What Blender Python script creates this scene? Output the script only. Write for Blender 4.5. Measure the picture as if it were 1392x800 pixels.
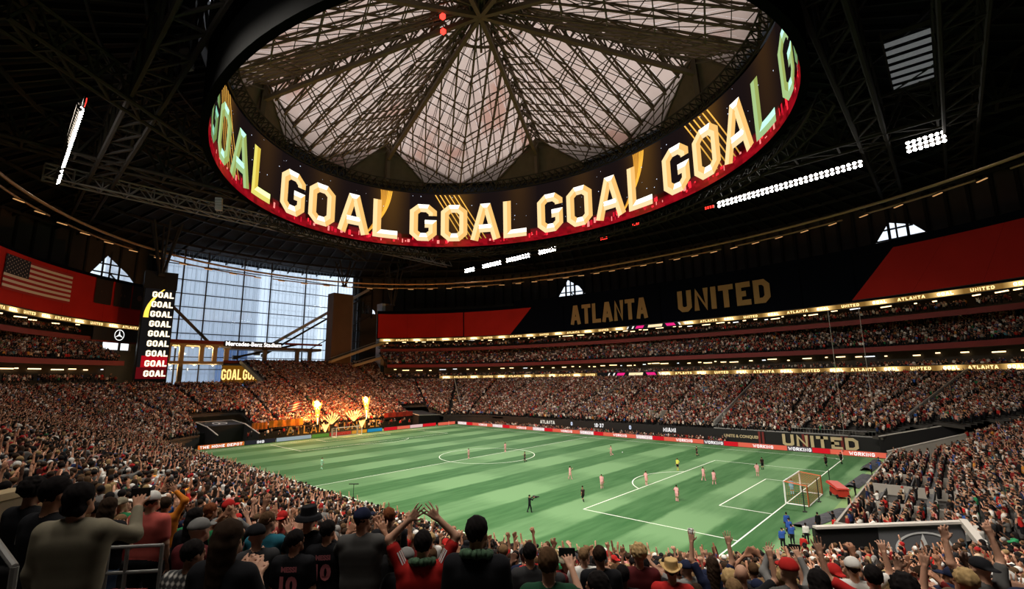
import bpy, math, random
import numpy as np
from mathutils import Vector, Matrix, Euler

random.seed(7)
rng = np.random.default_rng(7)
for _o in list(bpy.data.objects):
    bpy.data.objects.remove(_o, do_unlink=True)
scene = bpy.context.scene
COL = scene.collection
PI = math.pi

# ------------------------------------------------------------------ camera
FPX = 646.66
CAM = Vector((68.695, -67.188, 14.607))
YAW, PITCH, ROLL = 2.312212, 0.173752, -0.0155466
_f = Vector((math.cos(PITCH)*math.cos(YAW), math.cos(PITCH)*math.sin(YAW), math.sin(PITCH)))
_r = _f.cross(Vector((0, 0, 1))).normalized()
_u = _r.cross(_f)
_c, _s = math.cos(ROLL), math.sin(ROLL)
RIGHT = _c*_r + _s*_u
UP = -_s*_r + _c*_u
FWD = _f
cd = bpy.data.cameras.new('camera')
cd.sensor_fit = 'HORIZONTAL'
cd.sensor_width = 36.0
cd.lens = FPX/1392*36.0
cd.clip_start = 0.1
cd.clip_end = 3000
cam = bpy.data.objects.new('camera', cd)
COL.objects.link(cam)
cam.matrix_world = Matrix(((RIGHT.x, UP.x, -FWD.x, CAM.x), (RIGHT.y, UP.y, -FWD.y, CAM.y),
                           (RIGHT.z, UP.z, -FWD.z, CAM.z), (0, 0, 0, 1)))
scene.camera = cam

# ------------------------------------------------------------------ overcast evening sky
w = bpy.data.worlds.new('sky')
scene.world = w
w.use_nodes = True
_bg = w.node_tree.nodes['Background']
_bg.inputs[0].default_value = (0.83, 0.88, 0.95, 1)
_bg.inputs[1].default_value = 1.5

# ------------------------------------------------------------------ exposure
scene.view_settings.view_transform = 'Standard'
scene.view_settings.look = 'None'
scene.view_settings.gamma = 1.0
scene.view_settings.exposure = 0.0
scene.view_settings.use_curve_mapping = False

# ------------------------------------------------------------------ floodlighting (rows of lamps on the two long catwalks, one row added above the nearest seats)
FLOOD_POWER = 11500
FLOOD_COL = (1.0, 0.93, 0.82)
FLOODS = []          # (x0, x1, y, z, aim) the lamp banks are built further down
def flood_light(x0, x1, y, z, aim, power):
    ld = bpy.data.lights.new('flood_light', 'AREA')
    ld.shape = 'RECTANGLE'
    ld.size = abs(x1-x0)
    ld.size_y = 1.6
    ld.energy = power
    ld.color = FLOOD_COL
    ld.spread = math.radians(86)
    o = bpy.data.objects.new('flood_light', ld)
    COL.objects.link(o)
    p = Vector(((x0+x1)/2, y, z-0.9))
    d = (Vector(aim)-p).normalized()
    zax = -d
    xax = Vector((1, 0, 0)); xax = (xax - zax*xax.dot(zax)).normalized()
    yax = zax.cross(xax)
    o.matrix_world = Matrix(((xax.x, yax.x, zax.x, p.x), (xax.y, yax.y, zax.y, p.y), (xax.z, yax.z, zax.z, p.z), (0, 0, 0, 1)))
    return o
for _x0, _x1, _y, _z, _aim, _k in ((-75.5, -28, 61.5, 58.2, (-24, -4, 0), 1.5), (27.5, 73.5, 59.3, 59.8, (24, -4, 0), 1.5),
                                  (-74, -35, -61.6, 59.6, (-26, 6, 0), 1.25), (4, 22, -61.6, 59.6, (4, 8, 0), 1.25), (24, 70, -61.6, 59.8, (44, -26, 0), 1.6),
                                  (42, 74, -73.0, 57.0, (58, -36, 4), .33)):  # unseen row, added to light the backs of the near crowd
    flood_light(_x0, _x1, _y, _z, _aim, FLOOD_POWER*_k)

# ------------------------------------------------------------------ materials
MATS = {}
def M(name, col=(0.5, 0.5, 0.5), rough=0.6, metal=0.0, emit=None, es=1.0, nscale=0, namt=0.25, bump=0.0, spec=0.3):
    if name in MATS:
        return MATS[name]
    m = bpy.data.materials.new(name)
    m.use_nodes = True
    nt = m.node_tree
    b = nt.nodes['Principled BSDF']
    b.inputs['Base Color'].default_value = (*col, 1)
    b.inputs['Roughness'].default_value = rough
    b.inputs['Metallic'].default_value = metal
    b.inputs['Specular IOR Level'].default_value = spec
    if emit:
        b.inputs['Emission Color'].default_value = (*emit, 1)
        b.inputs['Emission Strength'].default_value = es
    if nscale:
        tc = nt.nodes.new('ShaderNodeTexCoord')
        n = nt.nodes.new('ShaderNodeTexNoise')
        n.inputs['Scale'].default_value = nscale
        n.inputs['Detail'].default_value = 4
        mr = nt.nodes.new('ShaderNodeMapRange')
        mr.inputs[3].default_value = 1-namt
        mr.inputs[4].default_value = 1+namt
        mx = nt.nodes.new('ShaderNodeMixRGB')
        mx.blend_type = 'MULTIPLY'
        mx.inputs[0].default_value = 1
        mx.inputs[1].default_value = (*col, 1)
        nt.links.new(tc.outputs['Object'], n.inputs['Vector'])
        nt.links.new(n.outputs[0], mr.inputs[0])
        nt.links.new(mr.outputs[0], mx.inputs[2])
        nt.links.new(mx.outputs[0], b.inputs['Base Color'])
        if bump:
            bp = nt.nodes.new('ShaderNodeBump')
            bp.inputs['Strength'].default_value = bump
            nt.links.new(n.outputs[0], bp.inputs['Height'])
            nt.links.new(bp.outputs[0], b.inputs['Normal'])
    MATS[name] = m
    return m

def M_screen(name, strength=1.0):
    """a lit LED screen that shows the picture stored in the mesh's colour attribute"""
    if name in MATS:
        return MATS[name]
    m = bpy.data.materials.new(name)
    m.use_nodes = True
    nt = m.node_tree
    nt.nodes.remove(nt.nodes['Principled BSDF'])
    a = nt.nodes.new('ShaderNodeAttribute'); a.attribute_name = 'Col'
    e = nt.nodes.new('ShaderNodeEmission'); e.inputs[1].default_value = strength
    nt.links.new(a.outputs['Color'], e.inputs[0])
    nt.links.new(e.outputs[0], nt.nodes['Material Output'].inputs[0])
    MATS[name] = m
    return m

# ------------------------------------------------------------------ mesh building
class MB:
    def __init__(s):
        s.v = []; s.f = []; s.mi = []; s.c = None
    def quad(s, a, b, c, d, mi=0, col=None):
        n = len(s.v); s.v += [tuple(a), tuple(b), tuple(c), tuple(d)]; s.f.append((n, n+1, n+2, n+3)); s.mi.append(mi)
        if col is not None:
            if s.c is None: s.c = []
            s.c += [col]*4
        return s
    def poly(s, pts, mi=0, col=None):
        n = len(s.v); s.v += [tuple(p) for p in pts]; s.f.append(tuple(range(n, n+len(pts)))); s.mi.append(mi)
        if col is not None:
            if s.c is None: s.c = []
            s.c += [col]*len(pts)
        return s
    def hexa(s, p, mi=0):
        n = len(s.v); s.v += [tuple(q) for q in p]
        for q in ((0, 3, 2, 1), (4, 5, 6, 7), (0, 1, 5, 4), (1, 2, 6, 5), (2, 3, 7, 6), (3, 0, 4, 7)):
            s.f.append(tuple(n+i for i in q)); s.mi.append(mi)
        return s
    def box(s, c, sz, rz=0, mi=0):
        hx, hy, hz = sz[0]/2, sz[1]/2, sz[2]/2
        cs, sn = math.cos(rz), math.sin(rz)
        P = []
        for z in (-hz, hz):
            for x, y in ((-hx, -hy), (hx, -hy), (hx, hy), (-hx, hy)):
                P.append((c[0]+x*cs-y*sn, c[1]+x*sn+y*cs, c[2]+z))
        return s.hexa(P, mi)
    def beam(s, p, q, wd, h=None, mi=0, up=(0, 0, 1)):
        h = h or wd
        p = Vector(p); q = Vector(q); d = (q-p)
        if d.length < 1e-6: return s
        d.normalize(); u = Vector(up)
        if abs(d.dot(u)) > 0.99: u = Vector((1, 0, 0))
        a = d.cross(u).normalized(); b = a.cross(d)
        a *= wd/2; b *= h/2
        return s.hexa([p-a-b, p+a-b, p+a+b, p-a+b, q-a-b, q+a-b, q+a+b, q-a+b], mi)
    def tube(s, p, q, r, n=8, r2=None, mi=0, caps=True):
        p = Vector(p); q = Vector(q); d = (q-p).normalized(); u = Vector((0, 0, 1))
        if abs(d.dot(u)) > 0.99: u = Vector((1, 0, 0))
        a = d.cross(u).normalized(); b = a.cross(d); r2 = r if r2 is None else r2
        k = len(s.v)
        for i in range(n):
            t = 2*PI*i/n; e = a*math.cos(t)+b*math.sin(t)
            s.v += [tuple(p+e*r), tuple(q+e*r2)]
        for i in range(n):
            j = (i+1) % n
            s.f.append((k+2*i, k+2*j, k+2*j+1, k+2*i+1)); s.mi.append(mi)
        if caps:
            s.f.append(tuple(k+2*i for i in range(n))[::-1]); s.mi.append(mi)
            s.f.append(tuple(k+2*i+1 for i in range(n))); s.mi.append(mi)
        return s
    def lathe(s, prof, c, n=12, mi=0, sx=1, sy=1):
        k = len(s.v); L = len(prof)
        for i in range(n):
            t = 2*PI*i/n
            for r, z in prof:
                s.v.append((c[0]+r*math.cos(t)*sx, c[1]+r*math.sin(t)*sy, c[2]+z))
        for i in range(n):
            j = (i+1) % n
            for a in range(L-1):
                s.f.append((k+i*L+a, k+j*L+a, k+j*L+a+1, k+i*L+a+1)); s.mi.append(mi)
        return s
    def build(s, name, mats, parent=None, smooth=False):
        me = bpy.data.meshes.new(name)
        me.from_pydata(s.v, [], s.f)
        if not isinstance(mats, (list, tuple)): mats = [mats]
        for m in mats: me.materials.append(m)
        if len(mats) > 1: me.polygons.foreach_set('material_index', s.mi)
        if s.c is not None and len(s.c) == len(s.v):
            ca = me.color_attributes.new('Col', 'FLOAT_COLOR', 'POINT')
            ca.data.foreach_set('color', np.array([(c[0], c[1], c[2], 1.0) for c in s.c], dtype=np.float32).ravel())
        if smooth: me.polygons.foreach_set('use_smooth', [True]*len(me.polygons))
        me.update()
        return link(name, me, parent)

def link(name, me, parent=None):
    o = bpy.data.objects.new(name, me)
    COL.objects.link(o)
    if parent is not None: o.parent = parent
    return o
def empty(name, loc=(0, 0, 0), rz=0):
    o = bpy.data.objects.new(name, None)
    COL.objects.link(o); o.location = loc; o.rotation_euler = (0, 0, rz)
    o.empty_display_size = 0.2
    return o
def tag(o, label=None, cat=None, group=None, kind=None):
    if label: o['label'] = label
    if cat: o['category'] = cat
    if group: o['group'] = group
    if kind: o['kind'] = kind
    return o
def copy_tree(o, parent=None):
    c = o.copy(); COL.objects.link(c); c.parent = parent
    for ch in list(o.children): copy_tree(ch, c)
    return c
def V(*a): return Vector(a)

# ------------------------------------------------------------------ plan geometry
HX, HY, RC = 62.0, 43.5, 20.0
ROW_D, ROW_H, Z0 = 0.85, 0.285, 2.6
def bowl_d(x, y):
    qx = abs(x)-(HX-RC); qy = abs(y)-(HY-RC)
    return math.hypot(max(qx, 0), max(qy, 0))+min(max(qx, qy), 0)-RC
def in_end_right(x, y):
    return x > 50 and -22 < y < 38
def floor_z(x, y):
    d = bowl_d(x, y)
    k = math.floor(d/ROW_D)
    dk = k*ROW_D
    if in_end_right(x, y):                      # the end stand starts lower, behind the field-level boxes
        return Z0+ROW_H*k-2.9*min(1, max(0, 1-(dk-5)/22))
    if x > 60 and y < -22:                      # the near corner dips towards the tunnel
        return Z0+ROW_H*k-.68*min(1, max(0, (27-dk)/16))*min(1, (x-60)/5)
    return Z0+ROW_H*k
def sup(phi, a=120.0, b=82.0, n=2.3):
    return 1.0/((abs(math.cos(phi))/a)**n+(abs(math.sin(phi))/b)**n)**(1/n)
def rQ(phi, d=33.0):
    lo, hi = 20.0, 220.0
    c, s = math.cos(phi), math.sin(phi)
    for _ in range(40):
        m = (lo+hi)/2
        if bowl_d(m*c, m*s) < d: lo = m
        else: hi = m
    return lo
def pol(r, phi, z): return (r*math.cos(phi), r*math.sin(phi), z)
def frange(a, b, n): return [a+(b-a)*i/n for i in range(n+1)]
RAD = math.radians

def ring_strip(mb, rf, z0, z1, ph0, ph1, n, mi=0, thick=0.0):
    """a wall band that follows a plan curve r(phi); with thick > 0 it is a closed box section growing outwards"""
    ps = frange(ph0, ph1, n)
    for a, b in zip(ps[:-1], ps[1:]):
        ra, rb = rf(a), rf(b)
        if thick <= 0:
            mb.quad(pol(ra, a, z0), pol(rb, b, z0), pol(rb, b, z1), pol(ra, a, z1), mi)
        else:
            A, B = ra+thick, rb+thick
            mb.hexa([pol(ra, a, z0), pol(rb, b, z0), pol(B, b, z0), pol(A, a, z0), pol(ra, a, z1), pol(rb, b, z1), pol(B, b, z1), pol(A, a, z1)], mi)

# ------------------------------------------------------------------ block lettering
GLY = {
 'G': (1.0, [[(1, .74), (1, .85), (.72, 1), (.28, 1), (0, .85), (0, .15), (.28, 0), (.72, 0), (1, .15), (1, .46), (.58, .46)]], []),
 'O': (1.0, [], [[(.28, 0), (.72, 0), (1, .15), (1, .85), (.72, 1), (.28, 1), (0, .85), (0, .15)]]),
 'A': (1.12, [[(0, 0), (.40, 1), (.60, 1), (1, 0)], [(.16, .27), (.84, .27)]], []),
 'L': (.85, [[(0, 1), (0, 0), (1, 0)]], []),
 'T': (.95, [[(0, 1), (1, 1)], [(.5, 1), (.5, 0)]], []),
 'N': (1.0, [[(0, 0), (0, 1), (1, 0), (1, 1)]], []),
 'U': (1.0, [[(0, 1), (0, .15), (.28, 0), (.72, 0), (1, .15), (1, 1)]], []),
 'I': (.05, [[(.5, 0), (.5, 1)]], []),
 'E': (.85, [[(1, 1), (0, 1), (0, 0), (1, 0)], [(0, .5), (.8, .5)]], []),
 'D': (1.0, [], [[(0, 0), (.66, 0), (1, .2), (1, .8), (.66, 1), (0, 1)]]),
 'W': (1.5, [[(0, 1), (.25, 0), (.5, .8), (.75, 0), (1, 1)]], []),
 'R': (1.0, [[(0, 0), (0, 1), (.75, 1), (1, .86), (1, .6), (.75, .45), (0, .45)], [(.5, .45), (1, 0)]], []),
 'K': (1.0, [[(0, 0), (0, 1)], [(1, 1), (.12, .48), (1, 0)]], []),
 'M': (1.25, [[(0, 0), (0, 1), (.5, .3), (1, 1), (1, 0)]], []),
 'S': (.95, [[(1, .84), (.74, 1), (.26, 1), (0, .84), (0, .66), (.22, .52), (.78, .48), (1, .34), (1, .16), (.74, 0), (.26, 0), (0, .16)]], []),
 'H': (1.0, [[(0, 0), (0, 1)], [(1, 0), (1, 1)], [(0, .5), (1, .5)]], []),
 'P': (.95, [[(0, 0), (0, 1), (.75, 1), (1, .86), (1, .58), (.75, .43), (0, .43)]], []),
 '1': (.3, [[(0, .8), (1, 1), (1, 0)]], []),
 '0': (.9, [], [[(.28, 0), (.72, 0), (1, .15), (1, .85), (.72, 1), (.28, 1), (0, .85), (0, .15)]]),
 '3': (.9, [[(0, .85), (.28, 1), (.72, 1), (1, .85), (1, .62), (.75, .5), (.35, .5)], [(.75, .5), (1, .38), (1, .15), (.72, 0), (.28, 0), (0, .15)]], []),
 '7': (.9, [[(0, 1), (1, 1), (.4, 0)]], []),
 ':': (.05, [[(.5, .25), (.5, .37)], [(.5, .65), (.5, .77)]], []),
 ' ': (.5, [], []),
}
def ribbon2d(pts, closed, th):
    n = len(pts); out = []
    P = [Vector(p) for p in pts]
    segs = [(i, (i+1) % n) for i in range(n if closed else n-1)]
    def off(i):
        ds = []
        if closed or i > 0: ds.append((P[i]-P[i-1]).normalized())
        if closed or i < n-1: ds.append((P[(i+1) % n]-P[i]).normalized())
        ns = [Vector((-d.y, d.x)) for d in ds]
        if len(ns) == 1: return ns[0]*th/2
        m = (ns[0]+ns[1])
        if m.length < 1e-4: return ns[0]*th/2
        m.normalize()
        return m*(th/2)/max(0.72, m.dot(ns[0]))
    for a, b in segs:
        oa, ob = off(a), off(b)
        d = (P[b]-P[a]).normalized(); nn = Vector((-d.y, d.x))
        out.append(((P[a], P[b], P[b]+ob, P[a]+oa), nn))
        out.append(((P[a]-oa, P[b]-ob, P[b], P[a]), -nn))
    return out
def glyph(ch, h, wd, th):
    gw, opn, cls = GLY[ch]
    W = max(0.0001, gw*wd)
    def mp(p): return (th/2+p[0]*W if gw > .06 else th/2, th/2+p[1]*(h-th))
    q = []
    for pl in opn:
        pp = [Vector(mp(p)) for p in pl]
        for e, n_ in ((0, 1), (-1, -2)):          # square ends reach the edge of the letter box
            if pl[e][0] in (0, 1) and abs(pl[e][0]-pl[n_][0]) > .3 or pl[e][1] in (0, 1): pp[e] = pp[e]+(pp[e]-pp[n_]).normalized()*th/2
        q += ribbon2d(pp, False, th)
    for pl in cls: q += ribbon2d([mp(p) for p in pl], True, th)
    return q, (W if gw > .06 else 0)+th
def text_quads(txt, h, wd, th, gap):
    x = 0; out = []
    for ch in txt:
        if ch == ' ': x += wd*.55+gap; continue
        q, w_ = glyph(ch, h, wd, th)
        out.append((ch, x, q)); x += w_+gap
    return out, x-gap
def text_part(txt, h, wd, th, gap, mapper, mat, parent, name='lettering', per_letter=False, shade=None):
    """mapper(x, y) -> 3-D point; x runs along the writing, centred on 0"""
    L, W = text_quads(txt, h, wd, th, gap)
    mb = MB(); objs = []
    for ch, x0, qs in L:
        if per_letter: mb = MB()
        for pts, nn in qs:
            col = shade(nn) if shade else None
            # long strokes are cut so that they can follow a curved surface
            a, b, c, d = pts
            k = max(1, int((b-a).length/1.6)) if per_letter else 1
            for i in range(k):
                t0, t1 = i/k, (i+1)/k
                qq = [a.lerp(b, t0), a.lerp(b, t1), d.lerp(c, t1), d.lerp(c, t0)]
                mb.quad(*[mapper(p.x+x0-W/2, p.y) for p in qq], 0, col)
        if per_letter: objs.append(mb.build(name, mat, parent))
    if not per_letter: objs.append(mb.build(name, mat, parent))
    return objs

# ================================================================== THE SETTING
def pitch_material():
    m = bpy.data.materials.new('mown_turf'); m.use_nodes = True
    nt = m.node_tree; N = nt.nodes; Lk = nt.links
    b = N['Principled BSDF']; b.inputs['Roughness'].default_value = .85; b.inputs['Specular IOR Level'].default_value = .15
    tc = N.new('ShaderNodeTexCoord'); sx = N.new('ShaderNodeSeparateXYZ'); Lk.new(tc.outputs['Object'], sx.inputs[0])
    def math_(op, a, bb=None):
        n = N.new('ShaderNodeMath'); n.operation = op
        for i, q in enumerate((a, bb)):
            if q is None: continue
            if isinstance(q, (int, float)): n.inputs[i].default_value = q
            else: Lk.new(q, n.inputs[i])
        return n.outputs[0]
    nz = N.new('ShaderNodeTexNoise'); nz.inputs['Scale'].default_value = .35; nz.inputs['Detail'].default_value = 5
    Lk.new(tc.outputs['Object'], nz.inputs['Vector'])
    wob = math_('MULTIPLY', math_('SUBTRACT', nz.outputs[0], .5), .8)
    sxx = math_('MULTIPLY', math_('SINE', math_('MULTIPLY', math_('ADD', sx.outputs[0], wob), 2*PI/11.0)), 6.0)
    syy = math_('MULTIPLY', math_('SINE', math_('MULTIPLY', math_('ADD', math_('ADD', sx.outputs[1], 3.0), wob), 2*PI/21.0)), 2.0)
    def clampm(o):
        n = N.new('ShaderNodeClamp'); n.inputs[1].default_value = -1; n.inputs[2].default_value = 1; Lk.new(o, n.inputs[0]); return n.outputs[0]
    a = clampm(sxx); c = clampm(syy)
    v = math_('ADD', math_('ADD', math_('MULTIPLY', a, .30), math_('MULTIPLY', c, .10)), math_('MULTIPLY', math_('MULTIPLY', a, c), .12))
    n2 = N.new('ShaderNodeTexNoise'); n2.inputs['Scale'].default_value = 1.0; n2.inputs['Detail'].default_value = 6
    mp = N.new('ShaderNodeMapping'); mp.inputs['Scale'].default_value = (1.2, .16, 1); Lk.new(tc.outputs['Object'], mp.inputs[0]); Lk.new(mp.outputs[0], n2.inputs['Vector'])
    v2 = math_('ADD', math_('ADD', v, .5), math_('MULTIPLY', math_('SUBTRACT', n2.outputs[0], .5), .62))
    cr = N.new('ShaderNodeValToRGB'); Lk.new(v2, cr.inputs[0])
    cr.color_ramp.elements[0].position = .08; cr.color_ramp.elements[0].color = (.026, .10, .028, 1)
    cr.color_ramp.elements[1].position = .92; cr.color_ramp.elements[1].color = (.135, .258, .118, 1)
    Lk.new(cr.outputs[0], b.inputs['Base Color'])
    return m
LX, LY = 52.5, 34.3
mb = MB()
for i in range(12):
    for j in range(8):
        x0, x1 = -57+i*114/12, -57+(i+1)*114/12; y0, y1 = -38.3+j*76.6/8, -38.3+(j+1)*76.6/8
        mb.quad((x0, y0, 0), (x1, y0, 0), (x1, y1, 0), (x0, y1, 0))
pitch = mb.build('floor', pitch_material())
tag(pitch, 'green mown football pitch in checkered light and dark stripes', 'pitch', kind='structure')
WHITE = M('line_paint', (.78, .84, .76), .8)
def line(a, b, wd=.14):
    d = (Vector(b)-Vector(a)).normalized(); n = Vector((-d.y, d.x))*wd/2; a = Vector(a); b = Vector(b)
    mb = MB(); mb.quad((*(a-n), .012), (*(b-n), .012), (*(b+n), .012), (*(a+n), .012)); return mb.build('line_marking', WHITE, pitch)
def arc(c, r, t0, t1, n=48, wd=.14):
    mb = MB()
    for i in range(n):
        a, b = t0+(t1-t0)*i/n, t0+(t1-t0)*(i+1)/n
        q = [(c[0]+rr*math.cos(t), c[1]+rr*math.sin(t), .012) for rr, t in ((r-wd/2, a), (r-wd/2, b), (r+wd/2, b), (r+wd/2, a))]
        mb.quad(*q)
    return mb.build('line_marking', WHITE, pitch)
for s in (-1, 1):
    line((-LX, s*LY), (LX, s*LY)); line((s*LX, -LY), (s*LX, LY))
    for dx, hy in ((16.5, 20.16), (5.5, 9.16)):
        X = s*(LX-dx); line((X, -hy), (X, hy)); line((X, -hy), (s*LX, -hy)); line((X, hy), (s*LX, hy))
    t = math.acos(5.5/9.15)
    arc((s*(LX-11), 0), 9.15, (PI-t) if s > 0 else -t, (PI+t) if s > 0 else t, 24)
    for q in (-1, 1): arc((s*LX, q*LY), 1, {(1, 1): PI, (1, -1): PI/2, (-1, 1): 1.5*PI, (-1, -1): 0}[(s, q)], {(1, 1): 1.5*PI, (1, -1): PI, (-1, 1): 2*PI, (-1, -1): PI/2}[(s, q)], 8)
line((0, -LY), (0, LY)); arc((0, 0), 9.15, 0, 2*PI, 72)

APR = M('apron_turf', (.20, .32, .12), .9, nscale=.6, namt=.2)
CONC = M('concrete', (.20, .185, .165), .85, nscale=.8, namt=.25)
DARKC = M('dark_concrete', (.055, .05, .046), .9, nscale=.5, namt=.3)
mb = MB(); mb.quad((-160, -125, -.02), (160, -125, -.02), (160, 125, -.02), (-160, 125, -.02))
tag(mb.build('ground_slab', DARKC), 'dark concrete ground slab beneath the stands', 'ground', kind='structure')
mb = MB(); mb.quad((-66, -47, -.008), (66, -47, -.008), (66, 47, -.008), (-66, 47, -.008))
tag(mb.build('pitch_surround', APR), 'pale green artificial turf strip round the pitch edge', 'ground', kind='structure')

# ---- lower bowl terraces (treads and risers row by row) --------------------------------------------
def bowl_path(d):
    """outward offset d of the rounded-rectangle front line: list of (x, y, nx, ny)"""
    pts = []
    R = RC+d
    cx, cy = HX-RC, HY-RC
    def arcp(c0x, c0y, t0):
        for i in range(17):
            t = t0+PI/2*i/16
            pts.append((c0x+R*math.cos(t), c0y+R*math.sin(t), math.cos(t), math.sin(t)))
    def seg(x0, y0, x1, y1, nx, ny, n):
        for i in range(1, n):
            pts.append((x0+(x1-x0)*i/n, y0+(y1-y0)*i/n, nx, ny))
    arcp(cx, cy, 0); seg(cx, cy+R, -cx, cy+R, 0, 1, 20)
    arcp(-cx, cy, PI/2); seg(-cx-R, cy, -cx-R, -cy, -1, 0, 14)
    arcp(-cx, -cy, PI); seg(-cx, -cy-R, cx, -cy-R, 0, -1, 20)
    arcp(cx, -cy, 1.5*PI); seg(cx+R, -cy, cx+R, cy, 1, 0, 14)
    return pts
def end_left_upper(x, y):
    """the tall end stand under the big window"""
    ph = math.degrees(math.atan2(y, x)) % 360
    return x < 0 and 158.5 < ph and y > -5.5
def row_ok(x, y, d):
    """does the stand have a row here?"""
    if d > 33:
        return end_left_upper(x, y) and d < 56.5
    if in_end_right(x, y):
        return d >= 5 and not (d < 10 and (y < -17.5 or y > 35))
    if x > 50 and d < 10 and (-31 < y < 39): return False
    if 38 < x < 57.3 and 36 < y < 43.9 and d < 9: return False
    if x >= 57.3 and y > 36 and d < 10.5 and y < 40.4+(x-57.3)*.36: return False
    if x < -50 and d < 12 and -33 < y < -20: return False
    if x < -50 and d < 9 and 27 < y < 36: return False
    return True
bowlP = [bowl_path(k*ROW_D) for k in range(68)]
mb = MB()
NP = len(bowlP[0])
for k in range(66):
    A, B = bowlP[k], bowlP[k+1]
    for i in range(NP):
        j = (i+1) % NP
        mx, my = (A[i][0]+B[j][0])/2, (A[i][1]+B[j][1])/2
        d = (k+.5)*ROW_D
        if not row_ok(mx, my, d): continue
        z = floor_z(mx, my); zb = z-.45
        mb.quad((A[i][0], A[i][1], z), (A[j][0], A[j][1], z), (B[j][0], B[j][1], z), (B[i][0], B[i][1], z))
        mb.quad((A[i][0], A[i][1], zb), (A[j][0], A[j][1], zb), (A[j][0], A[j][1], z), (A[i][0], A[i][1], z))
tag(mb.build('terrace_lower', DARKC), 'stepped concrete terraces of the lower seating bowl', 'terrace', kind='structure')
BLACK = M('black_cladding', (.012, .011, .012), .55)
# front wall of the bowl
mb = MB()
A = bowlP[0]
for i in range(NP):
    j = (i+1) % NP
    if row_ok((A[i][0]+A[j][0])/2*1.001, (A[i][1]+A[j][1])/2*1.001, .4) and not (A[i][0] > 41 and A[i][1] > 30):
        mb.quad((A[i][0], A[i][1], 0), (A[j][0], A[j][1], 0), (A[j][0], A[j][1], Z0+.35), (A[i][0], A[i][1], Z0+.35))
tag(mb.build('wall_front', BLACK), 'black front wall of the lower bowl facing the pitch', 'wall', kind='structure')

# ---- upper tiers ----------------------------------------------------------------------------------
MAROON = M('maroon_fascia', (.20, .024, .022), .6, nscale=.4, namt=.2)
FARRNG = (RAD(22), RAD(158.3)); LEFTRNG = (RAD(206.0), RAD(236)); LEFTUP = (RAD(199.0), RAD(236))
SUITE = M('suite_wall', (.05, .042, .034), .8, nscale=.3, namt=.4)
WARM = M('warm_lamp', (.9, .7, .4), emit=(1.0, .70, .36), es=3.0)
COOL = M('daylight_panel', (.9, .9, .9), emit=(.9, .95, 1.0), es=1.4)
_rq = {}
def rq33(ph):
    k = round(ph, 5)
    if k not in _rq: _rq[k] = rQ(ph)
    return _rq[k]
def rS(ph): return sup(ph)
T2_ROWS = 11
def t2r(ph, t): return (rq33(ph)-1.2)*(1-t)+(max(rS(ph), rq33(ph)+8)+2.0)*t
def t2z(t): return 20.2+5.9*t
for side, (p0, p1), n in (('far', FARRNG, 90), ('corner', LEFTRNG, 26)):
    mb = MB()   # suites behind the lower ribbon: back wall and floor slab
    ring_strip(mb, lambda p: rq33(p)+5, 13.0, 20, p0, p1, n)
    ps = frange(p0, p1, n)
    for a, b in zip(ps[:-1], ps[1:]):
        mb.quad(pol(rq33(a)-.2, a, 13.6), pol(rq33(b)-.2, b, 13.6), pol(rq33(b)+5, b, 15.6), pol(rq33(a)+5, a, 15.6))
        mb.quad(pol(rq33(a)-1, a, 19.4), pol(rq33(b)-1, b, 19.4), pol(rq33(b)+5.2, b, 19.4), pol(rq33(a)+5.2, a, 19.4))
    tag(mb.build('wall_suite_'+side, SUITE), 'dim wall and ceiling of the suite level on the %s side' % side, 'wall', kind='structure')
    mb = MB(); ring_strip(mb, lambda p: rq33(p)-1.5, 19.3, 20.5, p0, p1, n, thick=.5)
    tag(mb.build('trim_fascia_'+side+'_1', MAROON), 'maroon fascia along the second tier on the %s side' % side, 'fascia', kind='structure')
    mb = MB()
    for a, b in zip(ps[:-1], ps[1:]):
        for k in range(T2_ROWS):
            t0, t1 = k/T2_ROWS, (k+1)/T2_ROWS; z = t2z(t0)
            mb.quad(pol(t2r(a, t0), a, z), pol(t2r(b, t0), b, z), pol(t2r(b, t1), b, z), pol(t2r(a, t1), a, z))
            mb.quad(pol(t2r(a, t1), a, z), pol(t2r(b, t1), b, z), pol(t2r(b, t1), b, t2z(t1)), pol(t2r(a, t1), a, t2z(t1)))
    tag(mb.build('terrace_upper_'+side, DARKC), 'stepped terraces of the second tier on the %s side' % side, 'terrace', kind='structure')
    if side == 'corner': p0, p1 = LEFTUP; ps = frange(p0, p1, n)
    mb = MB()
    ring_strip(mb, lambda p: rS(p)+9, 20, 46, p0, min(p1, RAD(152)) if side == 'far' else p1, n)
    for a, b in zip(ps[:-1], ps[1:]):
        mb.quad(pol(rS(a)-.4, a, 27.3), pol(rS(b)-.4, b, 27.3), pol(rS(b)+9, b, 28.6), pol(rS(a)+9, a, 28.6))
        mb.quad(pol(rS(a), a, 31.2), pol(rS(b), b, 31.2), pol(rS(b)+9, b, 31.2), pol(rS(a)+9, a, 31.2))
    tag(mb.build('wall_club_'+side, SUITE), 'dim wall of the club level under the big banners on the %s side' % side, 'wall', kind='structure')
    mb = MB(); ring_strip(mb, lambda p: rS(p)-.7, 26.2, 27.4, p0, p1, n, thick=.6)
    tag(mb.build('trim_fascia_'+side+'_2', MAROON), 'maroon fascia along the third tier on the %s side' % side, 'fascia', kind='structure')

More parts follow.
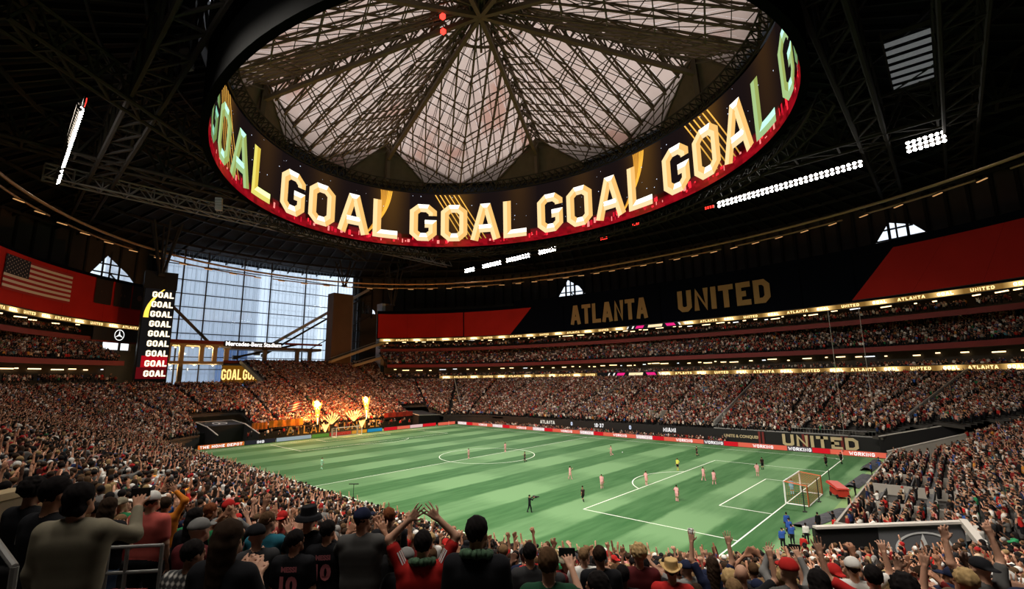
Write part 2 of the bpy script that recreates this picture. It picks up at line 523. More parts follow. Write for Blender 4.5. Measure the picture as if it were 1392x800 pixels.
# lamps glowing in the suites, one small thing each
lamp_proto = None
lamp_n = 0
for lev, rf, z, rngs, step in (('lower', lambda p: rq33(p)+4.6, 18.7, (FARRNG, LEFTRNG), 2.1), ('upper', lambda p: rS(p)+4, 30.7, (FARRNG, LEFTRNG), 2.4)):
    for (p0, p1) in rngs:
        p = p0+.01
        while p < p1:
            mb = MB(); wd = random.choice((.5, .9, 1.6, 2.6)); r = rf(p)
            c = pol(r, p, z-random.random()*.5)
            mb.box(c, (.25, wd, .22), p)
            mb.box((c[0], c[1], c[2]+.18), (.4, wd+.2, .14), p, mi=1)
            o = mb.build('suite_lamp', [WARM if random.random() < .85 else COOL, BLACK])
            tag(o, 'small warm ceiling lamp glowing in the %s suite level' % lev, 'lamp', 'lamps of the %s suite level' % lev)
            p += RAD(step*random.uniform(.5, 1.6))

# ---- outer facade and roof -------------------------------------------------------------------------
FAC = M('facade_panel', (.075, .066, .060), .8, nscale=.15, namt=.4)
def rF(p): return sup(p, 148, 110, 2.3)
WIN0, WIN1 = RAD(161.5), RAD(190.0)     # the big end window
OPENINGS = [(RAD(192.8), RAD(200.6)), (RAD(112.0), RAD(121.0)), (RAD(54.0), RAD(63.5)), (RAD(157.3), RAD(160.8))]
mb = MB()
NF = 144
def ztop(p): return 63.0
segs = []
edges = sorted(set([2*PI*i/NF for i in range(NF+1)]+[WIN0, WIN1]+[q for o in OPENINGS for q in o]))
for a, b in zip(edges[:-1], edges[1:]):
    m_ = (a+b)/2; ra, rb = rF(a), rF(b)
    if WIN0 < m_ < WIN1:
        continue
    op = [o for o in OPENINGS if o[0] < m_ < o[1]]
    if not op:
        mb.quad(pol(ra, a, -.1), pol(rb, b, -.1), pol(rb, b, 64), pol(ra, a, 64))
    else:
        q0, q1 = op[0]; zb = 46.0; zt = 59.5
        mid = q0+(q1-q0)*.55
        def hz(p): return zb+(zt-zb)*((p-q0)/(mid-q0) if p < mid else (q1-p)/(q1-mid))
        mb.quad(pol(ra, a, -.1), pol(rb, b, -.1), pol(rb, b, zb), pol(ra, a, zb))
        mb.quad(pol(ra, a, hz(a)), pol(rb, b, hz(b)), pol(rb, b, 64), pol(ra, a, 64))
facade = mb.build('wall_outer', FAC)
tag(facade, 'dark panelled outer wall of the stadium behind the stands', 'wall', kind='structure')
# facade ribs: slanting dark joints between the panels
mb = MB()
for i in range(0, 180):
    p = 2*PI*i/180
    if WIN0-.01 < p < WIN1+.01: continue
    mb.beam(pol(rF(p)-.35, p, 44), pol(rF(p)-.35, p, 64), .5, .7)
o = mb.build('panel_rib', M('rib_steel', (.03, .027, .025), .7), facade); o['kind'] = 'stuff'
GLASS = None
def glass_mat():
    m = bpy.data.materials.new('window_glass'); m.use_nodes = True
    nt = m.node_tree; nt.nodes.remove(nt.nodes['Principled BSDF'])
    t = nt.nodes.new('ShaderNodeBsdfTransparent'); t.inputs[0].default_value = (.86, .91, .95, 1)
    g = nt.nodes.new('ShaderNodeBsdfGlossy'); g.inputs['Roughness'].default_value = .03
    lw = nt.nodes.new('ShaderNodeFresnel'); lw.inputs[0].default_value = 1.35
    mx = nt.nodes.new('ShaderNodeMixShader')
    nt.links.new(lw.outputs[0], mx.inputs[0]); nt.links.new(t.outputs[0], mx.inputs[1]); nt.links.new(g.outputs[0], mx.inputs[2])
    nt.links.new(mx.outputs[0], nt.nodes['Material Output'].inputs[0])
    return m
GLASS = glass_mat()
STEEL = M('dark_steel', (.055, .047, .04), .55, .3)
STEELB = M('brown_steel', (.135, .105, .072), .6, .2)
# clerestory windows: panes with a few dark bars
for n_, (q0, q1) in enumerate(OPENINGS):
    zb, zt = 46.0, 59.5; mid = q0+(q1-q0)*.55
    wroot = empty('window_%d' % (n_+2)); tag(wroot, ['triangular clerestory window above the red banner with the striped flag', 'small triangular clerestory window above the gold lettered black banner',
        'triangular clerestory window above the plain red banner', 'narrow clerestory window beside the end window pier'][n_], 'window', kind='structure')
    for a, b in ((q0, mid), (mid, q1)):
        mb = MB()
        r_ = lambda p: rF(p)+.1
        hz = lambda p: zb+(zt-zb)*((p-q0)/(mid-q0) if p <= mid else (q1-p)/(q1-mid))
        mb.poly([pol(r_(a), a, zb), pol(r_(b), b, zb), pol(r_(b), b, hz(b)+.01), pol(r_(a), a, hz(a)+.01)])
        mb.build('pane', GLASS, wroot)
    for z in (49, 52, 55):
        f = (z-zb)/(zt-zb); a = q0+(mid-q0)*f; b = q1-(q1-mid)*f
        mb = MB(); mb.beam(pol(rF(a)-.1, a, z), pol(rF(b)-.1, b, z), .35, .45); mb.build('glazing_bar', STEEL, wroot)
    mb = MB(); mb.beam(pol(rF(mid)-.2, mid, zb), pol(rF(mid)-.2, mid, zt), .45); mb.build('glazing_bar', STEEL, wroot)
    mb = MB(); c_ = q0+(q1-q0)*.25; mb.beam(pol(rF(c_)-.3, c_, zb), pol(rF(mid)-.3, mid, zb+6), .4); mb.build('glazing_bar', STEEL, wroot)

# ---- the big end window ----------------------------------------------------------------------------
WX = -137.0
win = empty('window_1', (WX, 0, 0)); tag(win, 'huge gridded glass end window with the city beyond', 'window', kind='structure')
wy = [-30, -22.5, -14.8, -2.0, 8.4, 23.0, 38.0, 46.5, 56.0]
wz = [8, 14, 19.5, 24, 28, 32.6, 37.6, 42.3, 47.2, 52.4, 58, 63.5]
for a, b in zip(wy[:-1], wy[1:]):
    for c, d in zip(wz[:-1], wz[1:]):
        mb = MB(); g = .12
        mb.box((0, (a+b)/2, (c+d)/2), (.05, b-a-g, d-c-g)); mb.build('pane', GLASS, win)
for y in wy:
    mb = MB(); mb.beam((.15, y, 8), (.15, y, 64), .38, .5, up=(1, 0, 0)); mb.build('mullion', STEEL, win)
for z in wz:
    mb = MB(); mb.beam((.15, wy[0], z), (.15, wy[-1], z), .4, .3); mb.build('transom', STEEL, win)
# fine vertical fins in front of the panes
mb = MB()
y = wy[0]
while y < wy[-1]:
    mb.beam((-.15, y, 9), (-.15, y, 63), .05, .12, up=(1, 0, 0)); y += 1.45
o = mb.build('glazing_fin', M('fin_grey', (.72, .75, .78), .5), win); o['kind'] = 'stuff'
mb = MB(); mb.quad((WX, -30, -.1), (WX, 56, -.1), (WX, 56, 8), (WX, -30, 8))
a, b = WIN0, WIN1
for p, y in ((WIN0, 56), (WIN1, -30)):
    q = pol(rF(p), p, 0); mb.quad((q[0], q[1], -.1), (WX, y, -.1), (WX, y, 64), (q[0], q[1], 64))
tag(mb.build('wall_end', FAC), 'dark wall below and beside the big end window', 'wall', kind='structure')

# ---- city beyond the window ------------------------------------------------------------------------
def tower_block(x, y, sx, sy, h, col, band, label, fx, fy):
    r = empty('office_tower', (x, y, -20)); tag(r, label, 'building')
    m = M('tower_glass_%s' % band, col, .25, 0, spec=.5); md = M('tower_band_%s' % band, tuple(c*.86 for c in col), .4)
    mb = MB(); mb.box((0, 0, (h+20)/2), (sx, sy, h+20)); mb.build('body', m, r)
    mb = MB(); mb.box((0, 0, h+21), (sx*.7, sy*.7, 2)); mb.build('roof_plant', md, r)
    n = int(sy/fy)
    for i in range(n):
        mb = MB(); yy = -sy/2+(i+.5)*sy/n
        mb.box((sx/2+.15, yy, (h+20)/2), (.3, sy/n*.16, h+18)); mb.build('mullion', md, r)
    k = int(h/fx)
    for i in range(k):
        mb = MB(); mb.box((sx/2+.18, 0, 22+(i+.5)*h/k), (.36, sy*.98, h/k*.14)); mb.build('floor_band', md, r)
    return r
tower_block(-245, 0, 40, 70, 175, (.74, .78, .84), 'a', 'wide blue grey office tower seen through the end window beside the scoreboard', 7, 5)
tower_block(-300, 78, 40, 36, 150, (.93, .95, .97), 'b', 'pale glass office tower seen through the panes beside the brown pier', 6, 4.5)
tower_block(-330, 160, 40, 50, 66, (.7, .76, .8), 'c', 'low distant office block behind the brown pier', 5, 6)
tower_block(-215, 20, 16, 10, 33, (.16, .24, .42), 'd', 'short dark blue building low in the end window', 5, 4)

# ---- roof deck -------------------------------------------------------------------------------------
RA, RB = 61.0, 50.5
def rE(p, a=RA, b=RB):
    b = b-1.8*math.sin(p); return 1/math.sqrt((math.cos(p)/a)**2+(math.sin(p)/b)**2)
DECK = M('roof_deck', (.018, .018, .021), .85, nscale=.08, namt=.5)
mb = MB()
for i in range(120):
    a, b = 2*PI*i/120, 2*PI*(i+1)/120
    for t0, t1 in ((0, .33), (.33, .66), (.66, 1)):
        def pt(p, t): r = rE(p)*(1-t)+(rF(p)+1)*t; return pol(r, p, 79*(1-t)+63.5*t)
        mb.quad(pt(a, t0), pt(b, t0), pt(b, t1), pt(a, t1))
    mb.quad(pol(rE(a)+.6, a, 75), pol(rE(b)+.6, b, 75), pol(rE(b)+.6, b, 88), pol(rE(a)+.6, a, 88))
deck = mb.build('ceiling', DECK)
tag(deck, 'dark underside of the fixed stadium roof', 'roof', kind='structure')
# roof joists under the deck, radial and concentric
mb = MB()
for i in range(150):
    p = 2*PI*i/150
    mb.beam(pol(rE(p)+2, p, 77.6), pol(rF(p)-1, p, 62.6), .35, 1.1)
for t in (.12, .24, .36, .48, .6, .72, .84, .95):
    ps = frange(0, 2*PI, 96)
    for a, b in zip(ps[:-1], ps[1:]):
        ra = rE(a)*(1-t)+rF(a)*t; rb = rE(b)*(1-t)+rF(b)*t; z = 77.2*(1-t)+62*t
        mb.beam(pol(ra, a, z), pol(rb, b, z), .4, .9)
o = mb.build('joist', M('joist_steel', (.03, .028, .028), .7), deck); o['kind'] = 'stuff'

def box_truss(name, p, q, wd, h, label, group, cr=.28, lr=.13, bay=5.0, mat=None):
    """a box truss: four chords, each its own part, and the lattice between them"""
    mat = mat or STEEL
    p = Vector(p); q = Vector(q); L = (q-p).length; d = (q-p).normalized()
    s_ = d.cross(Vector((0, 0, 1))).normalized()*wd/2
    r = empty(name, p); tag(r, label, 'truss', group)
    u = Vector((0, 0, h)); E = q-p
    for o_ in (s_, -s_, s_+u, -s_+u):
        mb = MB(); mb.tube(o_, E+o_, cr, 6); mb.build('chord', mat, r)
    n = max(2, int(L/bay)); mb = MB()
    for i in range(n):
        a, b = E*(i/n), E*((i+1)/n); m = (a+b)/2
        for o_ in (s_, -s_):
            mb.beam(a+o_, m+o_+u, lr*2); mb.beam(m+o_+u, b+o_, lr*2)
        mb.beam(a+s_, a-s_, lr*2); mb.beam(a+s_+u, a-s_+u, lr*2); mb.beam(a+s_, b-s_, lr*2); mb.beam(a+s_+u, b-s_+u, lr*1.6)
        mb.beam(a+s_, a+s_+u, lr*1.6); mb.beam(a-s_, a-s_+u, lr*1.6)
    o = mb.build('lattice', mat, r); o['kind'] = 'stuff'
    return r
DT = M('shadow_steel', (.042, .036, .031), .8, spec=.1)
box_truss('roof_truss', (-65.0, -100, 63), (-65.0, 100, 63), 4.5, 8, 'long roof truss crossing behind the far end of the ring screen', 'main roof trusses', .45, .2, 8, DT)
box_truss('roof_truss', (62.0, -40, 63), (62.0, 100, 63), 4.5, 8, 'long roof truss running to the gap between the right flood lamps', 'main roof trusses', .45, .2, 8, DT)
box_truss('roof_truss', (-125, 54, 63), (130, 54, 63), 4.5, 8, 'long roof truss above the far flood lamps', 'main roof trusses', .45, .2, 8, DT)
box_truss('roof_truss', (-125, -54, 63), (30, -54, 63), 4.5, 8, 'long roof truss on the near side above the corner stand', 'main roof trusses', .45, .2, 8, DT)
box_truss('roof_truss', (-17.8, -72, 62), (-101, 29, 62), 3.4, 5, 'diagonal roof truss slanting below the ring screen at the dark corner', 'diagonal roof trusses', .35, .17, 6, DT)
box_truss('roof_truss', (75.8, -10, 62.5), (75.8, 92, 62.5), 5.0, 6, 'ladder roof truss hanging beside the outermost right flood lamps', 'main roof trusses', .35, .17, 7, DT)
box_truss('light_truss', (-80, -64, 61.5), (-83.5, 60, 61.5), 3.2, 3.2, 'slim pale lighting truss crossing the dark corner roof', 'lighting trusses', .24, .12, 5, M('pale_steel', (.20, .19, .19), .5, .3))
# standing web columns of the roof truss in front of the end stand
for k, (x, y) in enumerate(((-104, 46), (-112, 28), (-100, -36))):
    r = empty('roof_strut', (x, y, 46 if k != 1 else 53)); h = 16 if k != 1 else 10
    tag(r, ['splayed dark roof strut beside the left end of the long red banner', 'splayed dark roof strut standing on the brown pier', 'splayed dark roof strut above the scoreboard tower'][k], 'strut')
    for i in range(6):
        t = 2*PI*i/6
        mb = MB(); mb.tube((.4*math.cos(t), .4*math.sin(t), 0), (4*math.cos(t), 4*math.sin(t), h), .28, 6); mb.build('strut_leg', DT, r)
    mb = MB(); mb.box((0, 0, 0), (1.6, 1.6, .8)); mb.build('bearing', DT, r)

# perimeter catwalk pipes with lamp strips
PIPE = M('catwalk_pipe', (.42, .27, .15), .45, .4)
LAMPST = M('catwalk_lamp', (.9, .5, .2), emit=(1, .52, .2), es=.55)
def rC(p): return sup(p, 112, 79, 2.2)
for dz, dr, rad, lab in ((0, 0, .33, 'upper ring pipe of the perimeter catwalk under the roof'), (-1.5, .9, .22, 'lower ring pipe of the perimeter catwalk under the roof')):
    r = empty('catwalk_pipe', (0, 0, 53.6)); tag(r, lab, 'pipe')
    ps = frange(RAD(15), RAD(240), 75)
    for a, b in zip(ps[:-1], ps[1:]):
        if dz and int(a*40) % 5 == 0: continue
        mb = MB(); mb.tube(pol(rC(a)+dr, a, dz), pol(rC(b)+dr, b, dz), rad, 6); mb.build('pipe_length', PIPE, r)
for i, p in enumerate(frange(RAD(30), RAD(225), 46)):
    c = pol(rC(p)+.9, p, 51.7)
    r = empty('catwalk_lamp', c, p); tag(r, 'small orange strip lamp hanging from the perimeter catwalk', 'lamp', 'catwalk strip lamps')
    mb = MB(); mb.box((0, 0, 0), (.3, 2.2, .14)); mb.build('diffuser', LAMPST, r)
    mb = MB(); mb.box((0, 0, .18), (.45, 2.4, .2)); mb.build('housing', DT, r)

# ================================================================== OCULUS ROOF
def etfe_mat():
    m = bpy.data.materials.new('translucent_foil'); m.use_nodes = True
    nt = m.node_tree; N = nt.nodes; nt.nodes.remove(N['Principled BSDF'])
    t = N.new('ShaderNodeBsdfTranslucent'); d = N.new('ShaderNodeBsdfDiffuse'); mx = N.new('ShaderNodeMixShader'); mx.inputs[0].default_value = .12
    tc = N.new('ShaderNodeTexCoord'); nz = N.new('ShaderNodeTexNoise'); nz.inputs['Scale'].default_value = .075; nz.inputs['Detail'].default_value = 3
    cr = N.new('ShaderNodeValToRGB'); e = cr.color_ramp.elements
    e[0].position = .33; e[0].color = (.47, .26, .19, 1); e[1].position = .60; e[1].color = (.575, .425, .345, 1)
    q = cr.color_ramp.elements.new(.42); q.color = (.54, .38, .305, 1)
    nt.links.new(tc.outputs['Object'], nz.inputs[0]); nt.links.new(nz.outputs[0], cr.inputs[0])
    nt.links.new(cr.outputs[0], t.inputs[0]); nt.links.new(cr.outputs[0], d.inputs[0])
    nt.links.new(t.outputs[0], mx.inputs[1]); nt.links.new(d.outputs[0], mx.inputs[2]); nt.links.new(mx.outputs[0], N['Material Output'].inputs[0])
    return m
ETFE = etfe_mat()
GABLE = M('gable_cladding', (.15, .115, .08), .7, nscale=.4, namt=.3)
HUB = V(-.6, -.8, 100)
PKT = [RAD(a) for a in (55, 110, 164, 217, 256.6, 296.2, 335.8, 375.4)]
def ell(t, a, b, z): return V(-.3+a*math.cos(t), -1.6+b*1.03*math.sin(t), z)
peaks = [ell(t, 57.5, 45, 86.8 if i == 3 else 88.6) for i, t in enumerate(PKT)]
def edge_pt(i, sg):
    """where the foil of the petal beside seam i comes down to the ring, half way to the petal's middle"""
    if sg > 0: t = PKT[i]+((PKT[i+1] if i < 7 else PKT[0]+2*PI)-PKT[i])*.27
    else: t = PKT[i]-(PKT[i]-(PKT[i-1] if i else PKT[7]-2*PI))*.27
    return ell(t, 60.1, 46.9, 77.3)
mids = []
for i in range(8):
    t = (PKT[i]+(PKT[i+1] if i < 7 else PKT[0]+2*PI))/2
    mids.append(ell(t, 60.0, 46.8, 77.5))
PET_LAB = ['translucent roof petal on the right of the seam above the last lettered word', 'translucent roof petal straight ahead behind the hub', 'translucent roof petal over the far end stand',
           'translucent roof petal over the dark corner', 'translucent roof petal above the near stand', 'translucent roof petal almost overhead', 'translucent roof petal above the near goal end', 'translucent roof petal over the right hand stand']
ND = 6
for i in range(8):
    pet = empty('roof_petal', (0, 0, 0)); tag(pet, PET_LAB[i], 'roof', 'roof petals', kind='structure')
    brac = MB()
    for half, pk in ((0, peaks[i]), (1, peaks[(i+1) % 8])):
        md = mids[i]
        def node(f, g, dz=0.0):
            """affine lattice of the half petal: f along hub-peak, g along hub-mid, f+g <= 1"""
            return HUB+(pk-HUB)*f+(md-HUB)*g+V(0, 0, dz)
        # foil panels
        for a in range(ND):
            for b in range(ND-a):
                f0, f1, g0, g1 = a/ND, (a+1)/ND, b/ND, (b+1)/ND
                mb = MB()
                if a+b < ND-1: q = [node(f0, g0, .9), node(f1, g0, .9), node(f1, g1, .9), node(f0, g1, .9)]
                else: q = [node(f0, g0, .9), node(f1, g0, .9), node(f0, g1, .9)]
                c = sum(q, V(0, 0, 0))/len(q)
                mb.poly([c+(p-c)*.994 for p in q]); mb.build('foil_panel', ETFE, pet)
        # outer foil triangle down to the ring
        qe = edge_pt(i, 1) if half == 0 else edge_pt((i+1) % 8, -1)
        for t0, t1 in ((0, .34), (.34, .67), (.67, 1)):
            a_, b_ = pk.lerp(md, t0)+V(0, 0, .9), pk.lerp(md, t1)+V(0, 0, .9)
            mb = MB(); mb.poly([a_, b_, qe+V(0, 0, .9)]); mb.build('foil_panel', ETFE, pet)
            brac.beam(a_, qe, .26); brac.beam(a_.lerp(b_, .5), qe.lerp(b_, .35), .16)
        brac.beam(pk, md, .4, .4); brac.beam(pk.lerp(qe, .5), md.lerp(qe, .5), .2); brac.beam(pk.lerp(md, .3), pk.lerp(qe, .5), .16); brac.beam(pk.lerp(md, .7), md.lerp(qe, .5), .16)
        # rafter trusses parallel to the petal axis
        DZ = -3.0
        for a in range(0 if half == 0 else 1, ND):
            f = a/ND; mb = MB()
            ends = (node(f, 0), node(f, 1-f)); lo = (node(f, 0, DZ*.7), node(f, 1-f, DZ*.35))
            mb.beam(*ends, .34, .36); mb.beam(*lo, .38, .4)
            nseg = ND-a
            for k in range(nseg):
                t0, t1 = k/nseg, (k+1)/nseg; tm = (t0+t1)/2
                mb.beam(ends[0].lerp(ends[1], t0), lo[0].lerp(lo[1], tm), .17); mb.beam(lo[0].lerp(lo[1], tm), ends[0].lerp(ends[1], t1), .17)
            mb.build('rafter_truss', STEELB, pet)
        # cross purlins and space-frame webs
        for k in range(1, 2*ND+1):
            g = k/(2*ND)
            if k < 2*ND: brac.beam(node(0, g), node(g, 0), .16 if k % 2 else .26, .22)
            if k % 2 == 0: brac.beam(node(0, g, DZ*.6), node(g, 0, DZ*.7), .24, .26)
        for a in range(ND):
            for b in range(ND-a):
                f0, f1, g0, g1 = a/ND, (a+1)/ND, b/ND, (b+1)/ND; fm, gm = (f0*2+f1)/3, (g0*2+g1)/3
                cc = node(fm, gm, DZ*.75)
                for q in ((f0, g0), (f1, g0), (f0, g1)):
                    brac.beam(cc, node(*q), .15)
                if a+b < ND-1:
                    brac.beam(cc, node(f1, g1), .15)
                    brac.beam(node(f0, g0), node(f1, g1), .14); brac.beam(node(f1, g0), node(f0, g1), .14)
    o = brac.build('bracing', STEELB, pet); o['kind'] = 'stuff'
# seam trusses, heavier, one between each pair of petals
for i in range(8):
    pk = peaks[i]; d = (pk-HUB); s_ = V(-d.y, d.x, 0).normalized()
    r = empty('seam_truss', tuple(HUB)); tag(r, 'heavy roof seam truss number %s from the hub' % ['one, ending above the last lettered word', 'two, ending above the third lettered word', 'three, ending above the first lettered word', 'four, ending above the dark corner',
        'five, over the near stand', 'six, overhead', 'seven, over the near goal', 'eight, over the right stand'][i], 'truss', 'roof seam trusses', kind='structure')
    for off, z, wd in ((1.5, 0, .7), (-1.5, 0, .7), (0, -5.2, .95)):
        mb = MB(); e0 = s_*off*.4+V(0, 0, z*.8); e1 = d+s_*off+V(0, 0, z*.9); mb.beam(e0, e1, wd, wd); mb.build('chord', STEELB, r)
    mb = MB()
    for k in range(11):
        t0, t1 = k/11, (k+1)/11; tm = (t0+t1)/2
        for sg in (-1, 1):
            lo = d*tm+V(0, 0, -4.4); mb.beam(d*t0+s_*sg*1.3, lo, .32); mb.beam(lo, d*t1+s_*sg*1.3, .32)
        mb.beam(d*t0+s_*1.3, d*t1-s_*1.3, .25)
    o = mb.build('lattice', STEELB, r); o['kind'] = 'stuff'
    # gable wall below the seam end
    m0, m1 = mids[i-1], mids[i]
    def ringpt(t, z=77.0): return ell(t, 60.2, 47.0, z)
    tpa = (PKT[i]-((PKT[i]-PKT[i-1]) if i else (PKT[0]-PKT[7]+2*PI))/2); tpb = (PKT[i]+((PKT[i+1]-PKT[i]) if i < 7 else (PKT[0]+2*PI-PKT[7]))/2)
    gb = empty('gable_wall'); tag(gb, ['brown gable wall above the last lettered word', 'brown gable wall above the third lettered word', 'brown gable wall above the first lettered word', 'brown gable wall above the dark corner', 'brown gable wall over the near stand',
        'brown gable wall overhead', 'brown gable wall over the near goal', 'brown gable wall over the right stand'][i], 'gable', 'gable walls under the seams', kind='structure')
    NB = 5
    for sg in (-1, 1):
        qe = edge_pt(i, sg); te = math.atan2((qe.y+1.6)/(46.9*1.03), (qe.x+.3)/60.1)
        dt = (te-PKT[i]+PI) % (2*PI)-PI
        for k in range(NB):
            t0, t1 = k/NB, (k+1)/NB
            mb = MB()
            a0, a1 = ringpt(PKT[i]+dt*t0, 76.2), ringpt(PKT[i]+dt*t1, 76.2)
            b0 = pk.lerp(qe, t0)+V(0, 0, 1.2); b1 = pk.lerp(qe, t1)+V(0, 0, 1.2)
            c = (a0+a1+b0+b1)/4; q = [c+(p-c)*.992 for p in (a0, a1, b1, b0)]
            mb.poly(q); n_ = V(c.x, c.y, 0).normalized()*.25; mb.poly([p+n_ for p in q][::-1])
            mb.build('cladding_panel', GABLE, gb)
    mb = MB(); mb.beam(ell(PKT[i], 58.2, 45.6, 76.5), pk, 1.1, 1.1); mb.build('post', STEELB, gb)
hub = empty('roof_hub', (-.6, -.8, 97.3)); tag(hub, 'dark round steel hub where the roof seams meet', 'hub', kind='structure')
mb = MB(); mb.lathe([(0, -1.5), (2.6, -1.5), (2.9, 0), (2.6, 6), (0, 6)], (0, 0, 0), 16); mb.build('drum', DT, hub)
for k in range(16):
    t = 2*PI*k/16
    mb = MB(); mb.tube((2.5*math.cos(t), 2.5*math.sin(t), 0), (11*math.cos(t), 11*math.sin(t), -2.4+(k % 2)*3), .3, 6); mb.build('spoke', STEELB, hub)
mb = MB()
ps = frange(0, 2*PI, 24)
for a, b in zip(ps[:-1], ps[1:]): mb.beam(pol(11, a, -1), pol(11, b, -1), .5)
mb.build('tension_ring', STEELB, hub)
for k, (x, y) in enumerate(((-7, -5), (-3.5, -8))):
    mb = MB(); mb.box((x, y, -4.4), (.9, .9, .9)); mb.build('aviation_lamp', M('red_lamp', (.8, .02, .02), emit=(1, .03, .02), es=4), hub)

# ================================================================== RING SCREEN
HA, HB, HZ0, HZ1 = 59.0, 47.4, 56.4, 74.1
HCX, HCY = -.3, -1.8
NT = 1440
_t = np.linspace(0, 2*PI, NT+1)
_xy = np.stack([HA*np.cos(_t), HB*np.sin(_t)], 1)
_arc = np.concatenate([[0], np.cumsum(np.linalg.norm(np.diff(_xy, axis=0), axis=1))])
HPER = _arc[-1]
def halo_pt(s, z, off=0.0):
    s = s % HPER
    t = np.interp(s, _arc, _t); c, n = math.cos(t), math.sin(t)
    nx, ny = c/HA, n/HB; L = math.hypot(nx, ny)
    return (HCX+HA*c-nx/L*off, HCY+HB*n-ny/L*off, z)
def s_of(tdeg): return float(np.interp(RAD(tdeg % 360), _t, _arc))
halo = empty('ring_screen', (0, 0, 0)); tag(halo, 'huge oval LED ring screen showing glowing GOAL lettering', 'screen')
NW = 8; WL = HPER/NW
S3 = s_of(110.5)            # left edge of the third visible word; writing runs with falling s
def wcentre(k): return S3-19.4-k*WL
# screen picture: near-black with a red city band along the bottom and golden glow
NU, NVv = 720, 26
vs, cols, fs = [], [], []
blk = rng.random(4000)
for i in range(NU):
    s = HPER*i/NU
    rel = ((S3-s) % WL)/WL                 # 0 at a word's left edge, along reading direction
    widx = int(((S3-s) % HPER)//WL)
    for j in range(NVv+1):
        f = j/NVv; z = HZ0+(HZ1-HZ0)*f
        base = np.array([.010, .006, .006])
        if f < .12: base = np.array([.30, .004, .010])*(.45+.8*blk[(i//3*7+j) % 4000])
        elif f < .20: base = np.array([.12, .006, .008])*(.2+1.0*(blk[(i//5*13+j//3) % 4000] > .45))
        g = 0
        for c0, wd_ in ((.37, .10), (.86, .10)):
            x = abs(rel-c0)
            g += math.exp(-(x/wd_)**2)*(.35+.65*f)*(1 if widx % 2 == (1 if c0 < .5 else 0) else .35)
        base = base+np.array([.30, .13, .012])*g*.28
        vs.append(halo_pt(s, z)); cols.append(tuple(base))
for i in range(NU):
    ii = (i+1) % NU
    for j in range(NVv):
        fs.append((i*(NVv+1)+j, ii*(NVv+1)+j, ii*(NVv+1)+j+1, i*(NVv+1)+j+1))
mb = MB(); mb.v = vs; mb.f = fs; mb.mi = [0]*len(fs); mb.c = cols
mb.build('screen_face', M_screen('led_screen', 1.0), halo)
mb = MB()
for i in range(120):
    s0, s1 = HPER*i/120, HPER*(i+1)/120
    mb.quad(halo_pt(s0, HZ0-.2, -1.2), halo_pt(s1, HZ0-.2, -1.2), halo_pt(s1, HZ1+.2, -1.2), halo_pt(s0, HZ1+.2, -1.2))
    mb.quad(halo_pt(s0, HZ0-.2, -1.2), halo_pt(s1, HZ0-.2, -1.2), halo_pt(s1, HZ0-.2, 0), halo_pt(s0, HZ0-.2, 0))
mb.build('back_casing', M('matt_black', (.006, .006, .006), .95, spec=0), halo)
# lettering: each facet of a chiselled letter has its own tone on the screen
def goal_shade(tint):
    def f(nn):
        up, rt = nn.y, nn.x
        if abs(up) > .8: c = (1.9, 1.75, 1.5) if up > 0 else (1.1, .78, .42)
        elif rt < 0: c = (1.2, .82, .40)
        else: c = (1.0, .58, .18)
        return tuple(c[i]*tint[i] for i in range(3))
    return f
TXM = M_screen('led_letters', 1.0)
for k in range(-3, 5):
    tint = {1: (1, 1, 1), 0: (1, 1, 1), -1: (1, 1, 1)}.get(k, (1, 1, 1))
    sc = wcentre(k)
    for li, ch in enumerate('GOAL'):
        pass
    L, W = text_quads('GOAL', 12.2, 6.0, 2.6, 1.3)
    for li, (ch, x0, qs) in enumerate(L):
        # letters towards the ring's sides have the viewing-angle colour shift painted in as green
        pos = k*4+li
        tn = (1, 1, 1)
        if pos in (7, 8, -11, -10): tn = (.34, .72, .62)
        if pos in (-9,): tn = (.75, .95, .40)
        if pos > 8 or pos < -11: tn = (.16, .42, .36)
        mb = MB(); shade = goal_shade(tn)
        for pts, nn in qs:
            a, b, c, d = pts; kk = max(1, int((b-a).length/1.4))
            for q in range(kk):
                t0, t1 = q/kk, (q+1)/kk
                mb.quad(*[halo_pt(sc+W/2-(p.x+x0), 58.2+p.y, .16) for p in (a.lerp(b, t0), a.lerp(b, t1), d.lerp(c, t1), d.lerp(c, t0))], 0, shade(nn))
        mb.build('letter', TXM, halo)
# golden light streaks, red skyline blocks and stars shown on the screen
mb = MB()
def sq(s0, z0, s1, z1, c, off=.10): mb.quad(halo_pt(s0, z0, off), halo_pt(s1, z0, off), halo_pt(s1, z1, off), halo_pt(s0, z1, off), 0, c)
for k in range(-3, 4):
    s0 = wcentre(k)
    if k % 2:
        for j in range(6):
            a = s0+11.2-j*1.5
            n_ = 10
            for q in range(n_):
                z0, z1 = 73.8-15.0*q/n_, 73.8-15.0*(q+1)/n_; e0, e1 = -9.0*q/n_, -9.0*(q+1)/n_
                c = tuple(v*(1-.5*q/n_) for v in (1.2, .62, .10))
                mb.quad(halo_pt(a+e0, z0, .09), halo_pt(a+e0-.38, z0, .09), halo_pt(a+e1-.38, z1, .09), halo_pt(a+e1, z1, .09), 0, c)
    else:
        for j in range(7):
            n_ = 12
            for q in range(n_):
                f0, f1 = q/n_, (q+1)/n_
                z0, z1 = 73.8-15.5*f0, 73.8-15.5*f1
                x0, x1 = -13.5-j*.55*(1-f0)-1.2*math.sin(f0*1.6)+6*f0*f0, -13.5-j*.55*(1-f1)-1.2*math.sin(f1*1.6)+6*f1*f1
                c = (1.15, .55, .06) if j > 3 else (.75, .33, .04)
                mb.quad(halo_pt(s0+x0, z0, .09), halo_pt(s0+x0-.42, z0, .09), halo_pt(s0+x1-.42, z1, .09), halo_pt(s0+x1, z1, .09), 0, c)
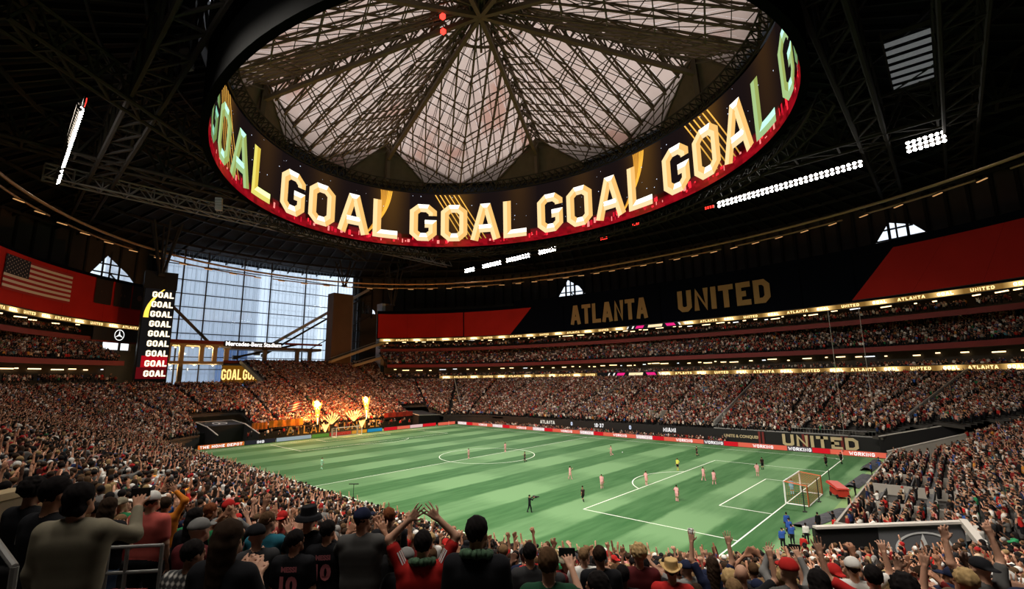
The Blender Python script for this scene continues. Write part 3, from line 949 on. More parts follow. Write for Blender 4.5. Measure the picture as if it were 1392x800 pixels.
mb.build('light_streaks', TXM, halo)['kind'] = 'stuff'
mb = MB()
for i in range(230):
    s = random.uniform(0, HPER); wd = random.uniform(.2, .9); h = random.uniform(.2, 1.6)
    z = 57.2+random.random()*1.4
    sq(s, z, s+wd, z+h, random.choice(((1.3, .03, .05), (.7, .01, .03), (1.4, .35, .3))), .12)
mb.build('skyline_blocks', TXM, halo)['kind'] = 'stuff'
mb = MB()
for i in range(150):
    s = random.uniform(0, HPER); z = random.uniform(62, 73.6); d = random.choice((.1, .14, .2)); sq(s, z, s+d, z+d, (1.1, 1.2, 1.5), .11)
mb.build('star_points', TXM, halo)['kind'] = 'stuff'
# lattice ring above the screen
rt = empty('ring_truss', (0, 0, 0)); tag(rt, 'dark lattice ring truss along the top of the oval screen', 'truss')
for off, z, nm in ((.5, 74.4, 'bottom_chord'), (2.2, 76.9, 'top_chord'), (-1.0, 76.9, 'top_chord')):
    mb = MB()
    for i in range(150): mb.beam(halo_pt(HPER*i/150, z, off), halo_pt(HPER*(i+1)/150, z, off), .28)
    mb.build(nm, DT, rt)
mb = MB()
for i in range(150):
    s0, s1 = HPER*i/150, HPER*(i+1)/150; sm = (s0+s1)/2
    for off in (2.2, -1.0):
        mb.beam(halo_pt(s0, 74.4, .5), halo_pt(sm, 76.9, off), .2); mb.beam(halo_pt(sm, 76.9, off), halo_pt(s1, 74.4, .5), .2)
    mb.beam(halo_pt(sm, 76.9, 2.2), halo_pt(sm, 76.9, -1.0), .18)
o = mb.build('lattice', DT, rt); o['kind'] = 'stuff'
# lower service truss outside and below the far half of the screen
st = empty('service_truss', (0, 0, 0)); tag(st, 'dark service truss hanging just below the far half of the oval screen', 'truss')
SA, SB = s_of(18), s_of(205); NS_ = 64
def sp_(i): return SA+(SB-SA)*i/NS_
for off, z in ((-2, 54.6), (-5, 54.6), (-3.5, 57.5)):
    mb = MB()
    for i in range(NS_): mb.beam(halo_pt(sp_(i), z, off), halo_pt(sp_(i+1), z, off), .3)
    mb.build('chord', DT, st)
mb = MB()
for i in range(NS_):
    s0, s1 = sp_(i), sp_(i+1); sm = (s0+s1)/2
    for off in (-2, -5): mb.beam(halo_pt(s0, 54.6, off), halo_pt(sm, 57.5, -3.5), .2); mb.beam(halo_pt(sm, 57.5, -3.5), halo_pt(s1, 54.6, off), .2)
    mb.beam(halo_pt(s0, 54.6, -2), halo_pt(s1, 54.6, -5), .2)
o = mb.build('lattice', DT, st); o['kind'] = 'stuff'

# ================================================================== FLOOD LAMP BANKS
LENS = M('flood_lens', (1, 1, 1), emit=(1, .97, .92), es=30)
def flood_bank(x0, x1, y, z0, z1, label, n, rows=2, face=-1):
    r = empty('flood_bank', (0, 0, 0)); tag(r, label, 'floodlight', 'flood lamp banks')
    mb = MB(); mb.beam((x0, y+.5*-face, z0+.6), (x1, y+.5*-face, z1+.6), .5, .5); mb.build('rail', DT, r)
    for i in range(n):
        for k in range(rows):
            f = (i+.5)/n; x = x0+(x1-x0)*f; z = z0+(z1-z0)*f+k*.95
            c = V(x, y, z); d = V(0, face*.62, -.78)
            mh = MB(); mh.tube(c, c-d*.7, .42, 8, .25); mh.build('lamp_housing', DT, r)
            ml = MB(); ml.lathe([(0, -.03), (.22, -.02), (.37, .02)], (0, 0, 0), 10)
            # tip the lens towards the pitch
            q = d.to_track_quat('Z', 'Y'); ml.v = [tuple(c+d*.04+q @ Vector(p)) for p in ml.v]
            ml.build('lamp_lens', LENS, r)
    return r
flood_bank(-75.5, -69.5, 61.5, 58.0, 58.0, 'small bright flood lamp cluster, first in the row below the ring screen', 5)
flood_bank(-65, -54.5, 61.5, 58.1, 58.1, 'bright flood lamp cluster, second in the row below the ring screen', 8)
flood_bank(-52, -40, 61.5, 58.2, 58.2, 'bright flood lamp cluster, third in the row below the ring screen', 9)
flood_bank(-36, -28, 61.5, 58.3, 58.3, 'bright flood lamp cluster, last in the row below the ring screen', 7)
flood_bank(27.5, 59.5, 59.5, 58.8, 60.2, 'long bright flood lamp row above the gold lettered banner', 30)
flood_bank(67, 73.5, 59.0, 60.4, 60.8, 'short bright flood lamp row beside the ladder truss', 7, 3)
flood_bank(-35, -64, -61.6, 60.6, 59.6, 'bright column of flood lamps in the dark corner', 26, 2, 1)
flood_bank(-67, -74, -61.6, 59.2, 59.0, 'small separate flood lamps at the lower end of the dark corner column', 5, 2, 1)
flood_bank(4, 22, -61.6, 59.8, 59.8, 'unseen flood lamp row high over the near touchline', 16, 1, 1)  # this row and the next are unseen, added for the near-side lights
flood_bank(24, 70, -61.6, 60.0, 60.0, 'unseen flood lamp row over the near corner stand', 18, 1, 1)
flood_bank(42, 74, -73.0, 57.2, 57.2, 'unseen flood lamp row added above the nearest seats', 14, 1, 1)  # added out of view to go with the near crowd's extra light
REDL = M('red_lamp', emit=(1, .03, .02), es=4)
for (x, y, z, lab) in ((25.5, 59.6, 58.7, 'red signal lamps at the left end of the long flood row'), (-33.5, -61.6, 61.0, 'red signal lamps at the top of the corner flood column'), (-6, 57, 56.2, 'red signal lamps under the ring screen below the third word'), (6, 55, 57.4, 'red signal lamps under the ring screen below the fourth word')):
    r = empty('signal_lamp', (x, y, z)); tag(r, lab, 'lamp', 'red signal lamps')
    mb = MB(); mb.box((0, 0, .45), (2.4, .3, .9)); mb.build('housing', BLACK, r)
    for k in range(8):
        mb = MB(); mb.box((-1+(k % 4)*.66, -.2 if y > 0 else .2, .25+(k//4)*.42), (.34, .12, .24)); mb.build('lens', REDL, r)
# hanging loudspeakers
for (x, y, z, rz, lab) in ((-14, -52, 66, .5, 'pale hanging loudspeaker cluster high in the dark corner'), (-62, -33, 60, 1.0, 'pale hanging loudspeaker below the diagonal roof truss'), (66, 4, 66, -.4, 'pale hanging loudspeaker beside the right roof truss')):
    r = empty('loudspeaker', (x, y, z), rz); tag(r, lab, 'speaker', 'roof loudspeakers')
    ms = M('speaker_grey', (.42, .40, .37), .5)
    for k in range(5):
        mb = MB(); mb.box((0, k*.16, -k*.62), (1.5, .9, .55)); mb.build('cabinet', ms, r)
    mb = MB(); mb.tube((0, 0, .3), (0, 0, 6), .06, 6); mb.build('cable', DT, r)

# skylight louvre beside the right-hand roof truss: slats glow by emission in place of daylight
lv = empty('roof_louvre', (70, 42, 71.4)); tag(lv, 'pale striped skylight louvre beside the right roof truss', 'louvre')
LVM = M('louvre_glow', (.3, .3, .3), emit=(.85, .88, .92), es=.10, nscale=1.5, namt=.4)
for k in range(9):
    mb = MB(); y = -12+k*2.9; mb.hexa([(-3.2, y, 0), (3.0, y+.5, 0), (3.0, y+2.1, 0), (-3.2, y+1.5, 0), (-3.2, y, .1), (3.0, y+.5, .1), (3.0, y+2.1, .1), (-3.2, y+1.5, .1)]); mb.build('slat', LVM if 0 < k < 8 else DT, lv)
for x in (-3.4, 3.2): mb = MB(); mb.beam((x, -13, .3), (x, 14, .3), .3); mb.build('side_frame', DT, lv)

# ================================================================== BANNERS ON THE UPPER RING
REDB = M('red_fabric', (.46, .022, .017), .8, nscale=.12, namt=.25, spec=.05)
NAVY = M('black_fabric', (.0045, .0055, .010), 1.0, spec=0)
GOLD = M('gold_print', (.40, .235, .085), .7)
def band_pt(phi, z, off=0.0):
    return pol(rS(phi)+.3-off, phi, z)
# arc table of the upper ring so that lettering keeps its proportions
_ph = np.linspace(0, 2*PI, 2881)
_rx = np.array([(rS(p)*math.cos(p), rS(p)*math.sin(p)) for p in _ph])
_ra = np.concatenate([[0], np.cumsum(np.linalg.norm(np.diff(_rx, axis=0), axis=1))])
def s_phi(ph): return float(np.interp(ph, _ph, _ra))
def phi_s(s): return float(np.interp(s, _ra, _ph))
def banner(name, ph0, ph1, z0, z1, mat, label, n=110, slant0=0.0, slant1=0.0, group='upper ring banners', out=0.0):
    """cloth banner between two angles; slants move the top ends along the ring (metres)"""
    r = empty(name, band_pt((ph0+ph1)/2, z0)); tag(r, label, 'banner', group)
    base = Vector(r.location)
    s0, s1 = s_phi(ph0), s_phi(ph1)
    panels = max(1, int(abs(s1-s0)/11))
    for k in range(panels):
        mb = MB(); m = max(2, n//panels)
        for i in range(m):
            def pt(u, z, off):
                f = (z-z0)/(z1-z0); s = (s0+slant0*f)*(1-u)+(s1+slant1*f)*u
                p = phi_s(s); return Vector(band_pt(p, z, off+out))-base
            u0, u1 = (k+(i/m)*.997)/panels, (k+((i+1)/m)*.997)/panels
            zs = frange(z0, z1, 3)
            for za, zb in zip(zs[:-1], zs[1:]):
                mb.quad(pt(u0, za, 0), pt(u1, za, 0), pt(u1, zb, 0), pt(u0, zb, 0))
        mb.build('cloth_panel', mat, r)
    mb = MB(); ps = [phi_s(s0+(s1-s0)*i/12) for i in range(13)]
    for a, b in zip(ps[:-1], ps[1:]): mb.beam(Vector(band_pt(a, z0-.1))-base, Vector(band_pt(b, z0-.1))-base, .2)
    mb.build('bottom_batten', BLACK, r)
    return r
ZB0, ZB1 = 32.0, 43.4
# red (left, two lengths), black with gold writing, red (right)
def D(a): return RAD(a)
banner('red_banner', D(141.0), D(158.8), ZB0, 42.2, REDB, 'red banner over the far corner, left length of the long red run')
banner('red_banner', D(129.9), D(140.8), ZB0, 42.2, REDB, 'red banner with a slanted end beside the black lettered banners', slant0=-9.5*1.0, out=.16)
banner('black_banner', D(116.2), D(129.7), ZB0, ZB1, NAVY, 'plain black banner between the slanted red one and the gold lettering', slant1=-9.5*.0)
b1 = banner('black_banner', D(90.8), D(116.0), ZB0, ZB1+.3, NAVY, 'black banner with gold ATLANTA lettering')
b2 = banner('black_banner', D(62.8), D(90.6), ZB0, ZB1+.5, NAVY, 'black banner with gold UNITED lettering')
banner('black_banner', D(55.3), D(62.6), ZB0, ZB1+.5, NAVY, 'plain black banner beside the slanted right red banner')
banner('red_banner', D(30), D(55.9), ZB0+.4, ZB1+.2, REDB, 'plain red banner on the right with a slanted end', slant1=-10.0, out=.16)
# black hem along the top of the banners
mb = MB(); ring_strip(mb, lambda p: rS(p)+.4, 43.2, 45.4, D(28), D(129), 60)
ring_strip(mb, lambda p: rS(p)+.4, 42.2, 43.6, D(129), D(159), 24)
ring_strip(mb, lambda p: rS(p)+.2, 31.6, 32.1, D(22), D(159), 80)
ring_strip(mb, lambda p: rS(p)+.55, 31.6, 43.2, D(28), D(159), 80)
ring_strip(mb, lambda p: rS(p)+.55, 31.6, 44.5, D(198), D(236), 24)
tag(mb.build('trim_3', NAVY), 'black backing and hem behind the upper banners', 'trim', kind='structure')
def band_text(txt, ph_l, ph_r, z, h, th, parent, mat, gap=.9, off=.4):
    sl, sr = s_phi(ph_l), s_phi(ph_r); tot = abs(sl-sr)
    # choose letter width so that the word fills the length
    lo, hi = .5, 12
    for _ in range(30):
        m = (lo+hi)/2
        if text_quads(txt, h, m, th, gap)[1] < tot: lo = m
        else: hi = m
    base = Vector(parent.location)
    c = (sl+sr)/2
    text_part(txt, h, lo, th, gap, lambda x, y: tuple(Vector(band_pt(phi_s(c-x), z+y, off))-base), mat, parent, 'letter', True)
band_text('ATLANTA', D(114.2), D(93.9), 34.0, 7.2, 1.4, b1, GOLD, .62)
band_text('UNITED', D(86.4), D(67.6), 34.6, 6.9, 1.6, b2, GOLD, .8)
# corner side
lb = banner('red_banner', D(198.3), D(224), 31.9, 43.6, REDB, 'red banner behind the striped flag at the dark corner', 110)
# striped flag with a star field, hung flat over the red banner
fl = empty('striped_flag', band_pt(D(215.5), 35)); tag(fl, 'large flag with red and white stripes and a starred blue corner', 'flag')
base = Vector(fl.location)
FR, FW, FB = M('flag_red', (.36, .02, .02), .8), M('flag_white', (.72, .62, .55), .8), M('flag_blue', (.02, .02, .035), .8)
s0, s1 = s_phi(D(221.1)), s_phi(D(209.9)); zt_, zb_ = 42.6, 35.0
for i in range(13):
    mb = MB(); za, zb = zt_-(zt_-zb_)*i/13, zt_-(zt_-zb_)*(i+1)/13
    for k in range(8):
        u0, u1 = k/8, (k+1)/8; f = [Vector(band_pt(phi_s(s0+(s1-s0)*u), z, .22))-base for u, z in ((u0, za), (u1, za), (u1, zb), (u0, zb))]
        mb.quad(*f)
    mb.build('stripe', FR if i % 2 == 0 else FW, fl)
mb = MB()
for k in range(4):
    u0, u1 = k/4*.37, (k+1)/4*.37; zc = zt_-(zt_-zb_)*7/13
    mb.quad(*[Vector(band_pt(phi_s(s0+(s1-s0)*u), z, .26))-base for u, z in ((u0, zt_), (u1, zt_), (u1, zc), (u0, zc))])
cant = mb.build('canton', FB, fl)
mb = MB()
for rr in range(9):
    for cc in range(6 if rr % 2 == 0 else 5):
        u = (.03+cc*.0605+(0 if rr % 2 == 0 else .03)); z = zt_-.28-rr*.435
        s = s0+(s1-s0)*u; pts = []
        for k in range(10):
            r_ = .17 if k % 2 == 0 else .075; t = PI/2+k*PI/5
            pts.append(Vector(band_pt(phi_s(s+r_*math.cos(t)), z+r_*math.sin(t), .3))-base)
        mb.poly(pts)
o = mb.build('stars', FW, fl); o['kind'] = 'stuff'
# three dark pennants
for k, (a, b) in enumerate(((206.2, 203.6), (203.2, 200.7), (200.5, 198.3))):
    r = empty('dark_pennant', band_pt(D((a+b)/2), 36.6)); base = Vector(r.location)
    tag(r, ['dark hanging pennant, nearest the striped flag', 'dark hanging pennant, the middle one of three', 'dark hanging pennant, nearest the scoreboard tower'][k], 'banner', 'dark pennants')
    mb = MB(); mb.quad(*[Vector(band_pt(D(p), z, .25))-base for p, z in ((a, 36.6), (b, 36.6), (b, 43.3), (a, 43.3))]); mb.build('cloth', M('pennant_cloth', (.03, .018, .016), .8), r)
    mb = MB(); c = (a+b)/2
    for q in range(6):
        t = 2*PI*q/6; t2 = 2*PI*(q+1)/6
        mb.poly([Vector(band_pt(phi_s(s_phi(D(c))+dx), 40+dz, .3))-base for dx, dz in ((0, 0), (.8*math.cos(t), .95*math.sin(t)), (.8*math.cos(t2), .95*math.sin(t2)))])
    mb.build('crest', M('pennant_crest', (.12, .05, .03), .7), r)
    mb = MB(); mb.beam(Vector(band_pt(D(a), 43.4, .3))-base, Vector(band_pt(D(b), 43.4, .3))-base, .2); mb.build('rod', BLACK, r)

# ================================================================== LED RIBBONS
def three_star(mb, cx, cy, R, mp, th=.12, n=32):
    """ring with a three-pointed star inside; mp maps 2-D to 3-D"""
    for i in range(n):
        a, b = 2*PI*i/n, 2*PI*(i+1)/n
        mb.quad(*[mp(cx+r*math.cos(t), cy+r*math.sin(t)) for r, t in ((R*(1-th), a), (R*(1-th), b), (R, b), (R, a))])
    for k in range(3):
        t = PI/2+k*2*PI/3; tip = (cx+R*.94*math.cos(t), cy+R*.94*math.sin(t))
        for sg in (-1, 1):
            q = t+sg*PI/3; mb.poly([mp(cx, cy), mp(*tip), mp(cx+R*.17*math.cos(q), cy+R*.17*math.sin(q))])
RIBM = M_screen('ribbon_screen', 1.0)
def ribbon(rf, z0, h, p0, p1, label, cell, special=None):
    r = empty('led_ribbon', (0, 0, z0)); tag(r, label, 'screen', 'LED ribbons')
    # arc table
    ps = np.linspace(p0, p1, 600); xy = np.array([(rf(p)*math.cos(p), rf(p)*math.sin(p)) for p in ps])
    ar = np.concatenate([[0], np.cumsum(np.linalg.norm(np.diff(xy, axis=0), axis=1))]); T = ar[-1]
    def pt(s, z, off):
        p = float(np.interp(T-s, ar, ps)); return pol(rf(p)-off, p, z)      # s runs in reading direction
    n = int(T/cell); words = ['', 'ATLANTA', '', 'UNITED']
    for k in range(n):
        sp = special and special[0] <= (k+.5)*cell <= special[1]
        a, b = k*cell, (k+1)*cell; mb = MB(); m = 8
        for i in range(m):
            u0, u1 = i/m, (i+1)/m
            def colr(u):
                if sp: return (.008, .008, .008)
                g = math.exp(-((u-.5)/.30)**2) if words[k % 4] == '' else .06
                return (.13+1.6*g, .055+1.05*g, .006+.36*g)
            c0, c1 = colr(u0), colr(u1)
            nn = len(mb.v)
            mb.v += [pt(a+(b-a)*u0, 0, 0), pt(a+(b-a)*u1, 0, 0), pt(a+(b-a)*u1, h, 0), pt(a+(b-a)*u0, h, 0)]
            mb.f.append((nn, nn+1, nn+2, nn+3)); mb.mi.append(0)
            mb.c = (mb.c or [])+[c0, c1, c1, c0]
        pn = mb.build('screen_panel', RIBM, r)
        if sp: continue
        wtx = words[k % 4] or 'GOAL'
        L, W = text_quads(wtx, h*.62, h*.36, h*.17, h*.13)
        mb = MB(); c = (a+b)/2; col = (1.7, 1.15, .48) if words[k % 4] else (2.0, 1.8, 1.35)
        for ch, x0, qs in L:
            for pts, nn in qs: mb.quad(*[pt(c+p.x+x0-W/2, h*.19+p.y, .06) for p in pts], 0, col)
        mb.build('lettering', RIBM, pn)
    if special:
        mid = sum(special)/2; mb = MB()
        for x0, x1, sl, c in ((-9.5, -9.0, .5, (.9, .85, .8)), (-7.6, -7.0, .5, (.9, .85, .8)), (-6.2, -3.4, .6, (.85, .02, .22)), (-1.6, 3.4, .3, (1.1, .85, .5)), (5.2, 8.2, -.6, (.85, .02, .22)), (9.4, 10.0, -.5, (.9, .85, .8)), (11.2, 11.7, -.5, (.9, .85, .8))):
            mb.quad(pt(mid+x0, h*.12, .07), pt(mid+x1, h*.12, .07), pt(mid+x1+sl, h*.88, .07), pt(mid+x0+sl, h*.88, .07), 0, c)
        mb.build('sponsor_blocks', RIBM, r)['kind'] = 'stuff'
    mb = MB(); ss = frange(0, T, 100)
    for a, b in zip(ss[:-1], ss[1:]): mb.beam(pt(a, -.1, -.1), pt(b, -.1, -.1), .25)
    mb.build('bottom_rail', BLACK, r); mb = MB()
    for a, b in zip(ss[:-1], ss[1:]): mb.beam(pt(a, h+.08, -.1), pt(b, h+.08, -.1), .2)
    mb.build('top_rail', BLACK, r)
    return r
ribbon(lambda p: rS(p)-.5, 30.5, 1.15, D(22), D(158.5), 'upper golden LED ribbon under the gold lettered banners', 6.2, (103.0, 126.0))
ribbon(lambda p: rq33(p)-.5, 14.75, 1.15, D(33.5), D(146.5), 'lower golden LED ribbon above the far lower stand', 5.6, (70, 92))
ribbon(lambda p: rS(p)-.5, 30.4, 1.15, D(199), D(226), 'golden LED ribbon under the red banner with the striped flag', 5.4)
ribbon(lambda p: rq33(p)-.5, 14.9, 1.1, D(221.6), D(231), 'short golden LED ribbon low at the dark corner', 5.0)

# ================================================================== SCOREBOARD TOWER
tw = empty('scoreboard_tower', (-101, -35.6, 13), RAD(-4)); tag(tw, 'tall black screen tower stacked with GOAL lines', 'scoreboard')
mb = MB(); mb.box((-1.6, 0, 16.2), (3.0, 7.6, 34)); mb.build('casing', BLACK, tw)
mb = MB(); mb.box((-1.2, 0, 31.6), (3.4, 7.9, 5.2)); mb.build('head_box', M('soft_black', (.016, .014, .016), .7), tw)
mb = MB(); N = 24
for i in range(N):
    for j in range(8):
        y0, y1 = -3.5+7*j/8, -3.5+7*(j+1)/8; z0, z1 = 3+26*i/N, 3+26*(i+1)/N
        c = (.008, .007, .007)
        if i < 6 and j > 0: c = (.42, .005, .012)
        if i < 3: c = (.10, .004, .006)
        mb.quad((.02, y0, z0), (.02, y1, z0), (.02, y1, z1), (.02, y0, z1), 0, c)
mb.build('screen_face', RIBM, tw)
for k in range(9):
    L, W = text_quads('GOAL', 1.75, .72, .38, .17); mb = MB(); z = 3.6+k*2.86
    for ch, x0, qs in L:
        for pts, nn in qs: mb.quad(*[(.1, p.x*1.06+x0*1.06-W/2+.7, z+p.y) for p in pts], 0, (1.8, 1.5, 1.05))
    mb.build('lettering', RIBM, tw)
mb = MB()
for i in range(16):
    f0, f1 = i/16, (i+1)/16
    def cv(f, o): return (.07, -3.3+o+4.6*f**1.7, 20.5+9*f**.8)
    mb.quad(cv(f0, 0), cv(f1, 0), cv(f1, .9*(1-f1)+.3), cv(f0, .9*(1-f0)+.3), 0, (1.6, 1.0, .12))
mb.build('light_streaks', RIBM, tw)
mb = MB(); mb.box((-.4, 0, .9), (2.4, 6.6, 2.6)); mb.build('base_box', BLACK, tw)
mb = MB(); mb.quad((.85, -1.6, .9), (.85, 1.6, .9), (.85, 1.6, 1.5), (.85, -1.6, 1.5), 0, (.10, .12, .22)); mb.build('info_strip', RIBM, tw)
# emblem sign
es = empty('emblem_sign', band_pt(D(202.4), 26.4)); base = Vector(es.location); tag(es, 'black sign with a white three-pointed star in a ring', 'sign')
mb = MB(); ps = frange(D(206.2), D(198.9), 6)
for a, b in zip(ps[:-1], ps[1:]):
    mb.quad(*[Vector(band_pt(p, z, 1.6))-base for p, z in ((a, 26.6), (b, 26.6), (b, 30.2), (a, 30.2))]); mb.quad(*[Vector(band_pt(p, z, 1.0))-base for p, z in ((b, 26.6), (a, 26.6), (a, 30.2), (b, 30.2))])
mb.build('board', BLACK, es)
mb = MB(); sc_ = s_phi(D(202.2)); three_star(mb, 0, 0, 1.55, lambda x, y: Vector(band_pt(phi_s(sc_-x), 28.4+y, 1.7))-base)
mb.build('emblem', M('white_light', emit=(1, 1, 1), es=1.3), es)
# daylight doors and columns behind the corner tier
for k, (p, wd) in enumerate(((208, 5), (206.5, 3.2), (201.5, 4), (199.6, 2.6))):
    r = empty('lit_opening', pol(rS(D(p))+4.5, D(p), 24.6), D(p)); tag(r, 'bright opening behind the corner tier, %s' % ['the widest', 'next to the widest', 'under the star sign', 'beside the scoreboard tower'][k], 'opening', 'lit openings at the corner')
    mb = MB(); mb.box((0, 0, 1.5), (.2, wd, 3)); mb.build('panel', COOL, r)
    mb = MB(); mb.box((-.1, -wd/2-.3, 1.5), (.5, .6, 3.4)); mb.build('jamb', CONC, r)
    mb = MB(); mb.box((-.1, wd/2+.3, 1.5), (.5, .6, 3.4)); mb.build('jamb', CONC, r)

# ================================================================== END CONCOURSE UNDER THE WINDOW
TAN = M('tan_concrete', (.42, .33, .20), .8, nscale=.3, namt=.2); PIER = M('pier_cladding', (.13, .075, .042), .8, nscale=.25, namt=.2)
r = empty('brown_pier', (-116, 28.6, 0)); tag(r, 'tall brown clad pier standing in front of the end window', 'pier')
mb = MB(); mb.box((0, 0, 25), (5, 8.4, 50)); mb.build('shaft', PIER, r)
mb = MB(); mb.box((.2, 4.35, 25), (4.4, .4, 49)); mb.build('edge_strip', M('pier_edge', (.28, .22, .17), .7), r)
r = empty('grey_pier', (-113, 47.5, 0)); tag(r, 'grey and brown pier end beside the long red banner', 'pier')
mb = MB(); mb.box((0, 1.5, 24), (4, 4, 47)); mb.build('shaft', PIER, r)
mb = MB(); mb.box((0, -1.3, 24), (4, 1.6, 47)); mb.build('edge_strip', M('pier_grey', (.36, .36, .36), .7), r)
def slab(name, y0, y1, x0, x1, z, h, mat, label, lip=None):
    r = empty(name, ((x0+x1)/2, (y0+y1)/2, z)); tag(r, label, 'slab')
    mb = MB(); mb.box((0, 0, 0), (x1-x0, y1-y0, h)); mb.build('deck', mat, r)
    if lip: mb = MB(); mb.box(((x1-x0)/2+.1, 0, h*.7), (.2, y1-y0, h*1.2)); mb.build('parapet', lip, r)
    return r
slab('concourse_deck', -31.5, -9.5, -128, -119, 27.6, 1.0, TAN, 'tan upper concourse deck beside the scoreboard tower', MAROON)
slab('concourse_deck', -9.3, 24, -130, -121, 27.0, 1.0, STEELB, 'brown upper concourse deck carrying the white sign', None)
slab('concourse_deck', -31, -12, -126, -119, 21.4, .9, TAN, 'tan lower concourse deck beside the scoreboard tower', None)
slab('concourse_deck', 9.5, 24, -121.5, -120.5, 29.0, .7, MAROON, 'maroon rail board beside the brown pier', None)
slab('concourse_deck', -12, 44, -126, -119, 21.2, .8, DARKC, 'dark walkway at the back of the end stand', MAROON)
for k, (y, z0, z1) in enumerate(((-28, 21.8, 27.1), (-24.3, 13, 27.1), (-18.5, 21.8, 27.1), (-14.5, 21.8, 27.1), (-10.8, 21.6, 26.5), (2, 21.6, 26.5), (14, 21.6, 26.5), (19, 21.6, 26.5))):
    r = empty('concourse_column', (-120.5, y, z0)); tag(r, 'short %s concourse column, number %s along from the scoreboard tower' % ('tan' if k < 5 else 'dark', ['one', 'two', 'three', 'four', 'five', 'six', 'seven', 'eight'][k]), 'column', 'concourse columns')
    m_ = TAN if k < 5 else STEELB
    mb = MB(); mb.box((0, 0, (z1-z0)/2), (1.1, 1.3, z1-z0)); mb.build('shaft', m_, r)
    mb = MB(); mb.box((0, 0, z1-z0-.2), (1.5, 1.8, .4)); mb.build('capital', m_, r)
for k, (y, z) in enumerate(((-26, 26.6), (-21, 26.6), (-16, 26.6), (-27, 20.7), (-20, 20.7), (-14.5, 20.6))):
    ld = bpy.data.lights.new('concourse_light', 'POINT'); ld.energy = 900; ld.color = (1, .72, .35); ld.shadow_soft_size = .4
    r = empty('concourse_lamp', (-121.5, y, z)); tag(r, 'small warm lamp under the tan concourse deck', 'lamp', 'concourse lamps')
    mb = MB(); mb.lathe([(0, -.25), (.3, -.2), (.35, 0), (0, .1)], (0, 0, 0), 10); mb.build('diffuser', WARM, r)
    lo = bpy.data.objects.new('concourse_light', ld); COL.objects.link(lo); lo.parent = r; lo.location = (0, 0, -.6)
def font_mesh(txt, size, bold=.0):
    cu = bpy.data.curves.new('txt', 'FONT'); cu.body = txt; cu.size = size; cu.offset = bold; cu.resolution_u = 3
    ob = bpy.data.objects.new('txt', cu); COL.objects.link(ob)
    dg = bpy.context.evaluated_depsgraph_get(); me = ob.evaluated_get(dg).to_mesh()
    v = np.array([p.co[:] for p in me.vertices]) if len(me.vertices) else np.zeros((0, 3)); f = [tuple(p.vertices) for p in me.polygons]
    ob.evaluated_get(dg).to_mesh_clear(); bpy.data.objects.remove(ob, do_unlink=True); bpy.data.curves.remove(cu)
    return v, f
def font_part(txt, size, mapper, mat, parent, bold=.02, name='lettering'):
    v, f = font_mesh(txt, size, bold)
    mb = MB(); cx = (v[:, 0].min()+v[:, 0].max())/2
    mb.v = [tuple(mapper(p[0]-cx, p[1])) for p in v]; mb.f = f; mb.mi = [0]*len(f)
    return mb.build(name, mat, parent)
WL_ = M('sign_white', emit=(1, .98, .95), es=1.6)
sg = empty('name_sign', (-118.2, -2.6, 27.7)); tag(sg, 'long dark fascia sign with glowing white writing', 'sign')
mb = MB(); mb.box((-.15, 0, .4), (.3, 19.5, 2.0)); mb.build('board', BLACK, sg)
font_part('Mercedes-Benz Stadium', 2.1, lambda x, y: (.06, x*.93, y-.3), WL_, sg, .04)
sb = empty('corner_screen', (-117.5, -6.2, 17.4), RAD(8)); tag(sb, 'small golden screen reading GOAL below the concourse', 'screen')
mb = MB(); mb.box((-.3, 0, 0), (.5, 13.6, 6.4)); mb.build('casing', BLACK, sb)
mb = MB(); mb.quad((.02, -6.6, -3), (.02, 6.6, -3), (.02, 6.6, 3), (.02, -6.6, 3), 0, (.14, .055, .004)); mb.build('screen_face', RIBM, sb)
for k in (-1, 1):
    L, W = text_quads('GOAL', 3.6, 1.25, .62, .3); mb = MB()
    for ch, x0, qs in L:
        for pts, nn in qs: mb.quad(*[(.1, p.x*.8+x0*.8-W*.4+k*3.6, p.y-1.9) for p in pts], 0, (1.6, 1.0, .32))
    mb.build('lettering', RIBM, sb)
# stair flights and braces in front of the window
def stair(p, q, wd, label):
    p, q = Vector(p), Vector(q); r = empty('stair_flight', p); tag(r, label, 'stair', 'end stairs'); d = q-p; s_ = d.cross(Vector((0, 0, 1))).normalized()
    for o_ in (s_*wd/2, -s_*wd/2):
        mb = MB(); mb.beam(o_, d+o_, .4, 1.0); mb.build('stringer', TAN, r)
    n = int(d.length/.9); mb = MB()
    for i in range(n): mb.box(d*((i+.5)/n)+V(0, 0, .2), (.9, wd, .12) if abs(d.x) > abs(d.y) else (wd, .9, .12))
    o = mb.build('treads', CONC, r); o['kind'] = 'stuff'
    for o_ in (s_*wd/2, -s_*wd/2):
        mb = MB(); mb.tube(o_+V(0, 0, 1.3), d+o_+V(0, 0, 1.3), .07, 6); mb.build('handrail', M('rail_grey', (.35, .35, .35), .4, .5), r)
stair((-111.5, 23, 22.0), (-109, 46, 30.6), 2.6, 'long tan stair flight rising past the brown pier')
stair((-107.5, 31, 20.4), (-105.5, 44, 24.2), 2.2, 'short tan stair flight beside the end of the red banner')
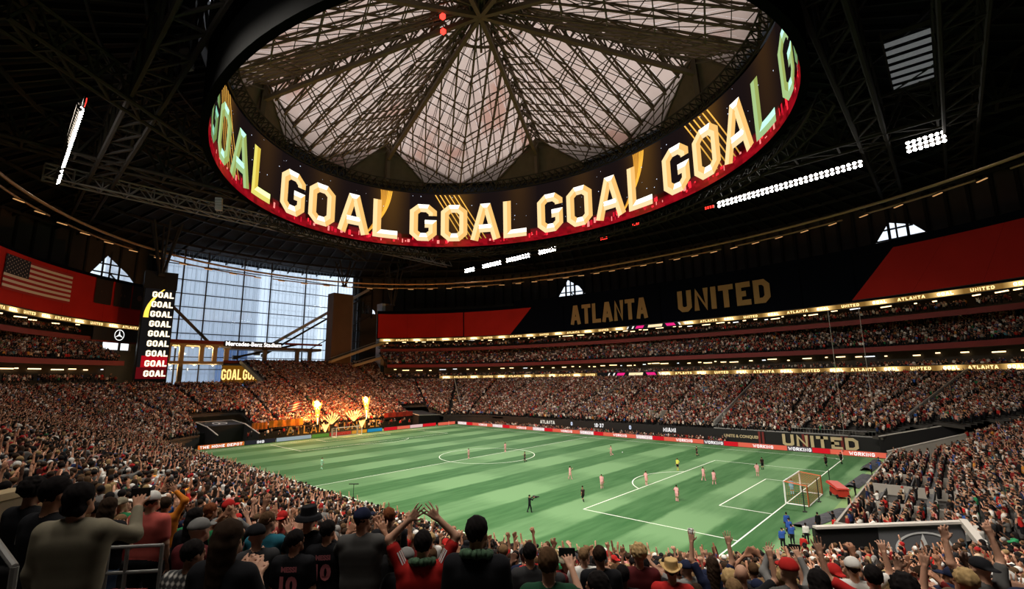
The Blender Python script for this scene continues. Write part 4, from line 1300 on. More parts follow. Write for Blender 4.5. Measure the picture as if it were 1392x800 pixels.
for k, (p, q, w_, m_) in enumerate((((-134, 4, 26), (-134, 52, 57.5), 1.1, M('white_brace', (.62, .62, .64), .6)), ((-133.6, 6.2, 25), (-133.6, 54, 56.2), .7, STEEL), ((-133, -27, 43), (-133, -13, 29), .9, STEELB), ((-133.5, 23, 27), (-133.5, 55, 46), .35, STEEL), ((-133.5, -4, 24), (-133.5, 20, 30), .8, STEEL))):
    r = empty('window_brace', p); tag(r, ['pale diagonal brace across the end window beside the brown pier', 'dark diagonal brace shadowing the pale one', 'brown diagonal brace beside the scoreboard tower', 'thin diagonal rod right of the brown pier', 'low dark brace under the white sign'][k], 'brace')
    mb = MB(); mb.beam((0, 0, 0), Vector(q)-Vector(p), w_, w_); mb.build('member', m_, r)
    mb = MB(); mb.box((0, 0, 0), (w_*1.5, w_*1.8, w_*1.8)); mb.build('node_plate', m_, r)
# aisle walls climbing the end stand
for k, (y0, x0, y1, x1) in enumerate(((6.5, -92, 3, -117), (20.0, -90, 23.6, -112), (-6.2, -95, -6.2, -117))):
    z0, z1 = floor_z(x0, y0)+.4, floor_z(x1, y1)+.4
    r = empty('aisle_ramp', (x0, y0, z0)); d = V(x1-x0, y1-y0, z1-z0); tag(r, 'grey stair ramp climbing the end stand, %s' % ['below the white sign', 'below the brown pier', 'beside the small golden screen'][k], 'ramp', 'end stand ramps')
    mb = MB(); mb.beam((0, 0, 0), d, 2.0, .8); mb.build('steps', CONC, r)
    for s_ in (-1, 1): mb = MB(); mb.beam((0, s_*1.2, .6), d+V(0, s_*1.2, .6), .22, 1.2); mb.build('cheek_wall', M('cheek_grey', (.26, .25, .24), .8), r)

# ================================================================== PITCH-SIDE BOARDS
def board(p, q, h, segs, label, group, thick=.35):
    """LED board from p to q; segs = [(length share, colour, text, text colour)]"""
    p, q = Vector(p), Vector(q); d = (q-p); L = d.length; d.normalize(); n = Vector((d.y, -d.x, 0))
    r = empty('pitch_board', p); tag(r, label, 'board', group)
    mb = MB(); mb.hexa([V(0, 0, .05)-n*.02, d*L*.995+V(0, 0, .05)-n*.02, d*L*.995-n*thick+V(0, 0, .05), -n*thick+V(0, 0, .05), V(0, 0, h)-n*.02, d*L*.995+V(0, 0, h)-n*.02, d*L*.995-n*thick+V(0, 0, h), -n*thick+V(0, 0, h)])
    mb.build('casing', BLACK, r)
    x = 0
    for sh, c, tx, tc in segs:
        w_ = L*sh*.995; mb = MB(); a, b = d*x, d*(x+w_)
        mb.quad(a+V(0, 0, .1)+n*.02, b+V(0, 0, .1)+n*.02, b+V(0, 0, h-.03)+n*.02, a+V(0, 0, h-.03)+n*.02, 0, c); f = mb.build('screen_face', RIBM, r)
        if tx:
            Lq, W = text_quads(tx, h*.62, h*.42, h*.165, h*.14); mb = MB(); k = min(1.0, w_*.92/W); cx = x+w_/2
            for ch, x0, qs in Lq:
                for pts, nn in qs: mb.quad(*[d*(cx+(pp.x+x0-W/2)*k)+V(0, 0, h*.19+pp.y)+n*.05 for pp in pts], 0, tc)
            mb.build('lettering', RIBM, f)
        x += w_
    return r
SAL, RD, DK, WT = (.72, .13, .075), (.62, .012, .02), (.10, .07, .075), (1.0, .98, .96)
xs = -53.0; k = 0
ORD = ['first', 'second', 'third', 'fourth', 'fifth', 'sixth', 'seventh', 'eighth', 'ninth', 'tenth', 'eleventh', 'twelfth', 'thirteenth', 'fourteenth', 'fifteenth', 'sixteenth']
x = -53.0
while x < 55:
    if k % 2 == 0:
        board((x, 38.6, 0), (x+7.0, 38.6, 0), 1.0, [(.6, DK if x > 15 else (.75, .5, .48), 'WORKING', WT), (.4, RD, None, None)], 'grey and red WORKING board, %s board along the far touchline' % ORD[k], 'far touchline boards'); x += 7.0
    else:
        board((x, 38.6, 0), (x+9.0, 38.6, 0), 1.0, [(.3, SAL, None, None), (.45, SAL, 'WORKING', WT), (.25, SAL, None, None)], 'salmon WORKING board, %s board along the far touchline' % ORD[k], 'far touchline boards'); x += 9.0
    k += 1
# end-line boards behind the far goal
EB = [(-34, -24.6, (.62, .14, .02), 'THE HOME DEPOT', 'orange lettered board at the near end of the far goal line'), (-24.4, -17.5, (.02, .02, .025), 'IHG', 'black lettered board behind the far goal line'),
      (-17.3, -8.6, (.30, .36, .38), None, 'pale grey board behind the far goal line'), (-8.4, -3.8, (.10, .22, .03), None, 'green board behind the far goal line'), (-3.6, 2.6, (.42, .02, .015), None, 'dark red board behind the far goal'),
      (2.8, 7.4, (.60, .27, .02), None, 'amber board behind the far goal'), (7.6, 12.4, (.02, .22, .38), 'ATNT', 'blue board beside the far goal')]
for a, b, c, tx, lab in EB:
    board((-56.2, b, 0), (-56.2, a, 0), 1.0, [(1, c, tx if tx != 'ATNT' else None, WT)], lab, 'far goal line boards') if False else board((-56.2, a, 0), (-56.2, b, 0), 1.0, [(1, c, tx if tx != 'ATNT' else None, WT)], lab, 'far goal line boards')
y = 12.8; k = 0
for a, b, c in ((12.7, 17.0, RD), (17.1, 21.6, SAL), (21.7, 26.4, (.75, .5, .48)), (26.5, 31.6, RD), (31.7, 38.4, SAL)):
    board((-54.6 if a > 30 else -55.6, a, 0), (-54.2 if a > 30 else -55.6, b, 0), 1.0, [(1, c, None, None)], '%s coloured board, %s from the far corner' % ('red' if c == RD else 'salmon' if c == SAL else 'pale pink', ['fifth', 'fourth', 'third', 'second', 'first'][k]), 'far corner boards'); k += 1
# banners along the front of the end stand
BANC = [(-17.5, -8.8, 3.2, 4.9, (.65, .20, .015), 'orange supporter banner hung above the far goal line boards'), (-21.5, -17.8, 3.0, 4.6, (.62, .15, .012), 'short orange supporter banner beside the dark tunnel roof'), (16, 26.5, 3.3, 4.7, (.36, .03, .015), 'dark red supporter banner beside the far goal')]
for a, b, z0, z1, c, lab in BANC:
    r = empty('supporter_banner', (-61.0, a, z0)); tag(r, lab, 'banner', 'supporter banners')
    m_ = M('banner_%d' % int(c[0]*1000+a*3), c, .8, nscale=1.2, namt=.6)
    mb = MB(); n_ = 8
    for i in range(n_):
        y0, y1 = (b-a)*i/n_, (b-a)*(i+1)/n_
        mb.quad((.12*(i % 2), y0, 0), (.12*((i+1) % 2), y1, 0), (.12*((i+1) % 2), y1, z1-z0), (.12*(i % 2), y0, z1-z0))
    mb.build('cloth', m_, r)
    mb = MB(); mb.tube((0, 0, z1-z0), (0, b-a, z1-z0), .05, 6); mb.build('cord', BLACK, r)
# gold block letters ATL UTD style frames held up behind the far goal
r = empty('letter_row', (-60.2, -11.5, 1.0)); tag(r, 'row of tall gold ATLANTA letters standing behind the far goal line', 'letters', 'gold letter rows')
text_part('ATLANTA', 2.0, 1.25, .36, .5, lambda x, y: (0, x+5.5, y), M('gold_letter', (.75, .42, .12), .6), r, 'letter', True)
r = empty('letter_row', (-60.2, 3, 1.0)); tag(r, 'row of tall gold UNITED letters standing behind the far goal', 'letters', 'gold letter rows')
text_part('UNITED', 2.0, 1.4, .38, .6, lambda x, y: (0, x+5.5, y), M('gold_letter'), r, 'letter', True)

# score strip along the front of the far stand
ss = empty('score_strip', (0, 43.35, 1.25)); tag(ss, 'long black score strip with white team names and clock', 'scoreboard')
mb = MB(); mb.box((-4, .1, .75), (66, .12, 1.5)); mb.build('board', BLACK, ss)
for tx, x, col in (('ATLANTA', -19.5, (.8, .75, .65)), ('0', -11, (.7, .8, 1.0)), ('10:37', -2.2, (1, 1, 1)), ('0', 6.9, (.7, .8, 1.0)), ('MIAMI', 17.2, (.95, .92, .9))):
    L, W = text_quads(tx, .95, .42, .2, .15); mb = MB()
    for ch, x0, qs in L:
        for pts, nn in qs: mb.quad(*[(x+pp.x+x0-W/2, 0, .28+pp.y) for pp in pts], 0, col)
    mb.build('lettering', RIBM, ss)
# wall banner with the big tan word
uw = empty('lettered_wall', (27.9, 43.42, 0)); tag(uw, 'black wall with big tan UNITED letters and maroon posts', 'wall banner')
mb = MB(); mb.box((15.8, 0, 1.45), (31.6, .1, 2.9)); mb.build('board', BLACK, uw)
text_part('UNITED', 2.3, 1.5, .55, .42, lambda x, y: (19.6+x*1.0, -.36, .35+y), M('tan_print', (.62, .50, .30), .7), uw, 'letter', True)
for x in (9.0, 9.7, 17.0, 17.7, 23.4, 24.1):
    mb = MB(); mb.box((x, -.18, 1.4), (.42, .2, 2.8)); mb.build('maroon_post', MAROON, uw)
font_part('UNITE & CONQUER', .8, lambda x, y: (5.4+x, -.1, 1.35+y), M('tan_print'), uw, .03)
# steel balustrade on the ledge above it
bal = empty('ledge_balustrade', (28, 43.8, 2.95)); tag(bal, 'grey balustrade on the ledge above the tan lettered wall', 'railing')
mb = MB(); mb.box((15, 0, .02), (31, .5, .25)); mb.build('ledge', M('ledge_grey', (.32, .31, .30), .7), bal)
mb = MB(); mb.tube((0, 0, .95), (30.5, 0, .95), .05, 6); mb.build('handrail', M('rail_grey'), bal)
mb = MB()
for i in range(62): mb.tube((i*.5, 0, .1), (i*.5, 0, .95), .025, 4)
o = mb.build('balusters', M('rail_grey'), bal); o['kind'] = 'stuff'
# slanting aisle rails in the far stand
for k, (x0, y0, x1, y1) in enumerate(((61.5, 44.5, 74, 76), (27.5, 44, 29.5, 70), (-58, 44, -80, 60), (-9, 60, -10, 74))):
    z0, z1 = floor_z(x0, y0)+1.9, floor_z(x1, y1)+1.9
    r = empty('aisle_rail', (x0, y0, z0)); d = V(x1-x0, y1-y0, z1-z0)
    tag(r, 'grey slanting aisle wall in the far stand, %s' % ['at the right corner', 'above the score strip end', 'at the far corner', 'in the middle of the stand'][k], 'railing', 'far stand aisle rails')
    mb = MB(); mb.beam(V(0, 0, -.6), d+V(0, 0, -.6), .3, .9); mb.build('cheek_wall', M('cheek_grey'), r)
    mb = MB(); mb.tube(V(0, 0, 0), d, .08, 6); mb.build('handrail', M('rail_pale', (.5, .48, .44), .4, .4), r)
# pale vomitory walls in the far stand
for k, (x, y) in enumerate(((-24, 47.5), (-6, 47.5), (12, 47.8), (27, 48.5), (38, 66))):
    r = empty('vomitory', (x, y, floor_z(x, y))); tag(r, 'pale concrete stair opening in the far stand, %s from the corner flag side' % ['fifth', 'fourth', 'third', 'second', 'nearest'][k], 'vomitory', 'far stand stair openings')
    mv = M('vom_grey', (.42, .39, .34), .8)
    for s_ in (-1, 1): mb = MB(); mb.box((s_*1.5, 1, .9), (.25, 3.4, 2.2)); mb.build('side_wall', mv, r)
    mb = MB(); mb.box((0, -.6, .5), (3.2, .2, 1.4)); mb.build('front_wall', mv, r)
# tall thin net poles
for k, (x, y) in enumerate(((58.2, 45.5), (58.9, 45.5))):
    P = [(51.6, 44.2), (56.5, 45.0)][k]
    r = empty('net_pole', (P[0], P[1], 2.9)); tag(r, ['thin tall net pole before the far stand, left of two', 'thin tall net pole before the far stand, right of two'][k], 'pole', 'net poles')
    mb = MB(); mb.tube((0, 0, 0), (0, 0, 24), .05, 6); mb.build('pole', M('rail_pale'), r)
    mb = MB(); mb.box((0, 0, .05), (.3, .3, .1)); mb.build('foot', BLACK, r)

# ================================================================== GOALS
def goal(x, s, label, netcol):
    r = empty('football_goal', (x, 0, 0)); tag(r, label, 'goal', 'goals'); mw = M('post_white', (.85, .85, .83), .4); mn = M('net_'+netcol, (.55, .13, .04) if netcol == 'orange' else (.5, .45, .4), .8)
    for y in (-3.66, 3.66): mb = MB(); mb.tube((0, y, 0), (0, y, 2.44), .085, 10); mb.build('post', mw, r)
    mb = MB(); mb.tube((0, -3.75, 2.44), (0, 3.75, 2.44), .085, 10); mb.build('crossbar', mw, r)
    for y in (-3.66, 3.66):
        mb = MB(); mb.tube((0, y, .06), (s*2.3, y, .06), .06, 6); mb.build('ground_bar', mw, r)
        mb = MB(); mb.tube((s*2.3, y, .06), (s*2.3, y, 2.2), .05, 6); mb.build('stanchion', mn, r)
        mb = MB(); mb.tube((0, y, 2.44), (s*2.3, y, 2.2), .04, 6); mb.build('stay', mn, r)
    mb = MB(); mb.tube((s*2.3, -3.66, .06), (s*2.3, 3.66, .06), .06, 6); mb.build('back_bar', mw, r)
    mb = MB()
    for i in range(31):
        y = -3.66+7.32*i/30; mb.beam((0, y, 2.44), (s*2.3, y, 2.2), .009); mb.beam((s*2.3, y, 2.2), (s*2.3, y, .06), .009)
    for i in range(10):
        f = i/9; mb.beam((s*2.3*f, -3.66, 2.44-.24*f), (s*2.3*f, 3.66, 2.44-.24*f), .009)
        z = .06+2.14*f; mb.beam((s*2.3, -3.66, z), (s*2.3, 3.66, z), .009)
        for y in (-3.66, 3.66): mb.beam((s*2.3*f, y, .06), (s*2.3*f, y, 2.44-.24*f), .009); mb.beam((0, y, z), (s*2.3, y, z), .009)
    o = mb.build('net', mn, r); o['kind'] = 'stuff'
    # tightened orange border bands of the net
    for y in (-3.66, 3.66):
        mb = MB(); mb.hexa([V(0, y-.25, 2.43), V(s*2.3, y-.25, 2.19), V(s*2.3, y+.25, 2.19), V(0, y+.25, 2.43), V(0, y-.25, 2.45), V(s*2.3, y-.25, 2.21), V(s*2.3, y+.25, 2.21), V(0, y+.25, 2.45)]); mb.build('net_band', mn, r)
        mb = MB(); mb.box((s*2.3, y, 1.1), (.05, .5, 2.1)); mb.build('net_band', mn, r)
    return r
goal(52.5, 1, 'white football goal with an orange net at the near end', 'orange')
goal(-52.5, -1, 'white football goal in front of the flames at the far end', 'grey')
for k, (x, y) in enumerate(((LX, LY), (-LX, -LY), (-LX, LY))):
    r = empty('corner_flag', (x, y, 0)); tag(r, 'corner flag at the %s corner of the pitch' % ['far right', 'far left', 'far'][k], 'flag', 'corner flags')
    mb = MB(); mb.tube((0, 0, 0), (0, 0, 1.5), .03, 6); mb.build('pole', M('post_white'), r)
    mb = MB(); mb.poly([(0, 0, 1.5), (.42, .05, 1.38), (0, 0, 1.15)]); mb.poly([(0, .015, 1.5), (0, .015, 1.15), (.42, .065, 1.38)]); mb.build('pennant', M('flag_red2', (.5, .05, .03), .7), r)
bl = empty('football', (19.1, 18.0, .11)); tag(bl, 'white football lying on the grass beyond the nearest pink player', 'ball')
bm_v = MB(); bm_v.lathe([(.11*math.sin(PI*i/8), -.11*math.cos(PI*i/8)) for i in range(9)], (0, 0, 0), 12); bm_v.build('cover', M('ball_white', (.85, .85, .85), .4), bl, True)
bm_v = MB()
for k in range(6):
    t = 2*PI*k/6; c = V(.085*math.cos(t), .085*math.sin(t), .065 if k % 2 else -.065)
    bm_v.box(c*1.02, (.035, .035, .035), t)
bm_v.build('panel_patch', M('ball_dark', (.05, .05, .06), .4), bl)
mp = empty('mic_stand', (12.6, -35.2, 0)); tag(mp, 'thin black microphone stand by the near touchline', 'stand')
mb = MB(); mb.tube((0, 0, 0), (0, 0, 2.1), .04, 6); mb.build('pole', BLACK, mp); mb = MB(); mb.box((0, 0, 2.12), (1.2, .1, .1), .7); mb.build('crossbar', BLACK, mp); mb = MB(); mb.lathe([(.35, 0), (.3, .06), (0, .08)], (0, 0, 0), 10); mb.build('base', BLACK, mp)
# low dark netting lying on frames behind the near goal
for k, (p, q, h, lab) in enumerate((((54.8, -12.5), (57.2, -3.0), .28, 'dark slack netting lying behind the near goal'), ((56.0, 10), (56.6, 20), .35, 'dark heap of netting beside the red cart'), ((56.0, 24), (56.5, 33), .7, 'dark netting hung beside the far right corner'))):
    r = empty('slack_net', (p[0], p[1], 0)); tag(r, lab, 'net', 'slack dark nets'); mb = MB(); m_ = M('net_dark', (.06, .06, .07), .9, nscale=3, namt=.6)
    dx, dy = q[0]-p[0], q[1]-p[1]; N1, N2 = 14, 5; pts = []
    for i in range(N1+1):
        for j in range(N2+1):
            f = i/N1; g = j/N2
            pts.append((dx*f+g*1.7, dy*f-.2*g, .06+h*(math.sin(g*PI)**.8)*(.6+.5*random.random())))
    mb.v = pts; mb.f = [(i*(N2+1)+j, (i+1)*(N2+1)+j, (i+1)*(N2+1)+j+1, i*(N2+1)+j+1) for i in range(N1) for j in range(N2)]; mb.mi = [0]*len(mb.f)
    mb.build('mesh', m_, r)
    mb = MB(); mb.tube((.3, 0, .05), (dx+.3, dy, .05), .06, 6); mb.build('weight_tube', BLACK, r)
for k, (x, y) in enumerate(((54.9, -6.2), (55.2, -.5), (55.3, 6.0))):
    r = empty('net_post', (x, y, 0)); tag(r, 'black safety net post behind the near goal, %s' % ['nearest', 'middle one', 'farthest'][k], 'post', 'safety net posts')
    mb = MB(); mb.tube((0, 0, 0), (0, 0, 2.6), .05, 8); mb.build('pole', BLACK, r); mb = MB(); mb.box((0, 0, .05), (.35, .35, .1)); mb.build('foot', BLACK, r)
ct = empty('red_cart', (56.6, 3.6, 0), .6); ct.scale = (.72, .72, .8); tag(ct, 'red cart with a draped cloth top behind the near goal', 'cart'); mr = M('cart_red', (.48, .035, .02), .6)
mb = MB(); mb.box((0, 0, .75), (1.6, 3.0, .9)); mb.build('body', mr, ct)
mb = MB(); mb.hexa([(-1.1, -1.7, 1.3), (1.0, -1.6, 1.25), (.9, 1.9, 1.7), (-1.2, 1.8, 1.8), (-.9, -1.5, 1.5), (.8, -1.5, 1.45), (.7, 1.7, 2.0), (-1.0, 1.6, 2.1)]); mb.build('cloth_top', mr, ct)
for sx_ in (-1, 1):
    for sy_ in (-1, 1): mb = MB(); mb.tube((sx_*.85, sy_*1.1, .28), (sx_*.98, sy_*1.1, .28), .28, 12); mb.build('wheel', BLACK, ct)
mb = MB(); mb.box((.9, -1.1, .85), (.05, .12, 1.4)); mb.build('white_post', M('post_white'), ct)

# ================================================================== TUNNELS
tn = empty('players_tunnel', (-64, -26.5, 0)); tag(tn, 'black players tunnel with a star emblem on its roof at the far left corner', 'tunnel')
GREYE = M('grey_edge', (.48, .44, .40), .6)
mb = MB(); mb.hexa([(-7, -4.6, 0), (-.5, -4.0, 0), (-.5, 4.4, 0), (-7, 3.6, 0), (-7, -4.6, 5.0), (-.5, -4.0, 4.3), (-.5, 4.4, 4.3), (-7, 3.6, 5.0)]); mb.build('hood', BLACK, tn)
up = lambda x, y: (x, y, 5.04-(x+7)*.7/6.5)
mb = MB(); three_star(mb, 0, 0, 1.6, lambda x, y: up(-3.6+x*1.2, -.2+y), .14); mb.build('emblem', M('emblem_white', (.7, .7, .7), .5), tn)
for y0, y1, z1 in ((-4.0, -3.4, 2.6), (4.4, 5.6, 2.2)):
    mb = MB(); mb.hexa([(-.5, y0, 0), (6.2, y1, 0), (6.2, y1+.25, 0), (-.5, y0+.25, 0), (-.5, y0, 4.3), (6.2, y1, z1), (6.2, y1+.25, z1), (-.5, y0+.25, 4.3)]); mb.build('wing_wall', BLACK, tn)
    mb = MB(); mb.beam((-.5, y0+.12, 4.35), (6.2, y1+.12, z1+.05), .2); mb.build('edge_trim', GREYE, tn)
for p, q in (((-7, -4.6, 5.05), (-.5, -4.0, 4.35)), ((-7, -4.6, 5.05), (-7, 3.6, 5.05)), ((-7, 3.6, 5.05), (-.5, 4.4, 4.35))):
    mb = MB(); mb.beam(p, q, .18); mb.build('edge_trim', GREYE, tn)
mb = MB(); mb.box((-.4, -2.6, 2.0), (.08, .22, 1.5)); mb.build('door_lamp', WARM, tn)
for p, q in (((-1, -14.5), (-.6, -4.2)), ((-3, 4.6), (-2, 10))):
    mb = MB(); mb.hexa([(p[0], p[1], 0), (q[0], q[1], 0), (q[0]-.4, q[1], 0), (p[0]-.4, p[1], 0), (p[0], p[1], 2.9), (q[0], q[1], 2.9), (q[0]-.4, q[1], 2.9), (p[0]-.4, p[1], 2.9)]); mb.build('side_wall', BLACK, tn)
t2 = empty('dark_tunnel', (-62.5, 31, 0)); tag(t2, 'black tunnel roof beside the dark red supporter banner at the far corner', 'tunnel')
mb = MB(); mb.hexa([(-5, -4, 0), (4, -4, 0), (4, 4.5, 0), (-5, 4, 0), (-5, -4, 4.6), (4, -4, 3.4), (4, 4.5, 3.0), (-5, 4, 4.2)]); mb.build('hood', BLACK, t2)
mb = MB(); mb.beam((4, -4, 3.45), (4, 4.5, 3.05), .18); mb.build('edge_trim', GREYE, t2); mb = MB(); mb.beam((-5, -4, 4.65), (4, -4, 3.45), .18); mb.build('edge_trim', GREYE, t2)
mb = MB(); three_star(mb, -1, 0, 1.1, lambda x, y: (x, y, 4.15-(x+5)*.13-(y+4)*.045), .14); mb.build('emblem', M('emblem_white'), t2)
# near right tunnel wall
tw_ = empty('tunnel_wall', (60.6, -29.4, 0)); tag(tw_, 'long black tunnel side wall with a grey star emblem panel at the near corner', 'wall panel')
d = V(7.2, 6.8, 0); dn = d.normalized(); nrm = V(dn.y, -dn.x, 0); LW = d.length
mb = MB(); mb.hexa([V(0, 0, 0), d*.42, d*.42-nrm*.3, -nrm*.3, V(0, 0, 4.6), d*.42+V(0, 0, 4.7), d*.42-nrm*.3+V(0, 0, 4.7), -nrm*.3+V(0, 0, 4.6)]); mb.build('black_panel', BLACK, tw_)
mb = MB(); mb.hexa([d*.42, d, d-nrm*.3, d*.42-nrm*.3, d*.42+V(0, 0, 4.7), d+V(0, 0, 4.75), d-nrm*.3+V(0, 0, 4.75), d*.42-nrm*.3+V(0, 0, 4.7)]); mb.build('grey_panel', M('grey_panel', (.13, .13, .14), .6), tw_)
mb = MB(); three_star(mb, 0, 0, 1.0, lambda x, y: dn*(LW*.71+x*1.9)+V(0, 0, 3.35+y*.95)+nrm*.04, .11); mb.build('emblem', M('emblem_white'), tw_)
mb = MB(); mb.beam(V(0, 0, 4.7), d+V(0, 0, 4.85), .42, .14); mb.build('coping', GREYE, tw_)
mb = MB(); mb.beam(d+V(0, 0, 4.85), d+V(.8, -3.0, 4.2), .4, .4); mb.build('end_cheek', GREYE, tw_)

# ================================================================== FIELD-LEVEL BOXES BEHIND THE NEAR GOAL
BXW = M('box_wall', (.34, .31, .27), .7, nscale=.8, namt=.2); BXD = M('box_dark', (.03, .03, .033), .6)
mb = MB(); mb.box((63.5, 9, .35), (9.4, 56, .7)); tag(mb.build('box_platform', DARKC), 'low dark platform carrying the field-level boxes', 'platform', kind='structure')
for k, (y0, y1, lab) in enumerate(((-15.5, -5.2, 'field-level box behind the tunnel wall, crowded with guests'), (-4.8, 4.6, 'half empty field-level box with black benches'), (5.0, 12.8, 'field-level box behind the red cart'), (13.2, 24, 'field-level box, second from the corner'), (24.4, 35, 'field-level box nearest the far right corner'))):
    r = empty('field_box', (59.2, y0, .7)); tag(r, lab, 'box', 'field-level boxes'); w_ = y1-y0
    mb = MB(); mb.box((0, w_/2, .45), (.18, w_, .9)); mb.build('front_wall', BXW, r)
    mb = MB(); mb.box((4, 0, .55), (8, .18, 1.1)); mb.build('side_wall', BXW, r)
    mb = MB(); mb.box((8, w_/2, .8), (.2, w_, 1.6)); mb.build('back_wall', BXW, r)
    for q in range(3):
        mb = MB(); mb.box((1.7+q*2.1, w_/2, .32+q*.2), (.5, w_*.82, .18)); b_ = mb.build('bench', BXD, r)
        mb = MB(); mb.box((2.0+q*2.1, w_/2, .62+q*.2), (.1, w_*.82, .62)); mb.build('bench_back', BXD, b_)
    mb = MB(); mb.box((.9, w_*.25, .5), (.7, .9, .06)); mb.build('table', M('table_white', (.5, .48, .45), .5), r)
rw = empty('ramp_wall', (58.6, 35.6, 0)); tag(rw, 'pale sloping ramp wall at the far right corner', 'wall panel')
mb = MB(); mb.hexa([(0, 0, 0), (11, 4.5, 0), (11, 4.9, 0), (0, .4, 0), (0, 0, 1.6), (11, 4.5, 5.0), (11, 4.9, 5.0), (0, .4, 1.6)]); mb.build('panel', BXW, rw); mb = MB(); mb.beam((0, .2, 1.65), (11, 4.7, 5.05), .5, .12); mb.build('coping', GREYE, rw)
bw = empty('corner_ledge', (57.3, 39.7, 0)); tag(bw, 'black ledge wall above the pale ramp at the far right corner', 'wall panel')
mb = MB(); mb.hexa([(0, 0, 0), (12, 3.5, 0), (12, 3.9, 0), (0, .4, 0), (0, 0, 3.5), (12, 3.5, 6.4), (12, 3.9, 6.4), (0, .4, 3.5)]); mb.build('panel', BLACK, bw); mb = MB(); mb.beam((0, .2, 3.55), (12, 3.7, 6.45), .5, .12); mb.build('coping', GREYE, bw)

# ================================================================== FLAMES BEHIND THE FAR GOAL
FLW = M('flame_core', (0, 0, 0), emit=(1.0, .62, .20), es=9); FLO = M('flame_orange', (0, 0, 0), emit=(1.0, .26, .03), es=3.2)
FLS = M('spark_glow', (0, 0, 0), emit=(1.0, .50, .13), es=3.6)
def jet(loc, h, r0, label, lean=0, mush=1.0):
    r = empty('flame_jet', loc); tag(r, label, 'flame', 'flame jets')
    prof_s = [(0, .07), (.2, .16), (.4, .30), (.58, .46), (.72, .78*mush), (.84, .92*mush), (.94, .62*mush), (1.0, .08)]
    for nm, k, m_ in (('flame_core', .78, FLW), ('flame_body', 1.0, None)):
        if m_ is None: continue
        mb = MB(); NS = 14; rings = 20
        for i in range(rings+1):
            f = i/rings; rr = np.interp(f, [p[0] for p in prof_s], [p[1] for p in prof_s])*r0*k
            for j in range(NS):
                t = 2*PI*j/NS; w_ = 1+.30*math.sin(2*t+f*13)+.24*math.sin(3*t-f*19)
                mb.v.append((rr*w_*math.cos(t), lean*f*f+rr*w_*math.sin(t), h*f))
        mb.f = [(i*NS+j, i*NS+(j+1) % NS, (i+1)*NS+(j+1) % NS, (i+1)*NS+j) for i in range(rings) for j in range(NS)]; mb.mi = [0]*len(mb.f)
        mb.build(nm, m_, r, True)
    # orange licks round the core
    mb = MB()
    for i in range(70):
        f = .25+.65*random.random(); t = random.random()*2*PI; rr = np.interp(f, [p[0] for p in prof_s], [p[1] for p in prof_s])*r0*1.02
        c = V(rr*math.cos(t), lean*f*f+rr*math.sin(t), h*f); mb.tube(c, c+V(.3*math.cos(t), .3*math.sin(t), .55+.4*random.random()), .22, 6, .02)
    mb.build('flame_licks', FLO, r)
    mb = MB(); mb.box((0, 0, -.35), (.7, .7, .7)); mb.build('burner', BLACK, r)
    ld = bpy.data.lights.new('fire_light', 'POINT'); ld.energy = 14000; ld.color = (1, .36, .08); ld.shadow_soft_size = .8
    lo = bpy.data.objects.new('fire_light', ld); COL.objects.link(lo); lo.parent = r; lo.location = (-2.0, 0, h*.75)
jet((-58.2, -6.2, 3.3), 6.2, .85, 'tall flame jet left of the far goal', -.5, 1.25)
jet((-58.2, 8.3, 3.6), 6.4, .85, 'tall flame jet right of the far goal', -.5, 1.1)
def fan(loc, n, L, label, spread):
    r = empty('spark_fan', loc); tag(r, label, 'fireworks', 'spark fans')
    for i in range(n):
        a = -spread+2*spread*i/(n-1); d = V(0, math.sin(a), math.cos(a)); l_ = L*random.uniform(.8, 1.1)
        mb = MB(); mb.tube(d*.2, d*l_, .04, 6, .13); mb.tube(d*l_, d*(l_+.35), .13, 6, .02); mb.build('spark_plume', FLS, r)
    mb = MB(); mb.box((0, 0, -.2), (.8, .8, .4)); mb.build('launcher', BLACK, r)
fan((-58.6, -2.0, 2.9), 7, 2.9, 'fan of bright spark plumes left of the far goal', .85)
fan((-58.6, 4.6, 3.2), 7, 3.0, 'fan of bright spark plumes right of the far goal', .8)
fan((-57.6, -4.2, 1.0), 5, 2.2, 'low bright spark burst left of the far goal', .4)
fan((-57.6, 6.6, 1.2), 5, 2.2, 'low bright spark burst right of the far goal', .4)
for k, (y, z) in enumerate(((-12.5, 7.2),)):
    r = empty('waved_flag', (-60.5, y, z-2.5)); tag(r, 'red and white striped flag waved in the end stand', 'flag')
    mb = MB(); mb.tube((0, -1.2, 0), (0, -.6, 4.2), .04, 6); mb.build('pole', M('rail_pale'), r)
    for i in range(7):
        mb = MB(); z0 = 1.8+i*.33
        for q in range(6):
            y0, y1 = -.9+q*.55, -.9+(q+1)*.55
            mb.quad((.2*math.sin(q), y0+i*.1, z0+.12*q), (.2*math.sin(q+1), y1+i*.1, z0+.12*(q+1)), (.2*math.sin(q+1), y1+i*.1, z0+.12*(q+1)+.33), (.2*math.sin(q), y0+i*.1, z0+.12*q+.33))
        mb.build('stripe', FR if i % 2 == 0 else FW, r)

